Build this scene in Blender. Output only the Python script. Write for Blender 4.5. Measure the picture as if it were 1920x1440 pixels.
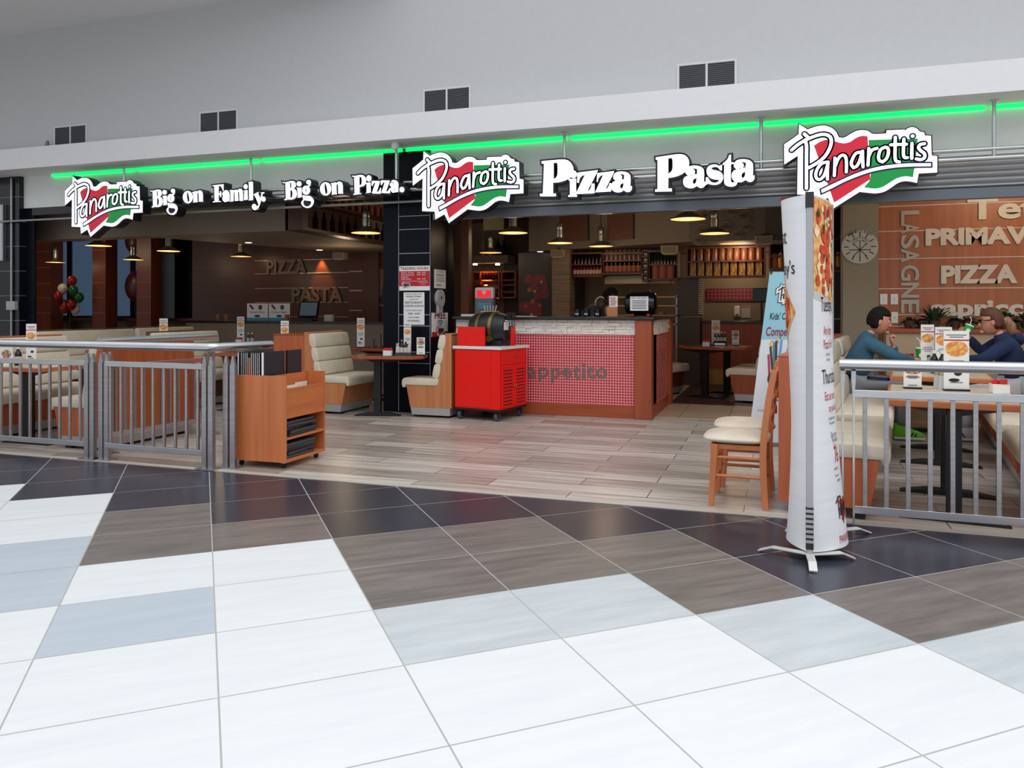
import bpy, bmesh, math, random
from mathutils import Vector, Matrix, geometry

for o in list(bpy.data.objects):
    bpy.data.objects.remove(o)
SC = bpy.context.scene
COL = SC.collection
random.seed(7)
PI = math.pi

# ---------------------------------------------------------------- camera
# world: X runs along the shop front (right), Y into the shop, Z up, metres
FPX, HOR, CAMH, YAW = 1457.0, 577.6, 1.4, math.radians(18.9)
cam = bpy.data.cameras.new('camera')
cam.sensor_width = 36.0
cam.lens = FPX / 1920 * 36
cam.shift_y = -(720 - HOR) / 1920
cam.clip_start = 0.05
cam.clip_end = 200
camo = bpy.data.objects.new('camera', cam)
COL.objects.link(camo)
camo.location = (0, 0, CAMH)
camo.rotation_euler = (PI / 2, 0, YAW)
SC.camera = camo

# ---------------------------------------------------------------- exposure, world, daylight
SC.view_settings.view_transform = 'Standard'
SC.view_settings.look = 'None'
SC.view_settings.gamma = 1.0
SC.view_settings.use_curve_mapping = False
SC.view_settings.exposure = 0.0
W = bpy.data.worlds.new('world')
SC.world = W
W.use_nodes = True
wn = W.node_tree
wtc = wn.nodes.new('ShaderNodeTexCoord')
wsp = wn.nodes.new('ShaderNodeSeparateXYZ')
wrp = wn.nodes.new('ShaderNodeValToRGB')
wn.links.new(wtc.outputs['Generated'], wsp.inputs[0])
wn.links.new(wsp.outputs['Z'], wrp.inputs['Fac'])
wrp.color_ramp.elements[0].position = 0.0
wrp.color_ramp.elements[0].color = (0.40, 0.42, 0.44, 1)
wrp.color_ramp.elements[1].position = 0.75
wrp.color_ramp.elements[1].color = (1.0, 1.02, 1.06, 1)
wn.links.new(wrp.outputs['Color'], wn.nodes['Background'].inputs[0])
wn.nodes['Background'].inputs[1].default_value = 1.12


def area(name, loc, rot, sx, sy, power, color=(1, 1, 1)):
    l = bpy.data.lights.new(name, 'AREA')
    l.shape = 'RECTANGLE'
    l.size, l.size_y, l.energy, l.color = sx, sy, power, color
    o = bpy.data.objects.new(name, l)
    o.location, o.rotation_euler = loc, rot
    COL.objects.link(o)
    return o


# the glazed roof over the mall walkway
area('skylight', (3.5, 1.4, 7.6), (0, 0, 0), 15, 7.5, 430, (0.98, 0.99, 1.0))


def point(name, loc, power, color, r=0.05):
    l = bpy.data.lights.new(name, 'POINT')
    l.energy, l.color, l.shadow_soft_size = power, color, r
    o = bpy.data.objects.new(name, l)
    o.location = loc
    COL.objects.link(o)
    return o


def spot(name, loc, target, power, color, angle, blend=0.5, r=0.03):
    l = bpy.data.lights.new(name, 'SPOT')
    l.energy, l.color, l.spot_size, l.spot_blend, l.shadow_soft_size = power, color, angle, blend, r
    o = bpy.data.objects.new(name, l)
    o.location = loc
    d = Vector(target) - Vector(loc)
    o.rotation_euler = d.to_track_quat('-Z', 'Y').to_euler()
    COL.objects.link(o)
    return o


# ---------------------------------------------------------------- survey helpers: photo point -> place
CA, SA = math.cos(YAW), math.sin(YAW)


def ray(x, y):
    r = (x - 960) / FPX
    return (CA * r - SA, SA * r + CA, (HOR - y) / FPX)


def on_z(x, y, z=0.0):
    d = ray(x, y)
    t = (z - CAMH) / d[2]
    return Vector((d[0] * t, d[1] * t, z))


def on_v(x, y, v):
    d = ray(x, y)
    t = v / d[1]
    return Vector((d[0] * t, v, CAMH + d[2] * t))


def on_u(x, y, u):
    d = ray(x, y)
    t = u / d[0]
    return Vector((u, d[1] * t, CAMH + d[2] * t))


# ---------------------------------------------------------------- materials
def lin(c):
    c = c / 255.0
    return c / 12.92 if c <= 0.04045 else ((c + 0.055) / 1.055) ** 2.4


def rgb(*c):
    return (lin(c[0]), lin(c[1]), lin(c[2]), 1)


MATS = {}


def mat(name, c=(200, 200, 200), rough=0.5, metal=0.0, emit=None, es=0.0, noise=None, spec=0.5, coat=0.0, alpha=1.0):
    """noise = (scale xyz, second colour, contrast lo, hi) stretches a noise across the base colour"""
    if name in MATS:
        return MATS[name]
    m = bpy.data.materials.new(name)
    m.use_nodes = True
    nt = m.node_tree
    b = nt.nodes['Principled BSDF']
    b.inputs['Base Color'].default_value = rgb(*c)
    b.inputs['Roughness'].default_value = rough
    b.inputs['Metallic'].default_value = metal
    b.inputs['Specular IOR Level'].default_value = spec
    b.inputs['Coat Weight'].default_value = coat
    b.inputs['Alpha'].default_value = alpha
    if emit:
        b.inputs['Emission Color'].default_value = rgb(*emit)
        b.inputs['Emission Strength'].default_value = es
    tc = nt.nodes.new('ShaderNodeTexCoord')
    mp = nt.nodes.new('ShaderNodeMapping')
    nz = nt.nodes.new('ShaderNodeTexNoise')
    nt.links.new(tc.outputs['Object'], mp.inputs['Vector'])
    nt.links.new(mp.outputs['Vector'], nz.inputs['Vector'])
    nz.inputs['Detail'].default_value = 6
    rp = nt.nodes.new('ShaderNodeValToRGB')
    if noise:
        sc, c2, lo, hi = noise
        mp.inputs['Scale'].default_value = sc
        nz.inputs['Scale'].default_value = 1.0
    else:
        sc, c2, lo, hi = (3, 3, 3), tuple(x * 0.985 for x in c), 0.3, 0.7
        mp.inputs['Scale'].default_value = sc
    rp.color_ramp.elements[0].position = lo
    rp.color_ramp.elements[1].position = hi
    rp.color_ramp.elements[0].color = rgb(*c)
    rp.color_ramp.elements[1].color = rgb(*c2)
    nt.links.new(nz.outputs['Fac'], rp.inputs['Fac'])
    nt.links.new(rp.outputs['Color'], b.inputs['Base Color'])
    MATS[name] = m
    return m


def wood(name, c, c2, axis='z', rough=0.4):
    s = {'x': (0.9, 16, 16), 'y': (16, 0.9, 16), 'z': (16, 16, 0.9)}[axis]
    return mat(name, c, rough, noise=(s, c2, 0.3, 0.72))


WOOD_Z = wood('oak_upright', (200, 116, 66), (174, 92, 50), 'z')
WOOD_X = wood('oak_across', (200, 116, 66), (174, 92, 50), 'x')
WOOD_LT = wood('oak_light', (204, 136, 90), (186, 114, 70), 'z')
WOOD_RED = wood('red_cherry', (174, 86, 48), (150, 70, 40), 'z')
WOOD_REDX = wood('red_cherry_across', (174, 86, 48), (150, 70, 40), 'x')
WOOD_DK = wood('dark_walnut', (104, 54, 38), (80, 40, 28), 'x')
WOOD_DKZ = wood('dark_walnut_upright', (112, 62, 44), (86, 46, 32), 'z')
WOOD_CHAIR = wood('chair_beech', (214, 134, 86), (200, 118, 72), 'z')
CREAM = mat('cream_leather', (226, 216, 196), 0.38, noise=((6, 6, 6), (216, 205, 184), 0.35, 0.7))
STEEL = mat('brushed_steel', (212, 213, 216), 0.27, 1.0, noise=((4, 4, 40), (196, 197, 201), 0.3, 0.7))
STEEL_D = mat('satin_steel', (182, 180, 182), 0.38, 0.9, noise=((4, 4, 40), (166, 164, 167), 0.3, 0.7))
ALU = mat('kick_plate_aluminium', (190, 190, 190), 0.4, 0.6)
BLACK = mat('black_paint', (22, 22, 26), 0.45)
BLACK_G = mat('gloss_black', (14, 14, 16), 0.15)
RUBBER = mat('black_rubber', (28, 28, 30), 0.7)
WHITE = mat('white_print', (240, 240, 238), 0.5)
WHITE_G = mat('white_gloss', (236, 236, 236), 0.25)
NAVY = mat('navy_print', (26, 26, 78), 0.4)
SIGN_W = mat('lit_white_acrylic', (245, 245, 250), 0.3, emit=(240, 244, 255), es=0.75)
SIGN_N = mat('lit_navy', (22, 20, 66), 0.35)
SIGN_R = mat('lit_red_acrylic', (200, 30, 52), 0.3, emit=(200, 30, 52), es=0.35)
SIGN_G = mat('lit_green_acrylic', (10, 140, 64), 0.3, emit=(10, 140, 64), es=0.35)
SIGN_BODY = mat('sign_return_dark', (16, 18, 34), 0.35)
RED = mat('red_lacquer', (246, 20, 10), 0.35)
RED_P = mat('red_print', (190, 24, 34), 0.5)
GREEN_P = mat('green_print', (30, 140, 70), 0.5)
TXT = mat('black_print', (34, 32, 36), 0.6)
GREY_P = mat('grey_print', (120, 120, 124), 0.6)
GLASS_DK = mat('dark_bottle_glass', (24, 18, 18), 0.12)
GLASS_GR = mat('green_bottle_glass', (24, 40, 28), 0.12)
AMBER = mat('amber_bottle', (120, 62, 20), 0.2)
ORANGE_P = mat('pizza_print', (222, 140, 66), 0.6, noise=((60, 60, 60), (190, 64, 30), 0.42, 0.6))
SKIN = mat('skin', (216, 150, 128), 0.5, noise=((20, 20, 20), (206, 138, 116), 0.3, 0.7))
GREEN_CUP = mat('green_cup', (40, 176, 60), 0.4)
RED_PK = mat('red_sachet', (214, 40, 36), 0.5)
YELLOW_P = mat('yellow_can', (166, 130, 44), 0.4, noise=((30, 30, 8), (112, 78, 34), 0.45, 0.6))
SPAG = mat('pasta_jar', (150, 94, 66), 0.3, noise=((40, 40, 6), (100, 56, 40), 0.4, 0.6))
LEAF = mat('leaf_green', (62, 92, 54), 0.45, noise=((14, 14, 14), (40, 66, 42), 0.35, 0.7))
LEAF_D = mat('leaf_dark', (46, 52, 48), 0.5, noise=((14, 14, 14), (66, 76, 62), 0.35, 0.7))


# ---------------------------------------------------------------- mesh builder
class G:
    def __init__(s):
        s.v, s.f, s.m = [], [], []
        s.mi = 0
        s.M = Matrix.Identity(4)

    def add(s, vs, fs):
        n = len(s.v)
        s.v += [s.M @ Vector(p) for p in vs]
        s.f += [tuple(i + n for i in f) for f in fs]
        s.m += [s.mi] * len(fs)
        return s

    def box(s, x0, x1, y0, y1, z0, z1):
        return s.add([(x0, y0, z0), (x1, y0, z0), (x1, y1, z0), (x0, y1, z0), (x0, y0, z1), (x1, y0, z1), (x1, y1, z1), (x0, y1, z1)],
                     [(3, 2, 1, 0), (4, 5, 6, 7), (0, 1, 5, 4), (1, 2, 6, 5), (2, 3, 7, 6), (3, 0, 4, 7)])

    def quad(s, *p):
        return s.add(p, [tuple(range(len(p)))])

    def prism(s, pts, axis, lo, hi):
        """pts: outline; axis 'x': (y,z), 'y': (x,z), 'z': (x,y)"""
        def P(a, b, c):
            return {'x': (c, a, b), 'y': (a, c, b), 'z': (a, b, c)}[axis]
        n = len(pts)
        ar = sum(pts[i][0] * pts[(i + 1) % n][1] - pts[(i + 1) % n][0] * pts[i][1] for i in range(n))
        if (ar > 0) == (axis == 'y'):
            pts = pts[::-1]
        vs = [P(a, b, lo) for a, b in pts] + [P(a, b, hi) for a, b in pts]
        fs = [tuple(range(n))[::-1], tuple(range(n, 2 * n))]
        fs += [(i, (i + 1) % n, n + (i + 1) % n, n + i) for i in range(n)]
        return s.add(vs, fs)

    def cyl(s, p0, p1, r, n=16, r2=None, caps=True):
        p0, p1 = Vector(p0), Vector(p1)
        r2 = r if r2 is None else r2
        q = (p1 - p0).to_track_quat('Z', 'Y').to_matrix()
        vs = []
        for p, rr in ((p0, r), (p1, r2)):
            for i in range(n):
                a = 2 * PI * i / n
                vs.append(p + q @ Vector((rr * math.cos(a), rr * math.sin(a), 0)))
        fs = [(i, (i + 1) % n, n + (i + 1) % n, n + i) for i in range(n)]
        if caps:
            fs += [tuple(range(n))[::-1], tuple(range(n, 2 * n))]
        return s.add(vs, fs)

    def tube(s, path, r, n=10):
        path = [Vector(p) for p in path]
        rs = r if isinstance(r, (list, tuple)) else [r] * len(path)
        vs, fs = [], []
        up = Vector((0, 0, 1))
        for i, p in enumerate(path):
            t = (path[min(i + 1, len(path) - 1)] - path[max(i - 1, 0)]).normalized()
            a = t.cross(up)
            if a.length < 1e-3:
                a = t.cross(Vector((0, 1, 0)))
            a.normalize()
            b = a.cross(t).normalized()
            for k in range(n):
                w = 2 * PI * k / n
                vs.append(p + a * (rs[i] * math.cos(w)) + b * (rs[i] * math.sin(w)))
        for i in range(len(path) - 1):
            for k in range(n):
                fs.append((i * n + k, (i + 1) * n + k, (i + 1) * n + (k + 1) % n, i * n + (k + 1) % n))
        fs.append(tuple(range(n)))
        m = (len(path) - 1) * n
        fs.append(tuple(range(m, m + n))[::-1])
        return s.add(vs, fs)

    def lathe(s, prof, n=24, c=(0, 0, 0)):
        vs, fs = [], []
        for r, z in prof:
            for k in range(n):
                a = 2 * PI * k / n
                vs.append((c[0] + r * math.cos(a), c[1] + r * math.sin(a), c[2] + z))
        for i in range(len(prof) - 1):
            for k in range(n):
                fs.append((i * n + k, i * n + (k + 1) % n, (i + 1) * n + (k + 1) % n, (i + 1) * n + k))
        fs.append(tuple(range(n))[::-1])
        m = (len(prof) - 1) * n
        fs.append(tuple(range(m, m + n)))
        return s.add(vs, fs)

    def ell(s, c, r, nu=20, nv=12, fn=None):
        vs, fs = [], []
        for j in range(1, nv):
            t = PI * j / nv
            for i in range(nu):
                a = 2 * PI * i / nu
                vs.append((math.sin(t) * math.cos(a), math.sin(t) * math.sin(a), math.cos(t)))
        vs += [(0, 0, 1), (0, 0, -1)]
        if fn:
            vs = [fn(*v) for v in vs]
        vs = [(c[0] + v[0] * r[0], c[1] + v[1] * r[1], c[2] + v[2] * r[2]) for v in vs]
        for j in range(nv - 2):
            for i in range(nu):
                fs.append((j * nu + i, (j + 1) * nu + i, (j + 1) * nu + (i + 1) % nu, j * nu + (i + 1) % nu))
        T, B = len(vs) - 2, len(vs) - 1
        for i in range(nu):
            fs.append((T, i, (i + 1) % nu))
            fs.append((B, (nv - 2) * nu + (i + 1) % nu, (nv - 2) * nu + i))
        return s.add(vs, fs)

    def flat(s, loops, y):
        """filled outline(s) in (x,z) at depth y facing -y; first loop outer, the rest holes"""
        tri = geometry.tessellate_polygon([[Vector((a, b, 0)) for a, b in L] for L in loops])
        pts = [p for L in loops for p in L]
        fs = []
        for t in tri:
            a, b, c = (pts[i] for i in t)
            cr = (b[0] - a[0]) * (c[1] - a[1]) - (b[1] - a[1]) * (c[0] - a[0])
            fs.append(tuple(t) if cr > 0 else tuple(t)[::-1])
        return s.add([(p[0], y, p[1]) for p in pts], fs)

    def slab(s, loops, y0, y1):
        """filled outline in (x,z) from front y0 back to y1"""
        s.flat(loops, y0)
        for L in loops:
            n = len(L)
            s.add([(a, y0, b) for a, b in L] + [(a, y1, b) for a, b in L], [(i, (i + 1) % n, n + (i + 1) % n, n + i) for i in range(n)])
        return s

    def ribbon(s, path, w, y, caps=True):
        """flat stroke of width w in (x,z) at depth y"""
        for i in range(len(path) - 1):
            a, b = Vector(path[i]), Vector(path[i + 1])
            d = b - a
            if d.length < 1e-6:
                continue
            n = Vector((-d.y, d.x)).normalized() * (w / 2)
            q = [a - n, b - n, b + n, a + n]
            s.add([(p.x, y, p.y) for p in q], [(0, 1, 2, 3)])
        rng = range(len(path)) if caps else range(1, len(path) - 1)
        for i in rng:
            s.disc(path[i], w / 2, y, 12)
        return s

    def disc(s, c, r, y, n=16, rz=None):
        rz = r if rz is None else rz
        return s.add([(c[0] + r * math.cos(2 * PI * k / n), y, c[1] + rz * math.sin(2 * PI * k / n)) for k in range(n)], [tuple(range(n))])

    def build(s, name, m, parent=None, bevel=0.0, seg=2, smooth=False, angle=40):
        me = bpy.data.meshes.new(name)
        me.from_pydata([tuple(p) for p in s.v], [], s.f)
        ms = m if isinstance(m, (list, tuple)) else [m]
        for k in ms:
            me.materials.append(k)
        if len(ms) > 1:
            for p, i in zip(me.polygons, s.m):
                p.material_index = i
        if bevel:
            bm = bmesh.new()
            bm.from_mesh(me)
            bmesh.ops.remove_doubles(bm, verts=bm.verts, dist=1e-5)
            ed = [e for e in bm.edges if len(e.link_faces) == 2 and e.calc_face_angle(0) > 0.5]
            bmesh.ops.bevel(bm, geom=ed, offset=bevel, segments=seg, profile=0.5, affect='EDGES')
            bm.to_mesh(me)
            bm.free()
        if smooth:
            for p in me.polygons:
                p.use_smooth = True
            try:
                me.set_sharp_from_angle(angle=math.radians(angle))
            except Exception:
                pass
        me.update()
        o = bpy.data.objects.new(name, me)
        COL.objects.link(o)
        if parent:
            o.parent = parent
        return o


def tag(o, label, cat, group=None):
    o['label'] = label
    o['category'] = cat
    if group:
        o['group'] = group
    return o


def thing(name, label, cat, loc=(0, 0, 0), rz=0.0, group=None):
    o = bpy.data.objects.new(name, None)
    o.empty_display_size = 0.1
    COL.objects.link(o)
    o.location = loc
    o.rotation_euler = (0, 0, rz)
    return tag(o, label, cat, group)


def struct(o, kind='structure'):
    o['kind'] = kind
    return o


KIDS = {}


def dup(root, loc, rz=None, label=None, group=None, scale=None):
    r = root.copy()
    COL.objects.link(r)
    r.location = loc
    if rz is not None:
        r.rotation_euler = (0, 0, rz)
    if label:
        r['label'] = label
    if group:
        r['group'] = group
    if scale:
        r.scale = scale
    for ch in root.children:
        c = ch.copy()
        COL.objects.link(c)
        c.parent = r
        for g in ch.children:
            d = g.copy()
            COL.objects.link(d)
            d.parent = c
    return r


FONTS = {}


def text_g(g, s, size, at, face='front', offset=0.0, sx=1.0, depth=0.0, align='CENTER', rot=0.0):
    """letters as filled outlines; face 'front' looks to -Y, 'side' looks to +X, or a Matrix"""
    key = (s, offset, align)
    if key not in FONTS:
        cu = bpy.data.curves.new('lettering', 'FONT')
        cu.body = s
        cu.size = 1.0
        cu.align_x = align
        cu.align_y = 'BOTTOM_BASELINE'
        cu.offset = offset
        cu.resolution_u = 3
        o = bpy.data.objects.new('lettering', cu)
        me = o.to_mesh()
        FONTS[key] = ([v.co.copy() for v in me.vertices], [tuple(p.vertices) for p in me.polygons])
        o.to_mesh_clear()
        bpy.data.objects.remove(o)
        bpy.data.curves.remove(cu)
    vs, fs = FONTS[key]
    R = Matrix.Rotation(PI / 2, 4, 'X')
    if face == 'side':
        R = Matrix.Rotation(PI / 2, 4, 'Z') @ R
    elif isinstance(face, Matrix):
        R = face
    T = Matrix.Translation(at) @ R @ Matrix.Rotation(rot, 4, 'Z')
    g.add([T @ Vector((v.x * size * sx, v.y * size, 0)) for v in vs], fs)
    return g


def crv(pts, closed=True, n=4, corner=55):
    """smooth polyline that keeps corners sharper than the given angle"""
    P = [Vector(p) for p in pts]
    N = len(P)
    out = []
    def sharp(i):
        if not closed and (i == 0 or i == N - 1):
            return True
        a, b = P[i] - P[i - 1], P[(i + 1) % N] - P[i]
        if a.length < 1e-9 or b.length < 1e-9:
            return True
        return a.angle(b) > math.radians(corner)
    S = [sharp(i) for i in range(N)]
    for i in range(N if closed else N - 1):
        j = (i + 1) % N
        d = P[j] - P[i]
        t0 = d if S[i] else (P[j] - P[i - 1]).normalized() * d.length
        t1 = d if S[j] else (P[(j + 1) % N] - P[i]).normalized() * d.length
        steps = 1 if (S[i] and S[j]) else n
        for k in range(steps):
            t = k / steps
            h = (2 * t ** 3 - 3 * t ** 2 + 1, t ** 3 - 2 * t ** 2 + t, -2 * t ** 3 + 3 * t ** 2, t ** 3 - t ** 2)
            q = P[i] * h[0] + t0 * h[1] + P[j] * h[2] + t1 * h[3]
            out.append((q.x, q.y))
    if not closed:
        out.append((P[-1].x, P[-1].y))
    return out


def grow(L, w):
    """outline pushed outwards by w"""
    n = len(L)
    ar = sum(L[i][0] * L[(i + 1) % n][1] - L[(i + 1) % n][0] * L[i][1] for i in range(n))
    sg = 1 if ar > 0 else -1
    out = []
    for i in range(n):
        a = Vector(L[i]) - Vector(L[i - 1])
        b = Vector(L[(i + 1) % n]) - Vector(L[i])
        if a.length < 1e-9:
            a = b
        if b.length < 1e-9:
            b = a
        na = Vector((a.y, -a.x)).normalized() * sg
        nb = Vector((b.y, -b.x)).normalized() * sg
        m = na + nb
        if m.length < 0.3:
            m = na
        m.normalize()
        k = min(1.6, 1 / max(0.3, m.dot(na)))
        q = Vector(L[i]) + m * (w * k)
        out.append((q.x, q.y))
    return out


def ellp(cx, cy, rx, ry, n=20, rot=0.0):
    return [(cx + rx * math.cos(t) * math.cos(rot) - ry * math.sin(t) * math.sin(rot),
             cy + rx * math.cos(t) * math.sin(rot) + ry * math.sin(t) * math.cos(rot)) for t in (2 * PI * k / n for k in range(n))]
# ================================================================ mall floor tiles
TH = -0.3793
TA, TB = 0.6796, 0.6007
TO = (-1.054, 2.792)


def tile_pt(c, r):
    X = TO[0] + c * TA * math.cos(TH) + r * TB * math.sin(TH)
    Y = TO[1] - c * TA * math.sin(TH) + r * TB * math.cos(TH)
    return (CA * X - SA * Y, SA * X + CA * Y)


def tile_mat(name, c, c2, rough):
    m = mat(name, c, rough, noise=((2.2, 13, 1), c2, 0.32, 0.75))
    nt = m.node_tree
    mp = [n for n in nt.nodes if n.type == 'MAPPING'][0]
    mp.vector_type = 'TEXTURE'
    mp.inputs['Rotation'].default_value = (0, 0, math.radians(40.6))
    mp.inputs['Scale'].default_value = (1 / 1.6, 1 / 11, 1)
    nz = [n for n in nt.nodes if n.type == 'TEX_NOISE'][0]
    nz.inputs['Detail'].default_value = 12
    nz.inputs['Roughness'].default_value = 0.68
    return m


T_WH = tile_mat('tile_white', (229, 231, 232), (217, 221, 224), 0.45)
T_LG = tile_mat('tile_pale_grey', (204, 210, 213), (178, 186, 191), 0.42)
T_BG = tile_mat('tile_blue_grey', (190, 200, 208), (176, 187, 197), 0.42)
T_TP = tile_mat('tile_taupe', (132, 124, 119), (88, 82, 80), 0.36)
T_CH = tile_mat('tile_charcoal', (54, 58, 70), (45, 48, 60), 0.28)
GROUT = mat('grout', (176, 174, 168), 0.8)
TM = [T_WH, T_LG, T_BG, T_TP, T_CH]
CH0 = {-5: 8, -4: 8, -3: 7, -2: 6, -1: 5, 0: 4, 1: 3, 2: 3, 3: 2, 4: 0, 5: 0, 6: 0, 7: -2}
SPECIAL = {(0, 3): 3, (-1, 1): 2, (-1, 3): 3, (-1, 4): 3, (-2, 3): 2, (-2, 2): 2, (1, 2): 3, (1, 1): 3, (1, 0): 1, (2, 2): 3, (2, 1): 3, (2, 0): 1,
           (3, 1): 3, (3, 0): 3, (3, -1): 1, (4, -1): 3, (4, -2): 1, (5, -1): 3, (5, -2): 3, (5, -3): 1, (6, -1): 3, (6, -2): 3, (6, -3): 1, (-3, 4): 2, (-3, 3): 2}
g = G()
gp = 0.0033
rt = random.Random(3)
for c in range(-9, 14):
    for r in range(-10, 14):
        k = SPECIAL.get((c, r))
        if k is None:
            k = 4 if r >= CH0.get(c, 9 if c < 0 else -2) else 0
        g.mi = k
        q = [(c + gp / TA, r + gp / TB), (c + 1 - gp / TA, r + gp / TB), (c + 1 - gp / TA, r + 1 - gp / TB), (c + gp / TA, r + 1 - gp / TB)]
        p = [tile_pt(*a) for a in q]
        if max(a[1] for a in p) > 6.6:
            continue
        g.quad(*[(a[0], a[1], 0.0) for a in p])
g.mi = 5
g.quad((-22, -9, -0.0004), (14, -9, -0.0004), (14, 6.0, -0.0004), (-22, 6.0, -0.0004))
fl = struct(g.build('floor', TM + [GROUT]))

# ================================================================ shop floors
PLANK = mat('plank_tiles', (190, 180, 168), 0.33)
nt = PLANK.node_tree
bs = nt.nodes['Principled BSDF']
tc = [n for n in nt.nodes if n.type == 'TEX_COORD'][0]
br = nt.nodes.new('ShaderNodeTexBrick')
br.offset = 0.45
br.inputs['Color1'].default_value = rgb(220, 213, 204)
br.inputs['Color2'].default_value = rgb(168, 156, 146)
br.inputs['Mortar'].default_value = rgb(96, 90, 84)
br.inputs['Scale'].default_value = 1.0
br.inputs['Mortar Size'].default_value = 0.0042
br.inputs['Bias'].default_value = -0.1
br.inputs['Brick Width'].default_value = 1.26
br.inputs['Row Height'].default_value = 0.255
mpb = nt.nodes.new('ShaderNodeMapping')
mpb.inputs['Location'].default_value = (0.916, -5.475, 0)
nt.links.new(tc.outputs['Object'], mpb.inputs['Vector'])
nt.links.new(mpb.outputs['Vector'], br.inputs['Vector'])
mp2 = nt.nodes.new('ShaderNodeMapping')
mp2.inputs['Scale'].default_value = (1.1, 18, 1)
nz2 = nt.nodes.new('ShaderNodeTexNoise')
nz2.inputs['Scale'].default_value = 1.3
nz2.inputs['Detail'].default_value = 8
nt.links.new(tc.outputs['Object'], mp2.inputs['Vector'])
nt.links.new(mp2.outputs['Vector'], nz2.inputs['Vector'])
rp2 = nt.nodes.new('ShaderNodeValToRGB')
rp2.color_ramp.elements[0].position = 0.3
rp2.color_ramp.elements[1].position = 0.65
rp2.color_ramp.elements[0].color = (0.52, 0.48, 0.45, 1)
rp2.color_ramp.elements[1].color = (1, 1, 1, 1)
nt.links.new(nz2.outputs['Fac'], rp2.inputs['Fac'])
mx = nt.nodes.new('ShaderNodeMixRGB')
mx.blend_type = 'MULTIPLY'
mx.inputs['Fac'].default_value = 1
nt.links.new(br.outputs['Color'], mx.inputs['Color1'])
nt.links.new(rp2.outputs['Color'], mx.inputs['Color2'])
nt.links.new(mx.outputs['Color'], bs.inputs['Base Color'])
bs.inputs['Roughness'].default_value = 0.3
FV = 5.475      # front edge of the shop floor
g = G()
g.box(-20, 8, FV + 0.07, 16.2, -0.05, 0.004)
struct(g.build('floor', PLANK))
g = G()
g.box(-20, 8, FV, FV + 0.07, -0.05, 0.005)
struct(g.build('trim_1', mat('threshold_strip', (206, 200, 188), 0.4, noise=((1.5, 20, 1), (186, 178, 166), 0.3, 0.7))))

# cream tiles at the side of the bar, dark floor of the booth behind
def grid_mat(name, c, c2, mortar, bw, rh, ms, rough, off=0.0):
    m = mat(name, c, rough)
    nt = m.node_tree
    b = nt.nodes.new('ShaderNodeTexBrick')
    b.offset = off
    b.inputs['Color1'].default_value = rgb(*c)
    b.inputs['Color2'].default_value = rgb(*c2)
    b.inputs['Mortar'].default_value = rgb(*mortar)
    b.inputs['Scale'].default_value = 1
    b.inputs['Mortar Size'].default_value = ms
    b.inputs['Mortar Smooth'].default_value = 0.0
    b.inputs['Brick Width'].default_value = bw
    b.inputs['Row Height'].default_value = rh
    tc = [n for n in nt.nodes if n.type == 'TEX_COORD'][0]
    nt.links.new(tc.outputs['Object'], b.inputs['Vector'])
    nt.links.new(b.outputs['Color'], nt.nodes['Principled BSDF'].inputs['Base Color'])
    m['brick'] = b.name
    return m


def swizzle(m, a, b_):
    """brick pattern on an upright face: feed (a,b) of the object coordinates"""
    nt = m.node_tree
    tc = [n for n in nt.nodes if n.type == 'TEX_COORD'][0]
    sp = nt.nodes.new('ShaderNodeSeparateXYZ')
    cb = nt.nodes.new('ShaderNodeCombineXYZ')
    nt.links.new(tc.outputs['Object'], sp.inputs[0])
    nt.links.new(sp.outputs[a], cb.inputs[0])
    nt.links.new(sp.outputs[b_], cb.inputs[1])
    nt.links.new(cb.outputs[0], nt.nodes[m['brick']].inputs['Vector'])
    return m


CREAM_T = grid_mat('cream_floor_tiles', (204, 184, 156), (196, 176, 148), (150, 134, 112), 0.6, 0.6, 0.006, 0.25)
g = G()
g.box(-1.5, 3.2, 10.0, 11.5, 0.003, 0.008)
g.box(-5.8, -1.5, 10.6, 16, 0.003, 0.008)
struct(g.build('floor', CREAM_T))
g = G()
g.box(-1.5, 0.7, 11.5, 16, 0.003, 0.008)
struct(g.build('floor', mat('dark_wood_floor', (80, 58, 46), 0.35, noise=((14, 1, 1), (62, 44, 36), 0.3, 0.7))))

# ================================================================ mall wall, ledge, ceilings
WALL = mat('painted_wall', (199, 200, 202), 0.75)
WALL_LO = mat('painted_wall_lower', (234, 237, 236), 0.6)
DARKCEIL = mat('brown_ceiling', (96, 86, 78), 0.8)
g = G()
g.box(-24, 12, 9.05, 9.25, 3.55, 8.5)
struct(g.build('wall_front', WALL))
g = G()
g.box(-24, 12, 8.8, 9.4, 3.53, 3.845)
struct(g.build('trim_2', mat('ledge_paint', (232, 233, 235), 0.6)))
g = G()
g.box(-12.2, -5.05, 9.38, 9.48, 3.02, 3.53)
g.box(-4.345, 8, 9.38, 9.48, 3.02, 3.53)
struct(g.build('wall_facade', WALL_LO))
# curved ceiling of the mall over the left
g = G()
pts = [(-24, 5.0)] + [(-24 + 19.5 * math.sin(t), 9.05 - 4.05 * math.cos(t) ** 1.2) for t in [PI / 2 * k / 14 for k in range(1, 15)]] + [(-24, 9.05)]
g.prism(pts, 'z', 5.72, 6.0)
struct(g.build('ceiling', mat('mall_ceiling', (226, 227, 230), 0.8)))
# shop ceiling
g = G()
g.box(-20, 8, 9.48, 16.6, 3.3, 3.5)
struct(g.build('ceiling', DARKCEIL))
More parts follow.
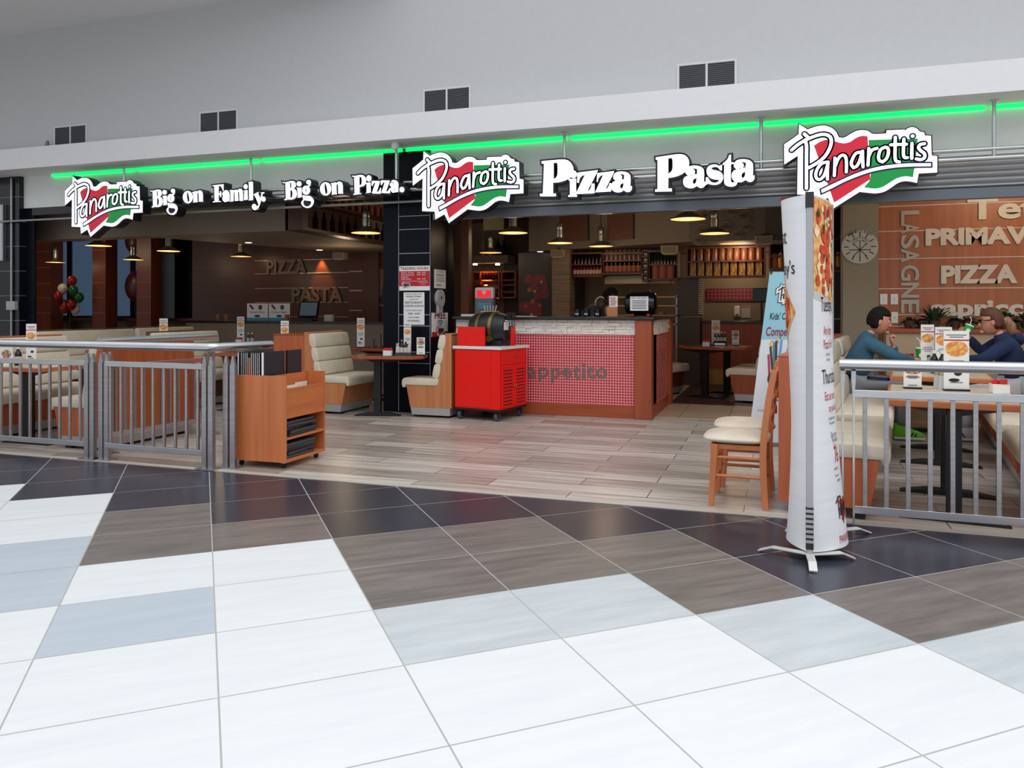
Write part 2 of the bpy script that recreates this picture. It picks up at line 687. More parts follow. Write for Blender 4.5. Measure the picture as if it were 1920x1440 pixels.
# shop side and back walls
g = G()
g.box(-20.2, -20, 9.48, 16.6, 0, 3.3)
struct(g.build('wall_left', WOOD_DKZ))
g = G()
g.box(7.8, 8, 5.5, 16.6, 0, 3.53)
struct(g.build('wall_right', mat('side_wall', (176, 160, 140), 0.7)))
KITCH = mat('kitchen_wall', (150, 134, 112), 0.6)
g = G()
g.box(-20, 8, 16.2, 16.4, 0, 3.3)
struct(g.build('wall_back', KITCH))

# ---------------------------------------------------------------- black tiled pillars
BT = swizzle(grid_mat('black_wall_tiles', (16, 18, 26), (22, 23, 32), (120, 124, 132), 5.0, 0.40, 0.005, 0.16), 0, 2)
BTP = mat('black_pillar_side', (17, 19, 29), 0.34, spec=0.12)
g = G()
g.box(-5.05, -4.345, 9.38, 10.13, 0, 3.53)
struct(g.build('wall_pillar', BTP))
g = G()
zs = [0.02, 0.664, 0.814, 1.162, 1.312, 1.739, 2.13, 2.45, 2.628, 3.0, 3.5]
struct(g.box(-4.80, -4.36, 9.371, 9.38, 0.02, 3.5).build('wall_pillar_tiles', BTP))
g = G()
GL = mat('pale_grout_line', (150, 152, 160), 0.6)
for z in zs[1:]:
    g.box(-4.815, -4.35, 9.3695, 9.3712, z - 0.005, z + 0.005)
g.box(-4.82, -4.811, 9.3695, 9.3712, 0.02, 3.5)
g.box(-4.357, -4.348, 9.3695, 9.3712, 0.02, 3.5)
struct(g.build('trim_3', GL))
g = G()
g.box(-15, -11.6, 9.3, 9.45, 0, 3.53)
struct(g.build('wall_pillar', BT))
g = G()
g.box(-11.6, -11.42, 9.42, 9.46, 0, 3.02)
struct(g.build('wall_reveal', BTP))
# wooden post at the left end of the bar
g = G()
g.box(-4.24, -4.12, 10.15, 10.27, 0, 3.3)
struct(g.build('trim_4', WOOD_DKZ))

# ---------------------------------------------------------------- left interior: windows, columns, walls
V = 15.6
NIGHT = mat('dim_window_glass', (40, 54, 70), 0.08, emit=(84, 108, 134), es=0.42, noise=((0.6, 0.6, 0.4), (30, 42, 56), 0.3, 0.8))
FRAME = mat('dark_window_frame', (18, 22, 30), 0.4)


def window(n, x0, x1, mull, bars):
    w = bpy.data.objects.new('window_%d' % n, None)
    COL.objects.link(w)
    struct(w)
    w.location = ((x0 + x1) / 2, V, 1.15)
    h = 3.3 - 1.15
    hw = (x1 - x0) / 2
    G().box(-hw, hw, 0.05, 0.06, 0, h).build('pane', NIGHT, w)
    f = G()
    f.box(-hw, hw, 0, 0.08, 0, 0.05)
    for m in mull:
        f.box(m - w.location.x - 0.07, m - w.location.x + 0.07, 0, 0.08, 0, h)
    for b in bars:
        f.box(-hw, hw, 0, 0.08, b - 1.15 - 0.07, b - 1.15 + 0.07)
    f.build('window_frame', FRAME, w)


wx = lambda x: on_v(x, 500, V).x
window(1, wx(88), wx(178), [wx(129)], [on_v(128, 448, V).z])
window(2, wx(194), wx(262), [wx(248)], [])
DARKGL = mat('dark_glazing', (12, 14, 20), 0.1)
g = G()
g.box(wx(268), wx(380), 15.5, 15.55, 1.1, 3.3)
struct(g.build('window_3', DARKGL))
g = G()
g.box(-20, -11.4, 15.69, 15.8, 0, 1.15)
struct(g.build('wall_sill', mat('taupe_wall', (128, 112, 98), 0.7)))
g = G()
g.box(-20, -12.4, 15.3, 15.69, 1.08, 1.15)
struct(g.build('trim_5', WOOD_DK))
cx_of = lambda x: on_v(x, 520, 14.7).x
for a, b in ((cx_of(57), cx_of(95)), (cx_of(173), cx_of(198)), (cx_of(256), cx_of(283)), (cx_of(362), cx_of(378))):
    g = G()
    g.box(a, b, 14.7, 15.06, 0, 3.3)
    for z in (1.25, 1.65, 2.05, 2.45, 2.85):
        pass
    struct(g.build('wall_column', wood('cherry_panel', (128, 62, 36), (104, 48, 30), 'z')))
    gg = G()
    for z in (1.28, 1.66, 2.02, 2.42, 2.82):
        gg.box(a, b, 14.69, 14.70, z - 0.006, z + 0.006)
    struct(gg.build('trim_6', mat('dull_joint', (150, 130, 118), 0.5)))
# dark timber wall with words
g = G()
g.box(-12.6, -6.2, 14.36, 14.5, 0, 3.3)
struct(g.build('wall_timber', wood('deep_mahogany', (80, 42, 32), (62, 34, 27), 'x')))
g = G()
g.box(-8.52, -7.8, 14.28, 14.36, 0, 3.3)
struct(g.build('trim_7', wood('deep_mahogany_upright', (86, 44, 34), (70, 38, 30), 'z')))
STRIP = mat('inlay_strip', (176, 160, 150), 0.3, 0.6)
g = G()
for y in (487, 512, 540, 567, 594):
    z = on_v(560, y, 14.3).z
    g.box(-10.9, -8.55, 14.35, 14.36, z - 0.008, z + 0.008)
for y in (472, 509, 545, 582):
    z = on_v(660, y, 14.28).z
    g.box(-8.48, -8.18, 14.27, 14.28, z - 0.012, z + 0.012)
struct(g.build('trim_8', STRIP))

# soffits
SOFF = mat('soffit_paint', (128, 114, 102), 0.75)
g = G()
g.prism([(-13.5, 9.85), (-6.95, 9.85), (-6.85, 14.3), (-8.4, 14.3), (-9.2, 11.4), (-9.6, 10.2), (-13.5, 10.2)], 'z', 2.55, 3.3)
struct(g.build('ceiling_soffit', SOFF))
g = G()
g.prism([(-4.6, 14.45), (-3.0, 13.75), (-1.4, 13.15), (-0.2, 13.2), (0.7, 13.6), (0.7, 16.2), (-4.6, 16.2)], 'z', 2.5, 3.3)
struct(g.build('ceiling_soffit', SOFF))

# ---------------------------------------------------------------- right wall, column, planter
RV = 11.0
PAN = wood('pine_panel', (182, 112, 74), (160, 94, 60), 'z')
g = G()
g.box(1.223, 7.8, RV, RV + 0.2, 0, 3.3)
struct(g.build('wall_right_panel', PAN))
g = G()
for y in (386, 433, 485, 541, 590, 612):
    z = on_v(1700, y, RV).z
    g.box(1.223, 7.8, RV - 0.008, RV, z - 0.006, z + 0.006)
struct(g.build('trim_9', mat('pale_inlay', (214, 204, 190), 0.4)))
g = G()
g.box(0.80, 1.223, RV - 0.03, RV + 0.4, 0, 3.3)
struct(g.build('wall_column', mat('beige_column', (152, 142, 122), 0.75)))
g = G()
g.box(1.28, 7.8, 10.7, RV, 0, 1.10)
struct(g.build('wall_planter', mat('planter_plaster', (190, 168, 142), 0.75)))
g = G()
g.box(1.25, 7.8, 10.66, RV - 0.01, 1.10, 1.145)
struct(g.build('trim_10', WOOD_REDX))

# ================================================================ signs
SV = 8.95
LET_W = mat('letter_face', (246, 246, 250), 0.3, emit=(242, 245, 255), es=0.72)


def logo_pt(X, Y):
    p = on_v(1460 + X / 6.194, 225 + Y / 6.194, SV)
    return (p.x, p.z)


LC = logo_pt(950, 520)


def LP(pts):
    return [(a - LC[0], b - LC[1]) for a, b in (logo_pt(*p) for p in pts)]


L_OUT = [(237, 48), (335, 112), (430, 78), (520, 65), (600, 85), (660, 130), (698, 203), (760, 205), (830, 165), (900, 130), (970, 118), (1040, 130), (1090, 162), (1250, 158),
         (1252, 122), (1460, 112), (1470, 122), (1500, 97), (1550, 84), (1600, 98), (1640, 135), (1690, 145), (1695, 180), (1768, 185), (1775, 412), (1840, 420), (1840, 610),
         (1625, 622), (1605, 732), (1530, 715), (1450, 712), (1380, 735), (1300, 790), (1220, 835), (1130, 852), (1050, 847), (940, 835), (640, 1025), (570, 905), (425, 975), (415, 870),
         (215, 865), (222, 415), (65, 518), (62, 285), (150, 225), (232, 165)]
L_RED = [(410, 300), (480, 255), (570, 230), (640, 245), (700, 265), (770, 272), (830, 255), (900, 210), (960, 188), (1030, 190), (1043, 400), (1062, 690), (645, 960), (525, 620)]
L_GRN = [(1043, 235), (1330, 226), (1615, 218), (1590, 450), (1558, 665), (1470, 655), (1380, 675), (1300, 720), (1200, 780), (1120, 797), (990, 782), (1062, 685), (1052, 460)]
STROKES = [
    [(150, 352), (210, 300), (290, 248), (400, 198), (490, 172), (555, 175), (600, 205), (610, 262), (590, 335), (540, 420), (460, 492), (352, 556)],
    [(305, 235), (322, 300), (322, 420), (322, 640), (322, 795)],
    [(298, 165), (340, 205)],
    [(560, 492), (505, 505), (455, 560), (430, 630), (445, 685), (485, 690), (530, 640), (568, 520)],
    [(572, 490), (566, 590), (566, 690)],
    [(652, 445), (650, 540), (645, 648)],
    [(655, 540), (690, 455), (735, 412), (772, 425), (785, 490), (784, 605)],
    [(958, 375), (900, 388), (858, 450), (842, 515), (868, 558), (908, 535), (945, 460), (965, 385)],
    [(972, 365), (974, 460), (978, 548)],
    [(1045, 335), (1042, 430), (1035, 528)],
    [(1045, 425), (1080, 355), (1140, 332)],
    [(1235, 318), (1185, 345), (1160, 410), (1165, 470), (1205, 490), (1250, 450), (1272, 385), (1265, 330), (1235, 318)],
    [(1352, 205), (1350, 330), (1350, 440), (1362, 480), (1400, 490)],
    [(1300, 292), (1400, 287), (1480, 285)],
    [(1452, 225), (1447, 330), (1447, 405), (1460, 438), (1492, 440)],
    [(1545, 275), (1543, 360), (1543, 448)],
    [(1690, 278), (1640, 290), (1622, 325), (1650, 362), (1690, 395), (1690, 440), (1650, 462), (1596, 455)],
]
L_UND = [(500, 850), (492, 810), (620, 748), (760, 683), (900, 622), (1050, 572), (1200, 538), (1350, 518), (1500, 507), (1765, 505), (1765, 540), (1500, 545), (1350, 556), (1200, 578), (1050, 612), (900, 664), (760, 722), (620, 795)]


def build_logo():
    t = thing('logo_sign', 'illuminated red white and green script sign, rightmost of three on the pipe rail', 'sign', (LC[0], SV, LC[1]), 0, 'script signs on the pipe rail')
    out = crv(LP(L_OUT), True, 4, 40)
    g = G()
    g.slab([grow(out, 0.012)], 0.0, 0.15)
    g.flat([grow(out, 0.012)], 0.15)
    g.build('sign_box', SIGN_BODY, t)
    fp = G().slab([out], -0.006, 0.0).build('face_panel', SIGN_W, t)
    G().slab([crv(LP(L_RED), True, 4, 40)], -0.009, -0.006).build('red_flag', SIGN_R, t)
    G().slab([crv(LP(L_GRN), True, 4, 40)], -0.0095, -0.006).build('green_flag', SIGN_G, t)
    ga, gb = G(), G()
    for k, s in enumerate(STROKES):
        P = crv(LP(s), False, 5, 70)
        ga.ribbon(P, 0.066 if k > 2 else 0.068, -0.0125, True)
        gb.ribbon(P, 0.031 if k > 2 else 0.034, -0.0155, True)
    c = LP([(1553, 190)])[0]
    ga.disc(c, 0.034, -0.0125)
    gb.disc(c, 0.018, -0.0155)
    un = crv(LP(L_UND), True, 3, 40)
    ga.flat([grow(un, 0.016)], -0.0126)
    gb.flat([un], -0.0156)
    ol = ga.build('lettering_outline', SIGN_N, t)
    gb.build('lettering', LET_W, t)
    return t


logo = build_logo()
tips = [(774.0, 315.6), (100 + 107 / 4.8, 310 + 233 / 4.8)]
t0 = on_v(1460 + 62 / 6.194, 225 + 285 / 6.194, SV)
for (x, y), lab in zip(tips, ('illuminated red white and green script sign, middle of three, before the black pillar', 'illuminated red white and green script sign, leftmost of three on the pipe rail')):
    p = on_v(x, y, SV)
    dup(logo, (LC[0] + p.x - t0.x, SV, LC[1]), label=lab)

# letters: outlines traced on the sign plane
def crop(x0, y0, s):
    def f(X, Y):
        p = on_v(x0 + X / s, y0 + Y / s, SV)
        return (p.x, p.z)
    return f


def A_at(f, X, Y, k):
    """round fat-face a, bounding box 355 wide from (X,Y), scale k"""
    outer = [(35, 85), (65, 25), (135, 0), (225, 0), (295, 25), (330, 75), (330, 265), (355, 240), (353, 305), (315, 345), (265, 350), (215, 320), (165, 350), (95, 355), (25, 325), (0, 265),
             (15, 195), (65, 160), (220, 130), (220, 50), (150, 40), (190, 80), (185, 125), (135, 153), (75, 150), (37, 115)]
    hole = [(212, 190), (165, 215), (153, 260), (175, 295), (205, 255)]
    return [[f(X + a * k, Y + b * k) for a, b in outer], [f(X + a * k, Y + b * k) for a, b in hole]]


f2, f3 = crop(1000, 270, 9.143), crop(1215, 270, 8.93)
f4, f5, f6, f7 = crop(275, 330, 16), crop(390, 330, 16), crop(520, 320, 14.77), crop(650, 310, 16)


def M(f, *loops):
    return [[f(*p) for p in L] for L in loops]


def E(f, cx, cy, rx, ry):
    return [f(*p) for p in ellp(cx, cy, rx, ry, 18)]


z_a = [(755, 492), (1105, 447), (1100, 475), (925, 812), (965, 785), (992, 735), (1000, 682), (1052, 680), (1052, 845), (725, 860), (885, 530), (830, 552), (795, 600), (782, 665), (752, 665)]
z_b = [(1095, 500), (1385, 465), (1382, 490), (1235, 780), (1270, 755), (1295, 715), (1305, 675), (1335, 670), (1335, 815), (1060, 830), (1200, 530), (1150, 552), (1115, 600), (1105, 650), (1088, 650)]
WORDS = []
WORDS.append(('large fat serif word sign reading Pizza, right of the middle script sign', [
    [M(f2, [(143, 295), (330, 278), (510, 265), (590, 280), (650, 330), (685, 400), (690, 470), (665, 545), (620, 590), (550, 625), (450, 655), (340, 665), (340, 850), (390, 850), (388, 898), (118, 900), (112, 855), (165, 850), (185, 340), (145, 338)],
       [(350, 325), (400, 320), (415, 350), (415, 520), (395, 570), (350, 602)])],
    [M(f2, ellp(690, 520, 58, 66)), M(f2, [(605, 600), (735, 592), (735, 870), (750, 875), (748, 905), (600, 908), (597, 880), (630, 872), (628, 630), (605, 628)])],
    [M(f2, z_a)], [M(f2, z_b)], [A_at(f2, 1335, 475, 1.0)]]))
WORDS.append(('large fat serif word sign reading Pasta, left of the rightmost script sign', [
    [M(f3, [(130, 225), (320, 195), (500, 172), (600, 182), (660, 225), (688, 290), (685, 370), (640, 450), (560, 510), (450, 552), (340, 570), (340, 745), (400, 745), (400, 795), (120, 800), (118, 765), (160, 755), (160, 270), (132, 265)],
       [(340, 240), (395, 235), (410, 265), (410, 420), (385, 465), (340, 500)])],
    [A_at(f3, 588, 365, 1.06)],
    [M(f3, [(980, 470), (1000, 390), (1060, 350), (1140, 345), (1190, 365), (1240, 345), (1240, 445), (1205, 440), (1170, 395), (1110, 385), (1060, 405), (1080, 430), (1190, 455), (1250, 510), (1255, 590), (1220, 650), (1140, 685), (1050, 680), (1000, 665), (970, 690), (968, 560), (1000, 555), (1045, 625), (1110, 650), (1180, 632), (1185, 600), (1100, 592), (1020, 550)])],
    [M(f3, [(1250, 325), (1300, 290), (1340, 240), (1360, 185), (1390, 180), (1390, 310), (1440, 305), (1440, 335), (1390, 340), (1390, 620), (1412, 650), (1445, 635), (1447, 600), (1500, 605), (1490, 670), (1440, 710), (1370, 715), (1300, 690), (1275, 640), (1275, 350), (1250, 350)])],
    [A_at(f3, 1400, 258, 1.08)]]))
big = [[M(f4, [(105, 430), (160, 445), (230, 435), (340, 408), (420, 425), (460, 490), (455, 560), (400, 622), (460, 660), (485, 740), (480, 830), (430, 900), (340, 932), (250, 930), (175, 950), (155, 925), (200, 900), (185, 470), (120, 465)],
          [(305, 455), (335, 455), (345, 520), (340, 600), (310, 625)], [(315, 660), (345, 665), (370, 720), (370, 820), (345, 885), (315, 880)])],
       [M(f4, ellp(545, 490, 62, 72)), M(f4, [(470, 600), (605, 590), (615, 865), (490, 880), (512, 860), (500, 640)])],
       [M(f4, ellp(795, 445, 60, 66)), M(f4, [(852, 460), (845, 520), (812, 570), (770, 560), (815, 500)]), M(f4, ellp(730, 670, 102, 128), ellp(727, 670, 13, 70)),
        M(f4, [(640, 800), (700, 822), (820, 830), (890, 880), (930, 960), (910, 1070), (840, 1150), (750, 1167), (660, 1130), (605, 1050), (612, 985), (660, 930), (642, 870)],
          [(670, 950), (760, 965), (850, 975), (870, 1020), (830, 1090), (760, 1125), (690, 1100), (655, 1030)])]]
on_ = [[M(f4, ellp(1240, 635, 146, 187), [(1212, 490), (1240, 485), (1272, 600), (1285, 740), (1260, 780), (1232, 760), (1212, 610)])],
       [M(f4, [(1365, 490), (1505, 450), (1520, 478), (1590, 430), (1655, 450), (1685, 530), (1690, 735), (1700, 770), (1570, 772), (1562, 520), (1545, 490), (1525, 520), (1530, 765), (1540, 785), (1390, 800), (1408, 770), (1400, 520)])]]
WORDS.append(('small fat serif word sign reading Big, first word after the leftmost script sign', big))
WORDS.append(('small fat serif word sign reading on, between Big and Family', on_))
WORDS.append(('small fat serif word sign reading Family with a full stop', [
    [M(f5, [(135, 285), (300, 265), (470, 245), (470, 440), (450, 450), (420, 360), (380, 305), (325, 295), (325, 530), (360, 515), (372, 450), (400, 460), (400, 640), (378, 630), (360, 570), (325, 570), (325, 750), (385, 755), (395, 775), (150, 795), (150, 770), (205, 750), (195, 305), (140, 310)])],
    [M(f5, ellp(475, 540, 44, 56)), M(f5, [(460, 475), (500, 440), (560, 425), (620, 462), (648, 550), (650, 735), (660, 750), (560, 772), (515, 785), (460, 745), (435, 670), (455, 605), (525, 590), (530, 520), (505, 488)], [(535, 640), (546, 640), (548, 740), (532, 700)])],
    [M(f5, [(650, 425), (770, 425), (785, 440), (840, 405), (890, 430), (950, 385), (1010, 390), (1050, 470), (1055, 720), (1065, 745), (950, 745), (940, 490), (925, 460), (905, 490), (915, 745), (815, 755), (800, 490), (785, 465), (772, 490), (775, 755), (660, 770), (680, 740), (675, 470)])],
    [M(f5, ellp(1135, 320, 60, 75)), M(f5, [(1065, 440), (1190, 420), (1200, 710), (1085, 725), (1095, 470)])],
    [M(f5, [(1205, 190), (1330, 165), (1350, 190), (1355, 720), (1215, 735), (1240, 710), (1230, 210)])],
    [M(f5, [(1365, 560), (1400, 540), (1500, 490), (1530, 490), (1505, 525), (1580, 675), (1612, 510), (1560, 500), (1690, 485), (1690, 520), (1650, 525), (1545, 900), (1480, 1000), (1400, 1025), (1345, 990), (1320, 920), (1345, 855), (1400, 840), (1450, 880), (1462, 935), (1525, 860), (1405, 590)])],
    [M(f5, ellp(1670, 695, 60, 76))]]))
WORDS.append(('small fat serif word sign reading Pizza with a full stop, left of the black pillar', [
    [M(f7, [(160, 310), (240, 318), (400, 290), (500, 302), (570, 370), (585, 470), (565, 565), (500, 625), (390, 650), (390, 830), (440, 840), (440, 860), (210, 890), (205, 860), (245, 850), (230, 350), (180, 345)], [(385, 345), (430, 345), (455, 400), (455, 540), (430, 590), (385, 600)])],
    [M(f7, ellp(670, 395, 75, 97)), M(f7, [(560, 525), (720, 515), (730, 820), (580, 835), (605, 800), (600, 560)])],
    [M(f7, [(755, 465), (1005, 475), (1000, 500), (900, 800), (965, 780), (1020, 670), (1035, 675), (1025, 855), (760, 845), (870, 515), (815, 540), (775, 620), (755, 610)])],
    [M(f7, [(1030, 450), (1295, 460), (1290, 490), (1180, 790), (1245, 770), (1295, 680), (1315, 690), (1300, 840), (1045, 830), (1150, 500), (1095, 520), (1055, 590), (1030, 590)])],
    [M(f7, ellp(1352, 580, 56, 60)), M(f7, [(1325, 495), (1370, 455), (1425, 443), (1510, 470), (1555, 560), (1550, 775), (1568, 798), (1440, 815), (1390, 828), (1340, 780), (1325, 690), (1350, 645), (1420, 622), (1420, 545), (1385, 505)], [(1425, 650), (1438, 655), (1440, 770), (1418, 735)])],
    [M(f7, ellp(1660, 730, 72, 82))]]))


def build_word(label, letters, group='word signs on the pipe rail'):
    pts = [p for L in letters for loops in L for p in loops[0]]
    cx = (min(p[0] for p in pts) + max(p[0] for p in pts)) / 2
    zb = min(p[1] for p in pts)
    t = thing('word_sign', label, 'sign', (cx, SV, zb), 0, group)
    for L in letters:
        ga, gb = G(), G()
        for loops in L:
            lo = [crv([(a - cx, b - zb) for a, b in q], True, 4, 48) for q in loops]
            ga.slab([grow(lo[0], 0.021)] + [grow(h, -0.008) for h in lo[1:]], 0.0, 0.15)
            ga.flat([grow(lo[0], 0.021)], 0.15)
            gb.slab(lo, -0.006, 0.0)
        b = ga.build('letter', SIGN_BODY, t)
        gb.build('letter_face', LET_W, b)
    return t


wt = [build_word(l, w) for l, w in WORDS]
dx = on_v(520 + 145 / 14.77, 345, SV).x - on_v(275 + 108 / 16, 357, SV).x
for k, lab in ((2, 'small fat serif word sign reading Big, just right of the word Family'), (3, 'small fat serif word sign reading on, just left of the small word Pizza')):
    dup(wt[k], (wt[k].location.x + dx, SV, wt[k].location.z + 0.005), label=lab)

# pipes, hangers, green tube
t = thing('pipe_rail', 'long rail of horizontal steel pipes carrying the lit signs, hung under the white ledge', 'pipe rail', (0, 9.13, 3.53))
for z, r in ((3.035, 0.022), (2.94, 0.026)):
    G().cyl((-10.2, 0, z - 3.53), (5.5, 0, z - 3.53), r, 12).build('pipe', STEEL, t, smooth=True)
G().cyl((-12.0, 0.1, 2.80 - 3.53), (-4.3, 0.1, 2.80 - 3.53), 0.018, 10).build('lower_pipe', STEEL_D, t, smooth=True)
for k in range(-4, 4):
    x = -0.18 + 2.272 * k
    G().cyl((x, 0, -0.6), (x, 0, 0), 0.02, 10).cyl((x, 0, -0.012), (x, 0, 0), 0.045, 12).build('hanger', STEEL, t, smooth=True)
GREEN_T = mat('green_led', (20, 235, 110), 0.3, emit=(0, 242, 112), es=1.4)
t = thing('led_tube', 'long glowing green light tube under the white ledge above the signs', 'light tube', (0, 9.35, 3.506))
for k in range(-5, 4):
    a, b = -0.18 + 2.272 * k + 0.03, -0.18 + 2.272 * (k + 1) - 0.03
    a = max(a, -10.95)
    if b > 6:
        b = 6
    G().box(a, b, -0.018, 0.018, -0.018, 0.018).build('tube_segment', GREEN_T, t)

# vents on the mall wall
VENT_D = mat('vent_dark', (40, 42, 46), 0.6)
vl = ['leftmost of the four', 'second from the left', 'third from the left', 'rightmost of the four']
v0 = None
for k, (x0, y0, x1, y1) in enumerate(((107, 237, 158, 262), (380, 211, 440, 240), (800, 171, 876, 203), (1277, 122, 1373, 160))):
    a, b = on_v((x0 + x1) / 2, (y0 + y1) / 2, 9.05), None
    lab = 'dark louvred air vent on the grey mall wall, ' + vl[k]
    if v0 is None:
        v0 = thing('air_vent', lab, 'vent', (a.x, 9.05, 4.03), 0, 'air vents on the mall wall')
        f = G()
        f.box(-0.33, 0.33, -0.012, 0, -0.165, -0.14).box(-0.33, 0.33, -0.012, 0, 0.14, 0.165).box(-0.33, -0.305, -0.012, 0, -0.14, 0.14).box(0.305, 0.33, -0.012, 0, -0.14, 0.14).box(-0.012, 0.012, -0.012, 0, -0.14, 0.14)
        f.build('vent_frame', mat('vent_white', (214, 214, 216), 0.5), v0)
        G().box(-0.305, 0.305, -0.004, -0.001, -0.14, 0.14).build('vent_back', VENT_D, v0)
        s = G()
        for i in range(13):
            s.box(-0.305, 0.305, -0.01, -0.004, -0.13 + i * 0.0215, -0.118 + i * 0.0215)
        s.build('louvre', mat('vent_grey', (74, 76, 82), 0.5), v0)
    else:
        dup(v0, (a.x, 9.05, 4.03), label=lab)
# small sensor on the ledge, camera dome under it
p = on_v(89, 270, 8.95)
t = tag(G().lathe([(0.05, 0), (0.05, 0.03), (0.03, 0.05), (0.025, 0.1), (0.01, 0.12)], 12).build('ledge_lamp', GREY_P), 'tiny grey fitting standing on the white ledge near the leftmost vent', 'fitting')
t.location = (p.x, 8.95, 3.845)
t = tag(G().lathe([(0.045, 0), (0.055, -0.03), (0.045, -0.07), (0.02, -0.09)][::-1], 14).build('security_camera', WHITE_G, smooth=True), 'small white dome camera under the ledge above the black pillar', 'camera')
p = on_v(741, 271, 9.0)
t.location = (p.x, 9.0, 3.53)

# roller shutter right of the pillar
SH = mat('shutter_steel', (186, 186, 188), 0.32, 0.6)
t = thing('roller_shutter', 'half rolled grey metal shutter behind the signs, right of the black pillar', 'shutter', (0, 9.42, 2.56))
g = G()
prof = []
n = 0
z = 0.12
while z < 0.78:
    prof += [(0.0, z), (-0.022, z + 0.018), (-0.022, z + 0.034), (0.0, z + 0.05), (0.012, z + 0.056)]
    z += 0.062
prof2 = [(a + 0.03, b) for a, b in prof[::-1]]
g.prism([(a, b) for a, b in prof] + prof2, 'x', -4.33, 5.5)
g.build('curtain', SH, t, smooth=True, angle=50)
G().box(-4.33, 5.5, -0.03, 0.05, 0.0, 0.12).build('bottom_rail', mat('rail_dark_steel', (120, 126, 134), 0.35, 0.6), t, bevel=0.01)
gg = G()
gg.box(on_v(1464, 376, 9.39).x, on_v(1494, 376, 9.39).x, -0.034, -0.031, 0.055, 0.1)
st = gg.build('sticker', RED_P, t)
# beam and gate guide over the left opening
g = G()
g.box(-11.42, -5.05, 9.38, 9.5, 2.9, 3.02)
struct(g.build('trim_11', mat('dark_beam', (44, 46, 52), 0.4)))
# ================================================================ booth benches
BPROF = [(0.0, 0.13), (0.0, 1.06), (0.075, 1.06), (0.20, 0.41), (0.63, 0.41), (0.575, 0.13)]


BPROF_L = [(0.0, 0.08), (0.0, 1.06), (0.075, 1.06), (0.20, 0.41), (0.63, 0.41), (0.57, 0.08)]


def make_bench(label, L, loc, rz, group='booth benches', back_pads=True, woodm=None, pad_top=1.05, kick=True):
    """local: x from the outer back (0) to the seat nose (0.68), y along the bench"""
    t = thing('booth_bench', label, 'bench', loc, rz, group)
    wm = woodm or WOOD_LT
    zl = 0.13 if kick else 0.08
    G().prism(BPROF if kick else BPROF_L, 'y', 0, 0.03).build('end_panel', wm, t, bevel=0.004)
    G().prism(BPROF, 'y', L - 0.03, L).build('end_panel', wm, t, bevel=0.004)
    G().prism([(0.01, zl), (0.01, 1.05), (0.07, 1.05), (0.195, 0.40), (0.615, 0.40), (0.56, zl)], 'y', 0.03, L - 0.03).build('body', wm, t)
    if kick:
        G().prism([(0.02, 0.035), (0.02, 0.13), (0.57, 0.13), (0.55, 0.035)], 'y', 0.004, L - 0.004).build('kick_plate', ALU, t)
    for a, b in ((0.06, 0.05), (0.46, 0.05), (0.06, L - 0.13), (0.46, L - 0.13)):
        G().box(a, a + 0.08, b, b + 0.08, 0.004, 0.035 if kick else 0.08).build('foot', BLACK, t)
    sp = [(0.19, 0.412), (0.64, 0.412), (0.645, 0.38), (0.675, 0.375), (0.69, 0.41), (0.688, 0.47), (0.66, 0.50), (0.6, 0.508), (0.4, 0.505), (0.17, 0.50)]
    G().prism(crv(sp, True, 3, 60), 'y', -0.012, L + 0.012).build('seat_cushion', CREAM, t, bevel=0.012, seg=2, smooth=True)
    if back_pads:
        a, b = Vector((0.185, 0.495)), Vector((0.075, pad_top))
        d = (b - a) / 3
        nrm = Vector((d.y, -d.x)).normalized()
        for k in range(3):
            p, q = a + d * (k + 0.02), a + d * (k + 0.98)
            th = 0.085
            pr = [p, p + nrm * th * 0.75, p + d * 0.12 + nrm * th, q - d * 0.12 + nrm * th, q + nrm * th * 0.75, q]
            G().prism(crv([tuple(v) for v in pr], True, 3, 95), 'y', -0.008, L + 0.008).build('back_pad', CREAM, t, bevel=0.014, seg=2, smooth=True)
    G().box(-0.006, 0.088, 0, L, 1.061, 1.078).build('top_rail', wm, t, bevel=0.003)
    return t


WORANGE = wood('booth_orange', (196, 106, 60), (172, 86, 46), 'z')
WRED = wood('booth_red', (200, 108, 66), (176, 88, 52), 'z')
# entrance booth around the black pillar
make_bench('cream padded booth bench with three back rolls, behind the wooden menu trolley', 0.84, (-5.99, 8.92, 0), 0)
make_bench('cream padded booth bench seen end on, against the red cart', 0.34, (-3.90, 9.365, 0), PI)
t = thing('booth_divider', 'orange wooden divider panel behind the menu trolley, joined to the padded bench', 'divider', (-6.48, 8.93, 0))
G().box(0, 0.48, 0, 0.85, 0.04, 1.035).build('panel', WORANGE, t, bevel=0.006)
G().box(-0.005, 0.485, -0.005, 0.86, 1.035, 1.05).build('top_cap', WOOD_RED, t)
G().box(0.02, 0.46, 0.02, 0.83, 0.004, 0.04).build('plinth', BLACK, t)

# right hand row, running back along a slightly turned axis
BR = -math.radians(7.8)
O = Vector((1.09, 5.76, 0))
AX, BX = Vector((math.cos(BR), math.sin(BR), 0)), Vector((-math.sin(BR), math.cos(BR), 0))


def booth(a, b, z=0):
    return O + AX * a + BX * b + Vector((0, 0, z))


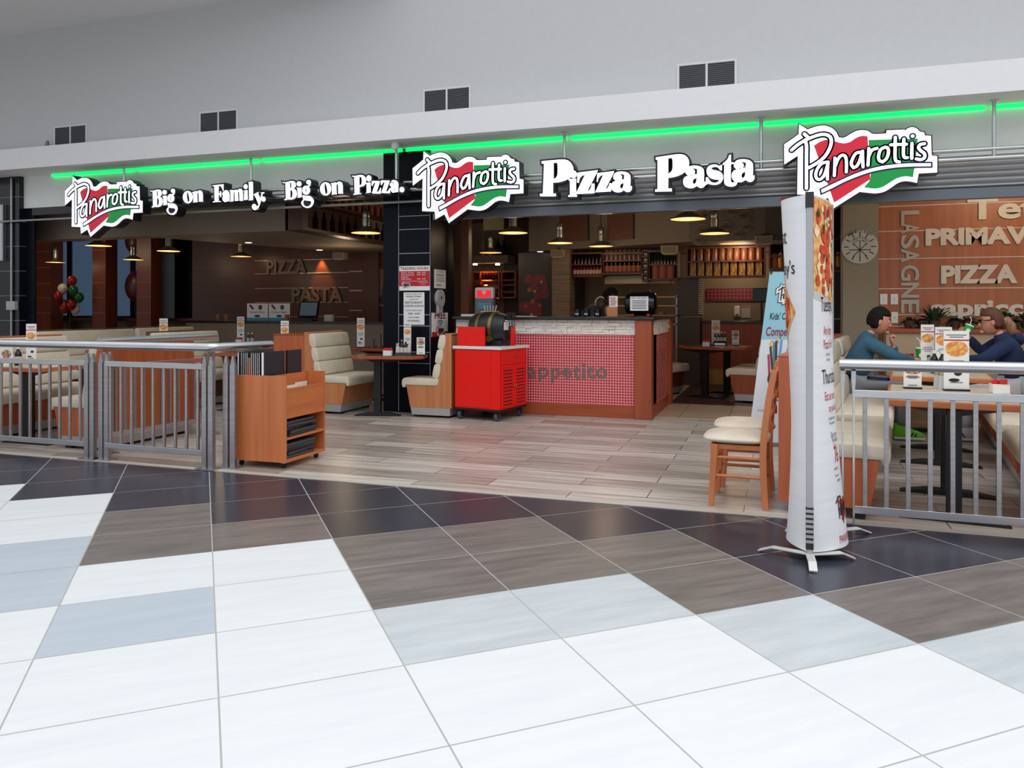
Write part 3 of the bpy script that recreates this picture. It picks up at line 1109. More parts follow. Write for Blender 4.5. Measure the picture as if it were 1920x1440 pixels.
NA = 0.38
def left_b(b0, b1, label):
    make_bench(label, b1 - b0, booth(-NA - 0.68, b0), BR, woodm=WRED, kick=b0 > 0)
def right_b(b0, b1, label):
    make_bench(label, b1 - b0, booth(NA + 0.68, b1), BR + PI, woodm=WRED)
left_b(-0.28, 0.82, 'cream booth bench with brown end panel just behind the tall white banner')
left_b(1.30, 3.02, 'cream booth bench with back rolls, second from the front in the row under the man')
left_b(3.25, 4.75, 'cream booth bench on which the man in the teal jumper sits')
right_b(0.02, 1.02, 'cream booth bench at the right edge of the photo, nearest the railing')
right_b(1.22, 2.85, 'cream booth bench at the right edge with grey kick plate, second from the railing')
right_b(3.1, 4.75, 'cream booth bench on which the woman in the navy hoodie sits')

# ================================================================ tables
TOP_L = mat('table_laminate', (206, 190, 166), 0.35, noise=((3, 24, 3), (190, 172, 148), 0.3, 0.7))


def make_table(label, w, l, feet, loc, rz, h=0.80, topm=None, edgem=None, group='booth tables', clip=0.0, foot_w=0.32, cx=0.0):
    """local: centre of the top at the origin; feet = list of y of the columns"""
    t = thing('booth_table', label, 'table', loc, rz, group)
    hw, hl = w / 2, l / 2
    def octo(a, b, c):
        return [(-a + c, -b), (a - c, -b), (a, -b + c), (a, b - c), (a - c, b), (-a + c, b), (-a, b - c), (-a, -b + c)] if c else [(-a, -b), (a, -b), (a, b), (-a, b)]
    G().prism(octo(hw, hl, clip), 'z', h - 0.045, h - 0.003).build('table_edge', edgem or WOOD_X, t, bevel=0.006)
    G().prism(octo(hw - 0.02, hl - 0.02, clip), 'z', h - 0.004, h).build('tabletop', topm or TOP_L, t)
    for y in feet:
        G().box(cx - 0.045, cx + 0.045, y - 0.045, y + 0.045, 0.03, h - 0.06).build('column', BLACK, t, bevel=0.006)
        G().prism([(cx - foot_w, 0.004), (cx - foot_w, 0.014), (cx - 0.14, 0.045), (cx + 0.14, 0.045), (cx + foot_w, 0.014), (cx + foot_w, 0.004)], 'y', y - 0.05, y + 0.05).build('foot', BLACK, t, bevel=0.004)
        G().prism([(-hw * 0.7, h - 0.046), (-hw * 0.7, h - 0.06), (cx - 0.05, h - 0.10), (cx + 0.05, h - 0.10), (hw * 0.7, h - 0.06), (hw * 0.7, h - 0.046)], 'y', y - 0.03, y + 0.03).build('bracket', BLACK, t)
    return t


make_table('booth table with pale top nearest the right steel railing', 0.80, 1.14, [-0.41, 0.41], booth(0, 0.40), BR)
make_table('booth table in the middle of the right row, in front of the seated couple', 0.80, 1.20, [-0.42, 0.42], booth(0, 2.45), BR)
make_table('booth table between the seated man and woman', 0.80, 1.25, [0.1], booth(0, 3.98), BR)
TDK = mat('dark_table_top', (84, 62, 54), 0.25, noise=((3, 20, 3), (66, 48, 42), 0.3, 0.7))
make_table('reddish table with a condiment tray, against the black tiled pillar', 0.94, 0.54, [0.0], (-4.76, 9.02, 0), math.radians(15), h=0.795, topm=TDK, edgem=WOOD_RED, clip=0.12, foot_w=0.3, cx=-0.16)
make_table('dark table with a menu card, left of the black pillar and further back', 0.80, 1.0, [-0.3, 0.3], (-5.72, 10.75, 0), 0, topm=TDK, edgem=WOOD_RED)
make_table('reddish table of the back booth right of the bar counter', 1.15, 0.95, [-0.38, 0.38], (-0.93, 12.75, 0), math.radians(-22), topm=TDK, edgem=WOOD_RED, clip=0.3)

# ================================================================ steel railings
def make_post(t, x, y, ang, h=0.98, name='post'):
    """two flat uprights with cranked tips, local position"""
    M4 = Matrix.Translation((x, y, 0)) @ Matrix.Rotation(ang, 4, 'Z')
    for s in (-1, 1):
        g = G()
        g.M = M4
        g.box(s * 0.033 - 0.024, s * 0.033 + 0.024, -0.022, 0.022, 0.012, 0.90)
        g.prism([(s * 0.033 - 0.024, 0.90), (s * 0.033 + 0.024, 0.90), (s * 0.033 + 0.006, h), (s * 0.033 - 0.006, h)], 'y', -0.016, 0.016)
        g.build(name, STEEL_D, t, bevel=0.002)
    g = G()
    g.M = M4
    g.box(-0.095, 0.095, -0.06, 0.06, 0.004, 0.014)
    g.build('base_plate', STEEL_D, t)


def make_panel(t, p0, p1, zb, zt, n, bw=0.012, bd=0.02, ext=0.0, flat=0.05):
    p0, p1 = Vector(p0), Vector(p1)
    d = p1 - p0
    L = d.length
    M4 = Matrix.Translation((p0.x, p0.y, 0)) @ Matrix.Rotation(math.atan2(d.y, d.x), 4, 'Z')
    for z0, z1, nm in ((zb, zb + flat, 'bottom_bar'), (zt - flat, zt, 'top_bar')):
        g = G()
        g.M = M4
        g.box(0, L, -0.012, 0.012, z0, z1)
        g.build(nm, STEEL, t, bevel=0.003)
    for k in range(n):
        x = L * (k + 0.5) / n + ext
        g = G()
        g.M = M4
        g.box(x - bw, x + bw, -bd / 2, bd / 2, zb + flat, zt - flat)
        g.build('baluster', STEEL_D, t, bevel=0.002)


# right railing
t = thing('steel_railing', 'brushed steel railing with round handrail in front of the seated couple, right', 'railing', (0.45, 5.45, 0))
G().cyl((-0.075, 0, 1.035), (4.2, 0, 1.035), 0.037, 18).build('handrail', STEEL, t, smooth=True)
g = G()
for x in (-0.055, 0.01):
    g.box(x - 0.006, x + 0.006, -0.02, 0.02, 0.006, 0.86)
    g.box(x - 0.012, x + 0.012, -0.02, 0.02, 0.93, 0.995)
    g.prism([(x - 0.006, 0.86), (x + 0.006, 0.86), (x + 0.012, 0.93), (x - 0.012, 0.93)], 'y', -0.02, 0.02)
g.build('end_post', STEEL, t)
make_panel(t, (0.01, 0), (4.0, 0), 0.08, 0.875, 32, bw=0.0135, bd=0.016, ext=0.005)
for x in (2.1, 4.05):
    make_post(t, x, 0, 0, h=1.0)

# left railing along the terrace edge, turning into the entrance
t = thing('steel_railing', 'brushed steel railing along the tiled floor at the left, turning in beside the menu trolley', 'railing', (-4.66, 5.52, 0))
hr = [(-6.0, 0.02, 1.06), (-0.03, 0.0, 1.06), (0.005, 0.012, 1.06), (0.03, 0.05, 1.06), (0.18, 0.62, 1.06)]
G().tube(hr, 0.037, 16).build('handrail', STEEL, t, smooth=True)
make_post(t, -0.01, 0.0, 0)
make_post(t, 0.125, 0.11, 0.15)
make_post(t, -1.36, 0.02, 0)
make_post(t, -1.21, 0.04, 0)
make_post(t, -3.1, 0.02, 0)
make_panel(t, (-1.18, 0.02), (-0.06, 0.0), 0.115, 0.915, 9)
make_panel(t, (-3.05, 0.02), (-1.42, 0.02), 0.115, 0.915, 13)
make_panel(t, (-4.85, 0.02), (-3.15, 0.02), 0.115, 0.915, 13)

# second railing running back between terrace booths
p0, p1 = Vector((-6.06, 5.72, 0)), Vector((-5.93, 7.03, 0))
t = thing('steel_railing', 'steel railing running back in front of the orange bench, behind the front railing', 'railing', p0)
d = p1 - p0
G().tube([(0, -0.05, 1.085), (d.x, d.y + 0.1, 1.085)], 0.037, 14).build('handrail', STEEL, t, smooth=True)
make_panel(t, (0.01, 0.08, 0), (d.x, d.y - 0.06, 0), 0.16, 0.86, 11)
make_post(t, d.x, d.y, PI / 2)
make_post(t, 0.0, 0.05, PI / 2)

# ================================================================ benches left of the railing
make_bench('orange wooden booth bench turned away, behind the receding left railing', 1.25, (-6.22, 7.12, 0), PI, woodm=WORANGE)
make_bench('cream booth bench with orange top rail at the far left behind the railing', 1.5, (-8.42, 5.75, 0), 0, woodm=WORANGE)
make_bench('long cream booth bench with dark top rail, left, in front of the window columns', 1.75, (-10.2, 8.35, 0), 0, woodm=WOOD_DKZ)
make_bench('cream booth bench with dark top rail, in the middle of the left dining room', 1.25, (-8.2, 8.45, 0), 0, woodm=WOOD_DKZ)
make_bench('cream booth bench at the back of the left dining room, before the service counter', 1.3, (-10.4, 10.4, 0), 0, woodm=WOOD_DKZ)
make_table('wooden booth table at the far left behind the railing', 0.72, 1.05, [-0.35, 0.35], (-7.32, 6.32, 0), 0, edgem=WOOD_X)
make_table('wooden booth table behind the receding left railing', 0.8, 1.1, [-0.35, 0.35], (-9.0, 9.1, 0), 0, topm=TDK, edgem=WOOD_RED)
make_table('wooden booth table in the left dining room beside the cream bench', 0.8, 1.1, [-0.35, 0.35], (-6.92, 9.1, 0), 0, topm=TDK, edgem=WOOD_RED)
g = G()
# benches of the back booth right of the bar
make_bench('cream bench with white kick plate at the back, right of the cream floor tiles', 1.1, (0.10, 12.95, 0), PI - math.radians(8), woodm=WOOD_RED, group='booth benches')
make_bench('dim bench of the back booth, right behind the bar counter corner', 1.2, (-2.45, 12.0, 0), -math.radians(22), woodm=WOOD_DKZ)

# ================================================================ bar counter
MOS = swizzle(grid_mat('red_mosaic', (206, 22, 44), (180, 14, 32), (238, 176, 178), 0.035, 0.035, 0.004, 0.25), 0, 2)
MOSS = swizzle(grid_mat('red_mosaic_side', (206, 22, 44), (180, 14, 32), (238, 176, 178), 0.035, 0.035, 0.004, 0.25), 1, 2)
t = thing('bar_counter', 'bar counter with red mosaic front, white stone band and dark top', 'bar counter', (-1.6, 9.75, 0))
G().box(-2.55, -0.09, 0.03, 0.09, 0.16, 1.06).build('mosaic_front', MOS, t)
G().box(-2.55, -0.09, 0.01, 0.09, 0.005, 0.16).build('plinth', WOOD_REDX, t)
# stacked stone band
STONE = mat('split_stone', (246, 242, 234), 0.8, noise=((9, 9, 30), (218, 210, 200), 0.4, 0.78))
def stones(x0, x1, z0, z1, axis, base, rng):
    g = G()
    z = z0
    while z < z1 - 0.004:
        h = min(rng.uniform(0.018, 0.04), z1 - z)
        x = x0
        while x < x1 - 0.004:
            w = min(rng.uniform(0.06, 0.22), x1 - x)
            d = rng.uniform(0.012, 0.034)
            if axis == 'x':
                g.box(x + 0.0015, x + w - 0.0015, base - d, base + 0.05, z + 0.001, z + h - 0.001)
            else:
                g.box(base - 0.05, base + d, x + 0.0015, x + w - 0.0015, z + 0.001, z + h - 0.001)
            x += w
        z += h
    return g
rs = random.Random(11)
stones(-2.55, -0.1, 1.06, 1.25, 'x', 0.04, rs).build('stone_band', STONE, t, bevel=0.002, seg=1)
G().box(-0.1, 0.11, -0.03, 0.14, 0.005, 1.25).build('corner_post', WOOD_RED, t, bevel=0.006)
G().box(0.03, 0.09, 0.14, 1.72, 0.16, 1.06).build('side_mosaic', MOSS, t)
G().box(0.02, 0.11, 0.14, 1.72, 0.005, 0.16).build('plinth', WOOD_REDX, t)
stones(0.14, 1.60, 1.06, 1.25, 'y', 0.09, rs).build('stone_band', STONE, t, bevel=0.002, seg=1)
G().box(-0.02, 0.14, 1.6, 1.78, 0.005, 1.25).build('end_post', WOOD_RED, t, bevel=0.006)
G().box(-2.55, 0.09, 0.09, 0.5, 0.0, 1.25).box(-0.2, 0.05, 0.5, 1.7, 0, 1.25).build('carcass', WOOD_DK, t)
GRAN = mat('dark_granite', (38, 34, 34), 0.25, noise=((60, 60, 60), (60, 54, 52), 0.5, 0.7))
G().prism([(-2.58, -0.06), (0.14, -0.06), (0.17, 0.0), (0.17, 1.82), (-0.5, 1.82), (-0.5, 0.62), (-2.58, 0.62)], 'z', 1.25, 1.285).build('countertop', GRAN, t, bevel=0.006)
LETM = mat('steel_letters', (132, 116, 112), 0.4, 0.3)
x = None
for ch, X, yb in (('a', 997, 708), ('p', 1019, 707), ('p', 1042, 708), ('e', 1063, 708), ('t', 1082, 709), ('i', 1095, 709), ('t', 1108, 709), ('o', 1128, 709)):
    p = on_v(X, yb, 9.78)
    g = text_g(G(), ch, 0.275, (p.x + 1.6, 0.0265, p.z), offset=0.025)
    g2 = G()
    g2.v, g2.f, g2.m = g.v, g.f, g.m
    g2.build('letter', LETM, t)

# ================================================================ red cart with barrel dispenser
cx, cy = -3.215, 8.92
th = math.atan2(0.10, -0.63)
t = thing('drinks_cart', 'bright red trolley cabinet on black castors with louvred doors, before the bar', 'cart', (cx, cy, 0), -math.radians(10.5))
# local: corner at the origin, x to the left is the plain side (-x), y back is the door side
CW, CD = 0.655, 0.70
G().box(-CW, 0, 0, CD, 0.15, 0.885).build('cabinet', RED, t, bevel=0.008)
G().box(-CW - 0.0, 0.0, 0.0, CD, 0.125, 0.15).build('chassis', BLACK, t)
G().box(-CW - 0.02, 0.025, -0.02, CD + 0.02, 0.888, 0.925).build('worktop', WHITE_G, t, bevel=0.004)
G().box(-CW + 0.015, -0.13, -0.008, 0.0, 0.17, 0.87).build('side_panel', RED, t, bevel=0.003)
dr = G().box(0, 0.012, 0.03, CD - 0.03, 0.70, 0.86).build('drawer', RED, t, bevel=0.003)
G().cyl((0.012, 0.40, 0.79), (0.035, 0.40, 0.79), 0.006, 8).cyl((0.03, 0.34, 0.79), (0.03, 0.46, 0.79), 0.006, 8).build('handle', mat('brass', (176, 130, 70), 0.3, 0.9), dr)
for y0, y1 in ((0.03, 0.345), (0.355, 0.67)):
    d_ = G().box(0, 0.012, y0, y1, 0.17, 0.69).build('door', RED, t, bevel=0.003)
    lv = G()
    for k in range(11):
        lv.box(0.011, 0.0135, y0 + 0.05, y1 - 0.05, 0.20 + k * 0.042, 0.212 + k * 0.042)
    lv.build('louvre_slots', mat('slot_dark', (60, 6, 8), 0.7), d_)
    G().ell((0.025, (y1 - 0.02) if y0 < 0.1 else (y0 + 0.02), 0.42), (0.012, 0.01, 0.02), 10, 8).build('knob', mat('brass', (176, 130, 70)), d_, smooth=True)
for a, b in ((-CW + 0.06, 0.06), (-0.07, 0.07), (-0.07, CD - 0.07), (-CW + 0.06, CD - 0.07)):
    c = G().cyl((a - 0.02, b, 0.055), (a + 0.02, b, 0.060), 0.056, 18).build('castor', mat('castor_grey', (70, 78, 92), 0.5), t, smooth=True)
    G().box(a - 0.028, a - 0.022, b - 0.025, b + 0.025, 0.04, 0.125).box(a + 0.022, a + 0.028, b - 0.025, b + 0.025, 0.04, 0.125).build('fork', BLACK, c)
M_C = Matrix.Translation((cx, cy, 0)) @ Matrix.Rotation(-math.radians(10.5), 4, 'Z')
def cartp(x, y, z=0.926):
    return M_C @ Vector((x, y, z))
t = tag(G().box(-0.2, 0.2, -0.012, 0.012, 0, 0.24).build('splash_panel', RED, None, bevel=0.004), 'small red upright panel standing on the red cart, left of the barrel', 'panel')
t.location = cartp(-0.42, 0.02)
t.rotation_euler = (0, 0, -math.radians(10.5))
t = tag(G().box(-0.008, 0.008, -0.05, 0.05, 0, 0.24).build('splash_panel', RED, None, bevel=0.004), 'narrow red upright panel on the red cart, right of the barrel', 'panel')
t.location = cartp(0.0, 0.34)
t.rotation_euler = (0, 0, -math.radians(10.5))
b = thing('drinks_barrel', 'black barrel drinks dispenser with two gold bands and silver taps on the red cart', 'barrel', cartp(-0.30, 0.31), math.radians(-10.5))
BB = mat('barrel_black', (30, 32, 36), 0.35)
GOLD = mat('gold_band', (150, 118, 66), 0.35, 0.7)
def barrel_r(x):
    return 0.205 - 0.045 * (x / 0.25) ** 2
pts = [-0.25 + 0.50 * k / 16 for k in range(17)]
g = G()
g.M = Matrix.Translation((0, 0, 0.225)) @ Matrix.Rotation(PI / 2, 4, 'Y')
g.lathe([(barrel_r(0.25) * 0.9, -0.252)] + [(barrel_r(q), q) for q in pts] + [(barrel_r(0.25) * 0.9, 0.252)], 32)
g.build('cask', BB, b, smooth=True)
for c in (-0.11, 0.08):
    g = G()
    g.M = Matrix.Translation((0, 0, 0.225)) @ Matrix.Rotation(PI / 2, 4, 'Y')
    g.lathe([(barrel_r(c) - 0.01, c - 0.022), (barrel_r(c - 0.02) + 0.004, c - 0.02), (barrel_r(c + 0.02) + 0.004, c + 0.02), (barrel_r(c) - 0.01, c + 0.022)], 32)
    g.build('band', GOLD, b, smooth=True)
G().box(-0.21, 0.21, -0.13, 0.13, 0.0, 0.07).build('cradle', BB, b, bevel=0.01)
G().box(-0.12, 0.10, -0.206, -0.196, 0.055, 0.125).build('name_plate', GOLD, b)
G().box(0.25, 0.26, -0.12, -0.02, 0.20, 0.30).build('price_card', WHITE, b)
for k, y in enumerate((-0.09, -0.03, 0.03, 0.09)):
    tp = G().cyl((0.24, y, 0.32), (0.30, y, 0.31), 0.012, 10).cyl((0.297, y, 0.315), (0.30, y, 0.25), 0.01, 10).build('tap', STEEL, b, smooth=True)
    G().cyl((0.295, y, 0.315), (0.285, y, 0.42), 0.012, 10).build('tap_handle', BLACK, tp, smooth=True)

# ================================================================ menu trolley by the railing
MT = (-4.02, 5.71)
t = thing('menu_trolley', 'orange wooden menu trolley on small castors with open shelves, by the left railing', 'trolley', (MT[0], MT[1], 0))
w, dp = 0.57, 0.60
wd = wood('trolley_oak', (212, 126, 74), (192, 106, 58), 'z')
wdx = wood('trolley_oak_across', (212, 126, 74), (192, 106, 58), 'y')
G().box(-w, 0, 0, 0.02, 0.06, 0.81).build('side_panel', wd, t, bevel=0.002)
G().box(-w, 0, dp, dp + 0.02, 0.06, 0.81).build('side_panel', wd, t, bevel=0.002)
G().box(-w, -w + 0.02, 0.02, dp, 0.06, 0.81).build('back_panel', wd, t)
G().box(-w + 0.02, 0, 0.02, dp, 0.06, 0.085).build('shelf', wdx, t)
G().box(-w + 0.02, 0, 0.02, dp, 0.255, 0.275).build('shelf', wdx, t)
G().box(-w + 0.02, 0, 0.02, dp, 0.44, 0.46).build('shelf', wdx, t)
G().box(-0.025, -0.008, 0.02, dp, 0.46, 0.70).build('bin_front', wdx, t)
G().box(-0.22, -0.2, 0.02, dp, 0.46, 0.80).build('bin_divider', wdx, t)
for a, b_ in ((-w + 0.07, 0.06), (-0.06, 0.06), (-0.06, dp - 0.04), (-w + 0.07, dp - 0.04)):
    c = G().cyl((a - 0.012, b_, 0.028), (a + 0.012, b_, 0.028), 0.023, 14).build('castor', RUBBER, t, smooth=True)
    G().box(a - 0.018, a + 0.018, b_ - 0.015, b_ + 0.015, 0.045, 0.06).build('castor_plate', STEEL_D, c)
# black folded menus on the two shelves, white leaflets and the tall menus on top
rm = random.Random(5)
MENU_B = mat('menu_black', (44, 44, 50), 0.55)
for sh, z0, n in (('upper', 0.2765, 5), ('lower', 0.0865, 5)):
    z = z0
    for k in range(n):
        o = thing('menu_folder', 'flat black menu folder in the pile on the %s shelf of the menu trolley' % sh, 'menu', (MT[0] - 0.215 + rm.uniform(-0.02, 0.02), MT[1] + 0.27 + rm.uniform(-0.02, 0.03), z), rm.uniform(-0.05, 0.05), 'black menus on the %s trolley shelf' % sh)
        G().box(-0.19, 0.19, -0.22, 0.22, 0, 0.004).box(-0.19, 0.19, -0.22, 0.22, 0.022, 0.026).box(-0.19, 0.19, -0.22, -0.216, 0, 0.026).build('cover', MENU_B, o)
        G().box(-0.18, 0.185, -0.215, 0.215, 0.0045, 0.0215).build('pages', mat('dim_pages', (90, 90, 94), 0.7), o)
        z += 0.0268
for k, (x, wdt) in enumerate(((-0.515, 0.02), (-0.482, 0.013), (-0.461, 0.013), (-0.441, 0.013), (-0.421, 0.013), (-0.375, 0.014), (-0.354, 0.013), (-0.334, 0.013), (-0.314, 0.013), (-0.294, 0.013), (-0.258, 0.03))):
    o = thing('menu_folder', 'tall dark menu standing upright, white page edges showing, in the top of the menu trolley', 'menu', (MT[0] + x, MT[1] + 0.03, 0.461), 0, 'upright menus in the trolley bin')
    H = 0.545 if wdt < 0.025 else 0.55
    G().box(-wdt / 2, -wdt / 2 + 0.003, 0, 0.30, 0, H).box(wdt / 2 - 0.003, wdt / 2, 0, 0.30, 0, H).box(-wdt / 2, wdt / 2, 0.297, 0.30, 0, H).build('cover', MENU_B, o)
    G().box(-wdt / 2 + 0.003, wdt / 2 - 0.003, 0.002, 0.296, 0.004, H - 0.004).build('pages', WHITE, o)
o = tag(G().box(-0.008, 0.008, -0.0, 0.2, 0, 0.50).build('wooden_divider', wd), 'orange wooden upright slat between the tall menus on the trolley', 'slat')
o.location = (MT[0] - 0.398, MT[1] + 0.028, 0.461)
o = thing('menu_folder', 'large grey black folder standing in the trolley, behind the white edged menus', 'menu', (MT[0] - 0.243, MT[1] + 0.345, 0.461), 0)
G().box(0, 0.004, 0, 0.23, 0, 0.552).box(0.012, 0.016, 0, 0.23, 0, 0.552).box(0, 0.016, 0, 0.004, 0, 0.552).build('cover', MENU_B, o)
G().box(0.004, 0.012, 0.004, 0.226, 0.004, 0.548).build('pages', WHITE, o)
for k, (yy, hh) in enumerate(((0.12, 0.262), (0.26, 0.256), (0.37, 0.268))):
    o = tag(G().box(-0.002, 0.002, -0.09, 0.09, 0, hh).build('leaflet', WHITE), 'white leaflet standing in the front bin of the menu trolley', 'leaflet', 'leaflets in the trolley bin')
    o.location = (MT[0] - 0.05 - 0.03 * k, MT[1] + yy, 0.461)
    o.rotation_euler = (0, 0.06, 0)

# ================================================================ wooden chairs
def make_chair(label, loc, rz):
    """local: sitter faces -x; seat centre at the origin"""
    t = thing('dining_chair', label, 'chair', loc, rz, 'wooden chairs beside the tall banner')
    sh = 0.44
    for s in (-1, 1):
        y = s * 0.205
        G().prism([(-0.185, sh), (-0.135, sh), (-0.165, 0.004), (-0.20, 0.004)], 'y', y - 0.018, y + 0.018).build('leg', WOOD_CHAIR, t, bevel=0.004)
        pr = [(0.165, 0.004), (0.205, 0.004), (0.19, 0.30), (0.195, 0.5), (0.225, 0.75), (0.262, 0.965), (0.222, 0.975), (0.185, 0.78), (0.15, 0.5), (0.145, 0.30)]
        G().prism(crv(pr, True, 3, 60), 'y', y - 0.02, y + 0.02).build('leg', WOOD_CHAIR, t, bevel=0.003)
        for z in (0.35, 0.22):
            G().cyl((-0.165, y, z), (0.165, y, z), 0.011, 10).build('rung', WOOD_CHAIR, t, smooth=True)
    for z in (0.30, 0.17):
        G().cyl((-0.17, -0.2, z), (-0.17, 0.2, z), 0.011, 10).build('rung', WOOD_CHAIR, t, smooth=True)
        G().cyl((0.17, -0.2, z), (0.17, 0.2, z), 0.011, 10).build('rung', WOOD_CHAIR, t, smooth=True)
    G().box(-0.19, 0.17, -0.2, 0.2, sh - 0.035, sh).build('seat_frame', WOOD_CHAIR, t, bevel=0.004)
    for z in (0.62, 0.74, 0.86, 0.935):
        G().box(0.2 + (z - 0.62) * 0.14, 0.222 + (z - 0.62) * 0.14, -0.19, 0.19, z - 0.03, z + 0.03).build('back_slat', WOOD_CHAIR, t, bevel=0.004)
    def cush(x, y, z):
        r = max(abs(x), abs(y))
        f = 1 / max(1e-6, (abs(x) ** 4 + abs(y) ** 4) ** 0.25) * math.hypot(x, y)
        return (x * f, y * f, z if z > 0 else z * 0.8)
    G().ell((-0.02, 0, sh + 0.032), (0.235, 0.235, 0.052), 32, 16, cush).build('seat', CREAM, t, smooth=True, angle=80)
    return t


make_chair('wooden chair with cream padded seat, nearer of the two left of the tall banner', (-0.258, 5.86, 0.0), math.radians(-2))
make_chair('wooden chair with cream padded seat, farther of the two, behind the nearer one', (-0.235, 6.48, 0.0), math.radians(2))
# ================================================================ pendant lamps
LAMP_M = mat('aged_nickel', (176, 170, 160), 0.3, 0.85)
LAMP_IN = mat('lamp_inner', (255, 214, 150), 0.4, emit=(255, 196, 120), es=1.6)
BULB = mat('lit_bulb', (255, 236, 200), 0.3, emit=(255, 226, 180), es=4.0)


def make_lamp(label, loc, ceil=3.3):
    t = thing('pendant_lamp', label, 'pendant lamp', loc, 0, 'pendant lamps in the restaurant')
    prof = [(0.055, 0.10), (0.06, 0.085), (0.10, 0.07), (0.155, 0.035), (0.205, 0.006), (0.212, 0.0), (0.205, 0.002), (0.15, 0.028), (0.10, 0.058), (0.05, 0.078)]
    sh = G().lathe(prof[:6], 32).build('lamp_shade', LAMP_M, t, smooth=True)
    G().lathe(prof[5:][::-1], 32).build('shade_lining', LAMP_IN, sh, smooth=True)
    G().lathe([(0.055, 0.09), (0.058, 0.20), (0.058, 0.22), (0.05, 0.225), (0.05, 0.24), (0.054, 0.25), (0.054, 0.30), (0.04, 0.33), (0.02, 0.35), (0.012, 0.36)], 20).build('lamp_housing', LAMP_M, t, smooth=True)
    G().ell((0, 0, 0.05), (0.045, 0.045, 0.035), 14, 10).build('bulb', BULB, t, smooth=True)
    G().cyl((0, 0, 0.35), (0, 0, ceil - loc[2]), 0.006, 8).build('cord', BLACK, t)
    return t


LAMPS = [((962, 437), 'pendant lamp over the bar, just right of the black pillar', 3.3),
         ((920, 474), 'pendant lamp before the lit bottle shelf left of the bar', 3.3),
         ((1050, 456), 'pendant lamp over the middle of the bar, third from the pillar', 3.3),
         ((1127, 462), 'pendant lamp with the brightest bulb, fourth from the pillar', 3.3),
         ((1290, 411), 'pendant lamp nearest the camera, over the bar corner', 3.3),
         ((1340, 438), 'pendant lamp right of the bar corner, middle of three', 3.3),
         ((1373, 457), 'pendant lamp right of the bar corner, smallest of three', 3.3),
         ((686, 437), 'pendant lamp left of the black pillar', 3.3),
         ((452, 481), 'pendant lamp in the left dining room under the word Family', 3.3),
         ((316, 471), 'pendant lamp in the left dining room under the word Big', 3.3),
         ((185, 461), 'pendant lamp before the dim windows under the leftmost script sign', 3.3),
         ((104, 492), 'pendant lamp at the far left before the window, lowest in view', 3.3),
         ((250, 487), 'pendant lamp half hidden behind the window column on the left', 3.3)]
lamp0 = None
for (x, y), lab, ce in LAMPS:
    p = on_z(x, y, 2.5)
    far = p.y > 14.2
    if far:
        p = on_v(x, y, 13.9)
    if far:
        make_lamp(lab, p)
    elif lamp0 is None:
        lamp0 = make_lamp(lab, p)
    else:
        dup(lamp0, p, label=lab)
    point('pendant_light', (p.x, p.y, p.z - 0.03), 3.2, (1.0, 0.72, 0.42), 0.12)
# recessed downlights in the soffits
DL = mat('downlight_lit', (255, 240, 215), 0.4, emit=(255, 236, 205), es=6)
for k, (x, y, lab) in enumerate(((466, 454, 'small round downlight in the left soffit'), (599, 468, 'small round downlight in the left soffit near the orange glow'), (397, 384, 'small round downlight under the word Family'), (1013, 471, 'small round downlight at the left end of the soffit over the bar'))):
    p = on_z(x, y, 2.549 if k < 2 else 2.499 if k == 3 else 3.28)
    o = thing('downlight', lab, 'downlight', p, 0)
    G().lathe([(0.07, -0.012), (0.075, 0.0), (0.05, 0.0)], 20).build('rim', WHITE_G, o)
    G().cyl((0, 0, -0.013), (0, 0, -0.009), 0.055, 20).build('lens', DL, o)
pz = on_v(600, 478, 14.3)
spot('wall_wash', (pz.x, 14.26, 2.53), (pz.x + 0.02, 14.36, 1.9), 80, (1.0, 0.42, 0.12), math.radians(60), 0.6)
for (x, y, z, e) in ((-2.6, 12.2, 2.45, 12), (-0.6, 13.9, 2.4, 8), (-10.5, 12.6, 2.1, 10), (-7.6, 12.6, 2.1, 9), (2.8, 9.6, 3.1, 30), (-15.5, 13.4, 2.8, 16), (-12.5, 13.2, 2.4, 6), (-0.7, 15.4, 2.2, 12), (-5.3, 12.0, 2.6, 9)):
    point('interior_fill', (x, y, z), e, (1.0, 0.74, 0.48), 0.12)  # added warm fill points without fittings, brightening the dim interior

# ================================================================ words on the walls
LET_M = mat('wall_letters', (222, 214, 198), 0.45)


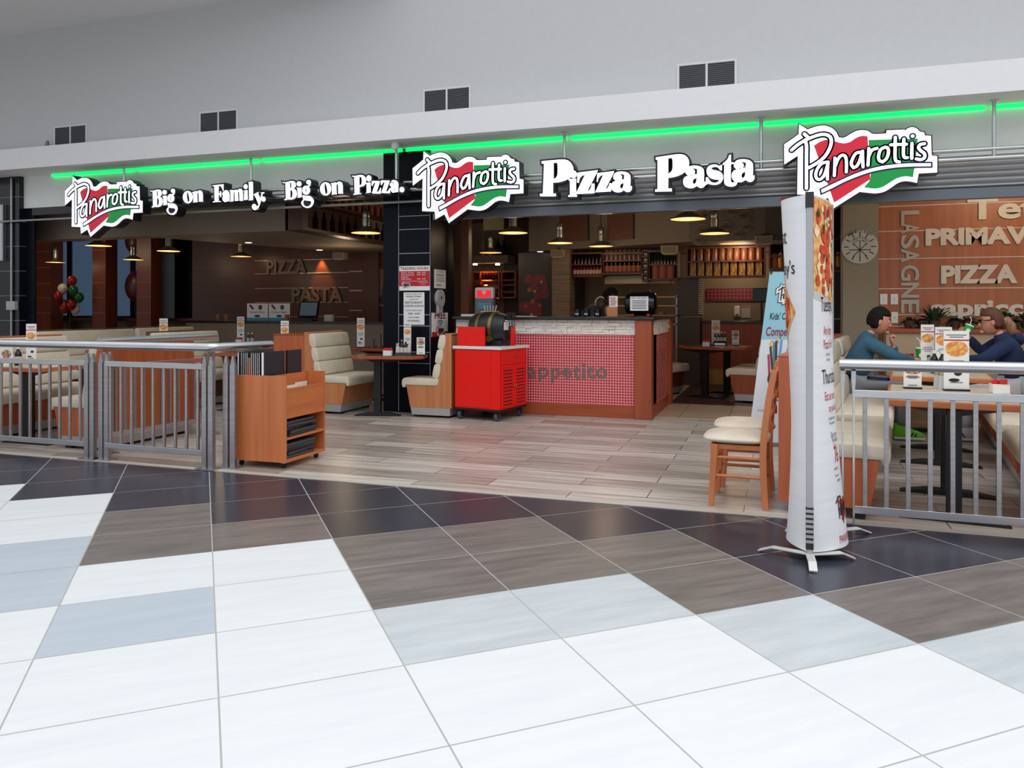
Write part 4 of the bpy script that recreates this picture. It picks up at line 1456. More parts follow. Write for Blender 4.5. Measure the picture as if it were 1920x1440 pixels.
def wall_word(s, x0, x1, yb, yt, v, label, offset=0.02, depth=0.02, m=LET_M, cat='lettering', name='wall_lettering', group='words on the right wall'):
    """one word, each letter its own part, fitted between photo x0..x1 and baseline yb, cap top yt"""
    a, b, tp = on_v(x0, yb, v), on_v(x1, yb, v), on_v(x0, yt, v)
    key = text_g(G(), s, 1.0, (0, 0, 0), offset=offset, align='LEFT')
    xs = [p.x for p in key.v]
    zs = [p.z for p in key.v]
    cap = max(zs) if s != 'capriccio' else 0.55
    size = (tp.z - a.z) / cap
    sx = (b.x - a.x) / ((max(xs) - min(xs)) * size)
    t = thing(name, label, cat, (a.x, v, a.z), 0, group)
    adv = 0.0
    done = ''
    for ch in s:
        if ch == ' ':
            done += ch
            continue
        w_pre = max([p.x for p in text_g(G(), done + ch, 1.0, (0, 0, 0), offset=offset, align='LEFT').v])
        own = [p.x for p in text_g(G(), ch, 1.0, (0, 0, 0), offset=offset, align='LEFT').v]
        dx_ = w_pre - max(own)
        g = text_g(G(), ch, size, ((dx_ - min(xs)) * size * sx, -depth, 0), offset=offset, sx=sx, align='LEFT')
        # sides: extrude back to the wall
        n = len(g.v)
        edges = {}
        for f in g.f:
            for i in range(len(f)):
                e = (f[i], f[(i + 1) % len(f)])
                if (e[1], e[0]) in edges:
                    del edges[(e[1], e[0])]
                else:
                    edges[e] = 1
        g.v += [p + Vector((0, depth, 0)) for p in g.v]
        for (i, j) in list(edges):
            g.f.append((j, i, i + n, j + n))
            g.m.append(0)
        g.build('letter', m, t)
        done += ch
    return t


wall_word('PIZZA', 1764, 1907, 530, 498, RV - 0.005, 'large pale word PIZZA on the right wooden wall', 0.05)
wall_word('PRIMAVERA', 1735, 2035, 459, 429, RV - 0.005, 'large pale word PRIMAVERA on the right wooden wall, cut by the photo edge', 0.05)
wall_word('capriccio', 1742, 1968, 590.5, 568.5, RV - 0.005, 'large pale word capriccio on the right wall behind the plants', 0.04)
wall_word('Tetrazzini', 1813, 2200, 411, 372, RV - 0.005, 'large pale word at the top of the right wall, partly hidden by the shutter', 0.03)
# vertical word
t = thing('wall_lettering', 'pale word LASAGNE running down the right wooden wall', 'lettering', (0, RV - 0.005, 0), 0, 'words on the right wall')
for ch, y0, y1 in (('L', 393, 416), ('A', 420, 438), ('S', 440, 465), ('A', 468, 493), ('G', 496, 525), ('N', 528, 556), ('E', 559, 584)):
    a, b = on_v(1690, y0, RV), on_v(1723, y1, RV)
    g = G()
    key = text_g(G(), ch, 1.0, (0, 0, 0), offset=0.02, align='LEFT')
    w_ = max(p.x for p in key.v) - min(p.x for p in key.v)
    h_ = max(p.z for p in key.v)
    sz = (b.x - a.x) / h_
    text_g(g, ch, sz, (a.x, -0.015, a.z), offset=0.02, sx=(a.z - b.z) / (w_ * sz), align='LEFT', rot=-PI / 2)
    g.build('letter', mat('grey_letters', (186, 180, 172), 0.4), t)
DIM_L = mat('dull_letters', (112, 94, 84), 0.5)
wall_word('PIZZA', 501, 575, 514, 487, 14.345, 'dim grey word PIZZA on the dark timber wall at the left', 0.03, m=DIM_L, group='words on the dark timber wall')
wall_word('PASTA', 548, 643, 567, 538, 14.345, 'dim grey word PASTA on the dark timber wall, below and right of PIZZA', 0.03, m=DIM_L, group='words on the dark timber wall')
wall_word('P', 61, 74, 460, 438, 14.69, 'pale letter P on the leftmost cherry column', 0.02, m=DIM_L, group='words on the dark timber wall')

# pizza slice dial on the beige column
c0 = on_v(1612, 463, RV - 0.03)
rr = (on_v(1647, 463, RV - 0.03).x - on_v(1577, 463, RV - 0.03).x) / 2 * 0.98
t = thing('slice_dial', 'round pale wall disc divided into slices with lettering, on the beige column', 'wall disc', (c0.x, RV - 0.032, c0.z))
G().cyl((0, 0, 0), (0, -0.02, 0), rr, 48).build('disc', mat('disc_plate', (196, 192, 180), 0.5), t)
g = G()
for k in range(12):
    a = 2 * PI * k / 12
    r0, r1 = (0.62, 0.88)
    if 3 <= k <= 6 or k in (1, 2, 0):
        r0 = 0.58
    g.ribbon([(rr * r0 * math.sin(a), rr * r0 * math.cos(a)), (rr * r1 * math.sin(a), rr * r1 * math.cos(a))], 0.012, -0.0205, False)
for k in range(8):
    a = 2 * PI * k / 8
    g.ribbon([(0.0, -0.18 * rr), (0.6 * rr * math.sin(a) * (0.9 if k % 2 else 1), -0.18 * rr + 0.55 * rr * math.cos(a))], 0.010, -0.0206, False)
g.build('slice_lines', TXT, t)
g = G()
for s, R_, sz, sp in (('MOMENTO 12 SLICES', 0.86, 0.20, 0.125), ('LARGE 8 SLICES', 0.50, 0.15, 0.15), ('REGULAR & MEDIUM', 0.36, 0.12, 0.17)):
    n = len(s)
    for i, ch in enumerate(s):
        if ch == ' ':
            continue
        a = (i - (n - 1) / 2) * sp * (0.7 if R_ > 0.8 else 0.9)
        text_g(g, ch, sz * rr, (R_ * rr * math.sin(a), -0.0208, R_ * rr * math.cos(a)), offset=0.01, rot=-a)
g.build('lettering', TXT, t)
# light switches / framed cards on the wood wall
for k, (x0, y0, x1, y1, lab) in enumerate(((1650, 551, 1664, 571, 'white switch plate on the right wooden wall, left of a pair'), (1670, 551, 1684, 571, 'white switch plate on the right wooden wall, right of a pair'), (1671, 585, 1684, 606, 'white framed card on the right wall beside the man\'s head'))):
    a, b = on_v(x0, y1, RV - 0.012), on_v(x1, y0, RV - 0.012)
    o = thing('wall_plate', lab, 'wall plate', (a.x, RV, a.z), 0)
    G().box(0, b.x - a.x, -0.012, -0.001, 0, b.z - a.z).build('plate', WHITE, o, bevel=0.003)
    G().box((b.x - a.x) * .4, (b.x - a.x) * .6, -0.016, -0.012, (b.z - a.z) * .4, (b.z - a.z) * .6).build('switch', mat('off_white', (214, 212, 206)), o)
a, b = on_v(1693, 571, RV - 0.012), on_v(1723, 564, RV - 0.012)
o = tag(G().box(0, b.x - a.x, -0.01, 0, 0, b.z - a.z).build('name_plate', mat('dull_steel_plate', (150, 146, 142), 0.4, 0.5)), 'small grey plate on the right wall above the plants', 'plate')
o.location = (a.x, RV - 0.002, a.z)

# ================================================================ plants on the planter ledge
def leaf(g, base, dirv, L, w, droop, n=5):
    base, d = Vector(base), Vector(dirv).normalized()
    side = d.cross(Vector((0, 0, 1)))
    if side.length < 0.05:
        side = Vector((1, 0, 0))
    side.normalize()
    vs, fs = [], []
    for i in range(n + 1):
        t_ = i / n
        p = base + d * (L * t_) + Vector((0, 0, -droop * L * t_ * t_))
        ww = w * math.sin(PI * min(0.97, 0.12 + 0.85 * t_)) ** 0.8
        up = Vector((0, 0, 0.25 * ww))
        vs += [p - side * ww + up, p, p + side * ww + up]
    for i in range(n):
        for k in range(2):
            a = i * 3 + k
            fs.append((a, a + 1, a + 4, a + 3))
    g.add(vs, fs)


def make_plant(label, loc, n, L, w, m, el0, el1, droop, rng, name='potted_plant'):
    t = thing(name, label, 'plant', loc)
    g = G()
    for k in range(n):
        az = 2 * PI * k / n * 2.4 + rng.uniform(-0.3, 0.3)
        el = rng.uniform(el0, el1)
        leaf(g, (0.02 * math.cos(az), 0.02 * math.sin(az), 0.08), (math.cos(az) * math.cos(el), -0.55 * abs(math.sin(az)) * math.cos(el) + 0.12, math.sin(el)), L * rng.uniform(0.7, 1.1), w, droop)
    g.build('leaves', m, t, smooth=True)
    G().lathe([(0.05, 0.0), (0.07, 0.10), (0.075, 0.1)], 14).build('pot', mat('terracotta_dark', (84, 56, 44), 0.7), t, smooth=True)
    return t


rp = random.Random(21)
for x, n, L, w, m, e0, e1, dr, lab in ((1752, 26, 0.36, 0.03, LEAF, 0.35, 1.5, 0.15, 'spiky green plant on the planter ledge, tallest, between the man and the woman'),
                                    (1705, 40, 0.24, 0.028, LEAF_D, -0.1, 1.1, 0.5, 'dark leafy plant on the planter ledge beside the man\'s head'),
                                    (1730, 36, 0.20, 0.026, LEAF_D, -0.1, 1.0, 0.5, 'dark bushy plant on the planter ledge left of the spiky plant'),
                                    (1790, 40, 0.24, 0.028, LEAF_D, -0.1, 1.1, 0.5, 'dark bushy plant on the planter ledge right of the spiky plant'),
                                    (1815, 40, 0.26, 0.03, LEAF_D, -0.1, 1.2, 0.45, 'dark bushy plant on the planter ledge just left of the woman\'s face'),
                                    (1885, 30, 0.36, 0.034, LEAF, -0.1, 1.2, 0.5, 'green leafy plant on the planter ledge behind the woman\'s ponytail'),
                                    (1925, 30, 0.34, 0.034, LEAF, -0.1, 1.2, 0.5, 'green leafy plant on the planter ledge at the right photo edge')):
    p = on_v(x, 617, 10.80)
    make_plant(lab, (p.x, 10.80, 1.146), n, L * (0.72 if m is LEAF else 0.5), w * (1 if m is LEAF else 0.8), m, e0, e1, dr, rp)

# ================================================================ tall white banner
BN = mat('banner_cloth', (240, 241, 244), 0.45, noise=((2, 2, 26), (232, 234, 240), 0.35, 0.7))
FP, RP = Vector((0.165, 4.60, 0)), Vector((0.302, 5.12, 0))
H0, H1 = 0.05, 2.03
ch = RP - FP
chl = ch.length
cd_ = ch.normalized()
cn = Vector((cd_.y, -cd_.x, 0))       # to the right of the chord


def banner_pt(s, t_, side):
    """s 0..1 front pole to rear pole, t 0..1 bottom to top, side +1 right, -1 left"""
    if side > 0:
        sag = 0.03 + 0.115 * (1 - t_) ** 2.2
    else:
        sag = 0.15 + 0.035 * (1 - t_) ** 5 + 0.10 * max(0, t_ - 0.35)
    off = sag * (math.sin(PI * s) ** 0.75)
    dip = -0.055 * (1 - t_) * 0 
    p = FP + ch * s + cn * (side * off)
    return Vector((p.x, p.y, H0 + (H1 - H0) * t_))


bt = thing('banner_stand', 'tall white curved promotional banner on a silver pole with cross feet, at the right', 'banner', (FP.x, FP.y, 0))
def loc_(p):
    return Vector(p) - Vector((FP.x, FP.y, 0))


for side, nm in ((1, 'right_panel'), (-1, 'left_panel')):
    g = G()
    NS, NT = 22, 24
    for off in (0.0, 0.003):
        vs = []
        for j in range(NT + 1):
            for i in range(NS + 1):
                p = banner_pt(0.012 + 0.976 * i / NS, j / NT, side) + cn * (side * off)
                vs.append(loc_(p))
        fs = [(j * (NS + 1) + i, j * (NS + 1) + i + 1, (j + 1) * (NS + 1) + i + 1, (j + 1) * (NS + 1) + i) for j in range(NT) for i in range(NS)]
        if (side > 0) == (off == 0.0):
            fs = [f[::-1] for f in fs]
        g.add(vs, fs)
    panel = g.build(nm, BN, bt, smooth=True)
    for pl in panel.data.polygons:
        pass
    if side > 0:
        PR = panel
    else:
        PL = panel
tilt = Vector((0, 0, 0))
G().box(-0.018, 0.018, -0.018, 0.012, 0.04, H1).build('front_pole', mat('pole_grey', (176, 177, 180), 0.4, 0.35), bt, bevel=0.003)
g = G()
g.box(-0.022, 0.022, -0.024, 0.014, 1.955, H1 + 0.01)
g.build('pole_clip', mat('clip_black', (40, 40, 42), 0.5), bt)
G().box(-0.02, 0.02, -0.0225, 0.012, 0.07, 0.30).build('pole_clip', mat('clip_black', (40, 40, 42)), bt)
g = G()
for k in range(7):
    g.box(-0.0205, 0.0205, -0.0235, -0.0224, 0.105 + k * 0.028, 0.121 + k * 0.028)
g.build('clip_ribs', mat('pole_grey', (176, 177, 180)), bt)
rl = loc_(RP)
G().box(rl.x - 0.018, rl.x + 0.018, rl.y - 0.018, rl.y + 0.012, 0.04, H1).build('rear_pole', mat('pole_grey', (176, 177, 180)), bt)
FT = mat('silver_foot', (214, 214, 210), 0.35, 0.3)


def foot(cx_, cy_, dx_, dy_, L):
    d_ = Vector((dx_, dy_, 0)).normalized()
    s_ = Vector((-d_.y, d_.x, 0)) * 0.022
    c_ = Vector((cx_, cy_, 0))
    g = G()
    sec = [(0.0, 0.045, 0.035), (L * 0.72, 0.045, 0.035), (L, 0.014, 0.004)]
    vs = []
    for r_, zt, zb in sec:
        for sg in (-1, 1):
            q = c_ + d_ * r_ + s_ * sg
            vs += [(q.x, q.y, zb), (q.x, q.y, zt)]
    fs = []
    for i in range(2):
        a = i * 4
        fs += [(a, a + 4, a + 5, a + 1), (a + 2, a + 3, a + 7, a + 6), (a + 1, a + 5, a + 7, a + 3), (a, a + 2, a + 6, a + 4)]
    fs += [(0, 1, 3, 2), (8, 10, 11, 9)]
    g.add(vs, fs)
    return g


for c_, dirs in (((0, 0), ((-0.27, 0.09), (0.235, 0.11), (0.012, -0.2))), ((rl.x, rl.y), ((-0.26, 0.03), (0.235, 0.16)))):
    for dx_, dy_ in dirs:
        foot(c_[0], c_[1], dx_, dy_, math.hypot(dx_, dy_)).build('foot', FT, bt, bevel=0.003)


# print on the banner panels: mapped onto the curved cloth
def banner_print(side, groups, m, nm, parent, lift=0.005):
    """filled polygons in (s, t) panel coordinates, one list per material, laid on the bent cloth"""
    if not isinstance(m, list):
        groups, m = [groups], [m]
    g = G()
    for k, loops in enumerate(groups):
        g.mi = k
        for j, lp in enumerate(loops):
            tri = geometry.tessellate_polygon([[Vector((a, b, 0)) for a, b in lp]])
            vs = []
            for a, b in lp:
                p = banner_pt(a, b, side)
                e = 0.01
                ta = banner_pt(min(a + e, 1), b, side) - banner_pt(max(a - e, 0), b, side)
                nn = Vector((ta.y, -ta.x, 0)).normalized()
                if nn.dot(cn * side) < 0:
                    nn = -nn
                vs.append(loc_(p + nn * (lift + 0.004 * (k > 0) + 0.0012 * k)))
            g.add(vs, [tuple(t_) for t_ in tri])
    return g.build(nm, m, parent)


def banner_text(side, s, sc, tc, size, m, nm, parent, aspect=1.0, flip=False, w_m=0.70, offset=0.0, lift=0.006):
    key = text_g(G(), s, 1.0, (0, 0, 0), offset=offset)
    H_ = H1 - H0
    g = G()
    vs = []
    for p in key.v:
        a = sc + p.x * size / w_m * aspect * (-1 if side < 0 else 1)
        b = tc + p.z * size / H_
        q = banner_pt(min(max(a, 0.0), 1.0), b, side)
        e = 0.01
        ta = banner_pt(min(a + e, 1), b, side) - banner_pt(max(a - e, 0), b, side)
        nn = Vector((ta.y, -ta.x, 0)).normalized()
        if nn.dot(cn * side) < 0:
            nn = -nn
        vs.append(loc_(q + nn * lift))
    g.add(vs, key.f)
    return g.build(nm, m, parent)


PZ = mat('pizza_photo_crust', (244, 196, 128), 0.5, noise=((26, 26, 26), (226, 138, 70), 0.42, 0.62))
PZ_T = mat('pizza_photo_tomato', (206, 58, 34), 0.5, noise=((30, 30, 30), (226, 98, 60), 0.4, 0.6))
PZ_C = mat('pizza_photo_cheese', (252, 232, 196), 0.5, noise=((24, 24, 24), (246, 206, 140), 0.45, 0.65))
PZ_O = mat('pizza_photo_olive', (60, 60, 30), 0.5)
rz = random.Random(8)


def grid_loop(s0, s1, t0, t1, n=8):
    return [(s0 + (s1 - s0) * i / n, t0) for i in range(n)] + [(s1, t0 + (t1 - t0) * i / n) for i in range(n)] + [(s1 - (s1 - s0) * i / n, t1) for i in range(n)] + [(s0, t1 - (t1 - t0) * i / n) for i in range(n)]


def fine(side, s0, s1, f0, f1, n=14, k=10):
    """strip polygons between the two t-curves, so they follow the bend"""
    out = []
    for i in range(n):
        a, b = s0 + (s1 - s0) * i / n, s0 + (s1 - s0) * (i + 1) / n
        out.append([(a, f0(a)), (b, f0(b)), (b, f1(b)), (a, f1(a))])
    return out


blobs = {0: [], 1: [], 2: []}
for k in range(96):
    a, b = rz.uniform(0.12, 0.9), rz.uniform(0.73, 0.975)
    r_ = rz.uniform(0.03, 0.075)
    blobs[k % 5 // 2 if k % 5 < 4 else 2].append([(a + r_ * 1.2 * math.cos(w) * rz.uniform(0.7, 1.1), min(0.993, b + r_ * 0.33 * math.sin(w) * rz.uniform(0.7, 1.1))) for w in (2 * PI * i / 9 for i in range(9))])
blobs[2] = [[(a * 0.5 + lp[0][0] * 0.5, b * 0.5 + lp[0][1] * 0.5) for a, b in lp] for lp in blobs[2]]
banner_print(1, fine(1, 0.06, 0.97, lambda s: 0.712 - 0.05 * s, lambda s: 0.738 - 0.05 * s, 16), mat('slate_edge', (212, 206, 200), 0.5), 'board_edge', PR, 0.0044)
banner_print(1, [fine(1, 0.06, 0.97, lambda s: 0.735 - 0.05 * s, lambda s: 0.995, 16), blobs[0], blobs[1], blobs[2]], [PZ, PZ_C, PZ_T, PZ_O], 'pizza_picture', PR, 0.0045)
RP_ = RED_P
for s, sc, tc, sz, m_ in (('Tuesdays', 0.46, 0.672, 0.12, TXT), ('Any large', 0.44, 0.605, 0.075, RP_), ('Pizza for R', 0.44, 0.565, 0.075, RP_), ('sit down only', 0.40, 0.545, 0.026, TXT), ('terms apply', 0.40, 0.530, 0.026, TXT),
                       ('Thursdays', 0.46, 0.465, 0.12, TXT), ('Eat as much', 0.42, 0.418, 0.07, RP_), ('as you like', 0.46, 0.385, 0.06, RP_), ('any pizza or pasta', 0.40, 0.362, 0.026, TXT), ('from our menu', 0.40, 0.348, 0.026, TXT),
                       ("Don't miss", 0.42, 0.312, 0.04, TXT), ('The Gelato', 0.44, 0.297, 0.04, TXT), ('Cup at', 0.42, 0.282, 0.034, RP_), ('76', 0.44, 0.238, 0.13, RP_), ('available in', 0.40, 0.218, 0.026, TXT), ('Terms and', 0.40, 0.198, 0.024, TXT), ('conditions', 0.44, 0.184, 0.024, TXT),
                       ('PANAROTTIS', 0.50, 0.014, 0.062, RP_)):
    banner_text(1, s, sc, tc, sz, m_, 'lettering', PR, aspect=0.72)
for s, sc, tc, sz, m_ in (('Best', 0.40, 0.87, 0.13, TXT), ("Tuesday's", 0.42, 0.78, 0.11, TXT), ('R 50', 0.45, 0.41, 0.09, RP_), ('pizza', 0.45, 0.35, 0.04, RP_), ('pasta', 0.45, 0.30, 0.05, RP_), ('all day', 0.45, 0.24, 0.03, TXT), ('only', 0.45, 0.20, 0.04, RP_), ('from', 0.45, 0.16, 0.03, TXT)):
    banner_text(-1, s, sc, tc, sz, m_, 'lettering', PL)
lf = lambda s: 0.62 + (s - 0.5) * 0.10
def _sl(s):
    return 0.40 + max(0, 0.55 - s) * 0.9
bl = []
for k in range(26):
    a = rz.uniform(0.22, 0.5)
    b = rz.uniform(0.60 + 0.3 * max(0, 0.42 - a), 0.75 - 0.34 * max(0, 0.42 - a))
    r_ = rz.uniform(0.02, 0.045)
    bl.append([(a + r_ * math.cos(w), b + r_ * 0.5 * math.sin(w)) for w in (2 * PI * i / 9 for i in range(9))])
banner_print(-1, [fine(-1, 0.13, 0.55, lambda s: 0.56 + 0.36 * max(0.0, 0.42 - s), lambda s: 0.79 - 0.40 * max(0.0, 0.42 - s), 14), bl[:13], bl[13:]], [PZ, PZ_C, PZ_T], 'pizza_picture', PL, 0.0045)


# little printed script mark used on cards and the banner
def mini_logo(g_w, g_r, g_g, g_n, M4, size):
    k = size / 1.49
    for gg, loops, y in ((g_n, [grow(LP(L_OUT), 0.03)], 0.0), (g_w, [LP(L_OUT)], -0.0012), (g_r, [LP(L_RED)], -0.002), (g_g, [LP(L_GRN)], -0.0021)):
        q = G()
        q.flat([[(a * k, b * k) for a, b in L] for L in loops], y)
        gg.add([M4 @ p for p in q.v], q.f)
    q = G()
    for s in STROKES:
        q.ribbon([(a * k, b * k) for a, b in LP(s)], 0.05 * k, -0.0028, False)
    q.flat([[(a * k, b * k) for a, b in LP(L_UND)]], -0.0027)
    g_n.add([M4 @ p for p in q.v], q.f)


def put_logo(parent, M4, size, outline=True):
    gw, gr, gg_, gn = G(), G(), G(), G()
    mini_logo(gw, gr, gg_, gn, M4, size)
    o = gw.build('printed_mark', WHITE, parent)
    gr.build('red_flag', RED_P, o)
    gg_.build('green_flag', GREEN_P, o)
    gn.build('script_lines', TXT, o)
    return o


# the mark low on the banner's right panel, bent with the cloth
def bend(parent, sc, tc, size):
    obs = []
    gw, gr, gg_, gn = G(), G(), G(), G()
    mini_logo(gw, gr, gg_, gn, Matrix.Identity(4), size)
    for q, m_, nm, lf_ in ((gn, TXT, 'script_lines', 0.0068), (gr, RED_P, 'red_flag', 0.0062), (gg_, mat('teal_print', (90, 170, 170)), 'green_flag', 0.0062)):
        vs = []
        for p in q.v:
            a = sc + p.x / 0.70
            b = tc + p.z / (H1 - H0)
            w = banner_pt(min(max(a, 0.0), 1.0), min(max(b, 0), 1), 1)
            ta = banner_pt(min(a + .01, 1), b, 1) - banner_pt(max(a - .01, 0), b, 1)
            nn = Vector((ta.y, -ta.x, 0)).normalized()
            vs.append(loc_(w + nn * lf_))
        g2 = G()
        fs = q.f
        if nm == 'script_lines':
            n_out = len(L_OUT)
            fs = [f for f in q.f if min(f) >= n_out]
        g2.add(vs, fs)
        g2.build(nm, m_, parent)


bend(PR, 0.52, 0.105, 0.32)

# ================================================================ kids banner behind the chairs
e0, e1, e2 = on_z(1402, 832, 0.03), None, None
xd = Vector((0.985, 0.17, 0))
nd = Vector((0.17, -0.985, 0))
bw, bh = 0.46, 1.74
t = thing('x_banner', 'sky blue childrens colouring competition banner leaning back behind the wooden chairs', 'banner', e0, math.atan2(xd.y, xd.x))
lean = 0.16
S_ = (0.24 / bh)
M_B = Matrix(((1, 0, S_, 0), (0, 1, lean / bh * 1.0, 0), (0, 0, 1, 0), (0, 0, 0, 1)))
TEAL = mat('banner_sky', (150, 206, 222), 0.5)
nt = TEAL.node_tree
g = G()
g.M = M_B
g.box(0, bw, -0.002, 0.002, 0.02, bh)
kb = g.build('printed_sheet', mat('banner_pale', (226, 236, 242), 0.5), t)
g = G()
g.M = M_B
g.add([(0.0, -0.003, 1.05), (bw, -0.003, 1.05), (bw, -0.003, bh), (0, -0.003, bh)], [(0, 1, 2, 3)])
g.build('blue_sky', TEAL, kb)
def kt(s, x, z, sz, m_, off=0.01):
    g = text_g(G(), s, sz, (x, -0.006, z), offset=off, align='LEFT', sx=0.56)
    g2 = G()
    g2.M = M_B
    g2.add(g.v, g.f)
    g2.build('lettering', m_, kb)
kt("Kids' Colouring", 0.055, 1.255, 0.095, TXT, 0.012)
kt('Competition', 0.035, 1.09, 0.125, mat('wine_print', (150, 44, 62)), 0.018)
kt('Terms apply', 0.05, 0.33, 0.03, GREY_P, 0)
put_logo(kb, M_B @ Matrix.Translation((0.27, -0.008, 1.50)), 0.36)
for k, (c, x0, z0, x1, z1) in enumerate((((200, 60, 80), 0.09, 0.90, 0.13, 0.66), ((60, 70, 80), 0.10, 0.98, 0.16, 0.68), ((90, 140, 110), 0.13, 1.02, 0.17, 0.70), ((50, 60, 110), 0.15, 1.04, 0.18, 0.74), ((90, 170, 220), 0.20, 1.05, 0.20, 0.76))):
    g = G()
    g.M = M_B
    g.ribbon([(x0, z0), (x1, z1)], 0.022, -0.006, False)
    g.build('pencil_picture', mat('pencil_%d' % k, c, 0.5), kb)
g = G()
g.M = M_B
g.ribbon([(0.12 + 0.008 * k * math.cos(k * 0.9), 1.0 + 0.008 * k * math.sin(k * 0.9) + 0.02) for k in range(1, 9)], 0.012, -0.006)
g.build('sun_picture', mat('sun_yellow', (240, 200, 90), 0.5), kb)
# generic drawn children
INK = mat('drawn_outline', (110, 110, 112), 0.5)
PALE = mat('drawn_fill', (226, 226, 224), 0.5)
g, g2 = G(), G()
g.M = g2.M = M_B
for cx_, cz_, r_ in ((0.34, 0.93, 0.075), (0.22, 0.55, 0.065)):
    g.disc((cx_, cz_), r_, -0.006, 20, r_ * 1.1)
    g2.ribbon([(cx_ + r_ * math.cos(w), cz_ + 1.1 * r_ * math.sin(w)) for w in (2 * PI * i / 24 for i in range(25))], 0.008, -0.0066, False)
    g2.ribbon([(cx_ - 0.04, cz_ - 0.02), (cx_, cz_ - 0.05), (cx_ + 0.04, cz_ - 0.02)], 0.008, -0.0067)
    g2.disc((cx_ - 0.03, cz_ + 0.02), 0.008, -0.0067)
    g2.disc((cx_ + 0.03, cz_ + 0.02), 0.008, -0.0067)
    g2.ribbon([(cx_, cz_ - r_ * 1.1), (cx_, cz_ - r_ * 2.6)], 0.008, -0.0066)
    g2.ribbon([(cx_ - 0.09, cz_ - r_ * 1.9), (cx_ + 0.09, cz_ - r_ * 1.5)], 0.008, -0.0066)
g.build('drawn_faces', PALE, kb)
g2.build('drawn_lines', INK, kb)
g = G()
g.M = M_B
g.disc((0.215, 0.605), 0.058, -0.0072, 18, 0.042)
g.disc((0.135, 0.66), 0.026, -0.0072, 14, 0.055)
g.build('drawn_hair', mat('drawn_hair', (70, 62, 62), 0.6), kb)
for a, b in (((0.02, 0.02, 0.03), (bw - 0.02, 0.02, bh - 0.03)), ((bw - 0.02, 0.02, 0.03), (0.02, 0.02, bh - 0.03))):
    g = G()
    g.M = M_B
    g.cyl(a, b, 0.006, 8)
    g.build('cross_rod', BLACK, t)
g = G()
g.M = M_B
g.cyl((0.015, -0.006, bh - 0.02), (0.015, -0.006, bh + 0.03), 0.01, 8)
g.build('corner_clip', BLACK, t)
G().cyl((bw / 2, 0.02, 0.0), (bw / 2 + 0.02, 0.42, 0.0), 0.006, 8).cyl((0.02, 0.02, 0.03), (0.02, -0.05, -0.022), 0.008, 8).cyl((bw - 0.02, 0.02, 0.03), (bw - 0.02, -0.05, -0.022), 0.008, 8).build('rear_leg', BLACK, t)

# ================================================================ notices on the pillar
def notice(label, x0, y0, x1, y1, v, m, name='notice', cat='notice', round_=0.0):
    a, b = on_v(x0, y1, v), on_v(x1, y0, v)
    o = thing(name, label, cat, (a.x, v, a.z), 0, 'notices on the black pillar')
    w_, h_ = b.x - a.x, b.z - a.z
    G().box(0, w_, -0.006, 0, 0, h_).build('board', m, o, bevel=round_)
    return o, w_, h_


PV_ = 9.366
o, w_, h_ = notice('red and white TRADING HOURS notice on the black pillar', 749, 498, 806, 545, PV_, WHITE)
G().box(0.0, w_, -0.0085, -0.006, h_ * 0.18, h_ * 0.79).build('red_band', RED_P, o)
text_g(G(), 'TRADING HOURS', 0.052, (w_ / 2, -0.009, h_ * 0.845), offset=0.01).build('lettering', mat('dark_red_print', (110, 30, 40)), o)
g = G()
for k, (l, r_) in enumerate((('Monday - Thursday', '10:00 - 22:00'), ('Friday and Saturday', '10:00 - 23:00'), ('Sunday and', ''), ('Public Holidays', '10:00 - 21:00'))):
    z = h_ * (0.70 - 0.085 * k)
    text_g(g, l, 0.024, (0.03, -0.0095, z), offset=0.008, align='LEFT')
    if r_:
        text_g(g, r_, 0.024, (0.26, -0.0095, z), offset=0.008, align='LEFT')
g.box(0.03, w_ - 0.03, -0.0092, -0.0086, h_ * 0.375, h_ * 0.385)
text_g(g, 'Franchise owned and', 0.016, (w_ - 0.09, -0.0095, h_ * 0.31), offset=0.004)
text_g(g, 'operated', 0.016, (w_ - 0.09, -0.0095, h_ * 0.24), offset=0.004)
g.build('lettering', WHITE, o)
put_logo(o, Matrix.Translation((0.105, -0.0105, h_ * 0.225)), 0.13)
o, w_, h_ = notice('white RESTAURANT LIQUOR LICENCE notice on the black pillar', 757, 548, 796, 609, PV_, WHITE, round_=0.004)
g = G()
for s, z, sz in (('Franchise 71 (Pty) Ltd T/A', 0.93, 0.022), ('PANAROTTIS MALL', 0.85, 0.026), ('LICENCE TYPE:', 0.765, 0.02), ('RESTAURANT', 0.655, 0.042), ('LIQUOR LICENCE', 0.555, 0.036), ('LIQUOR TRADING HOURS:', 0.43, 0.02), ('10:00 - 02:00', 0.32, 0.034), ('LICENCE NUMBER:', 0.215, 0.02), ('WCP/034221', 0.10, 0.034)):
    text_g(g, s, sz, (w_ / 2, -0.0085, h_ * z), offset=0.006)
g.build('lettering', TXT, o)
# side face of the pillar: small notice, dispenser, wifi sign


def side_thing(label, x0, y0, x1, y1, u, name, cat, group=None):
    a, b = on_u(x0, y1, u), on_u(x1, y0, u)
    o = thing(name, label, cat, (u, a.y, a.z), PI / 2, group)
    return o, b.y - a.y, b.z - a.z


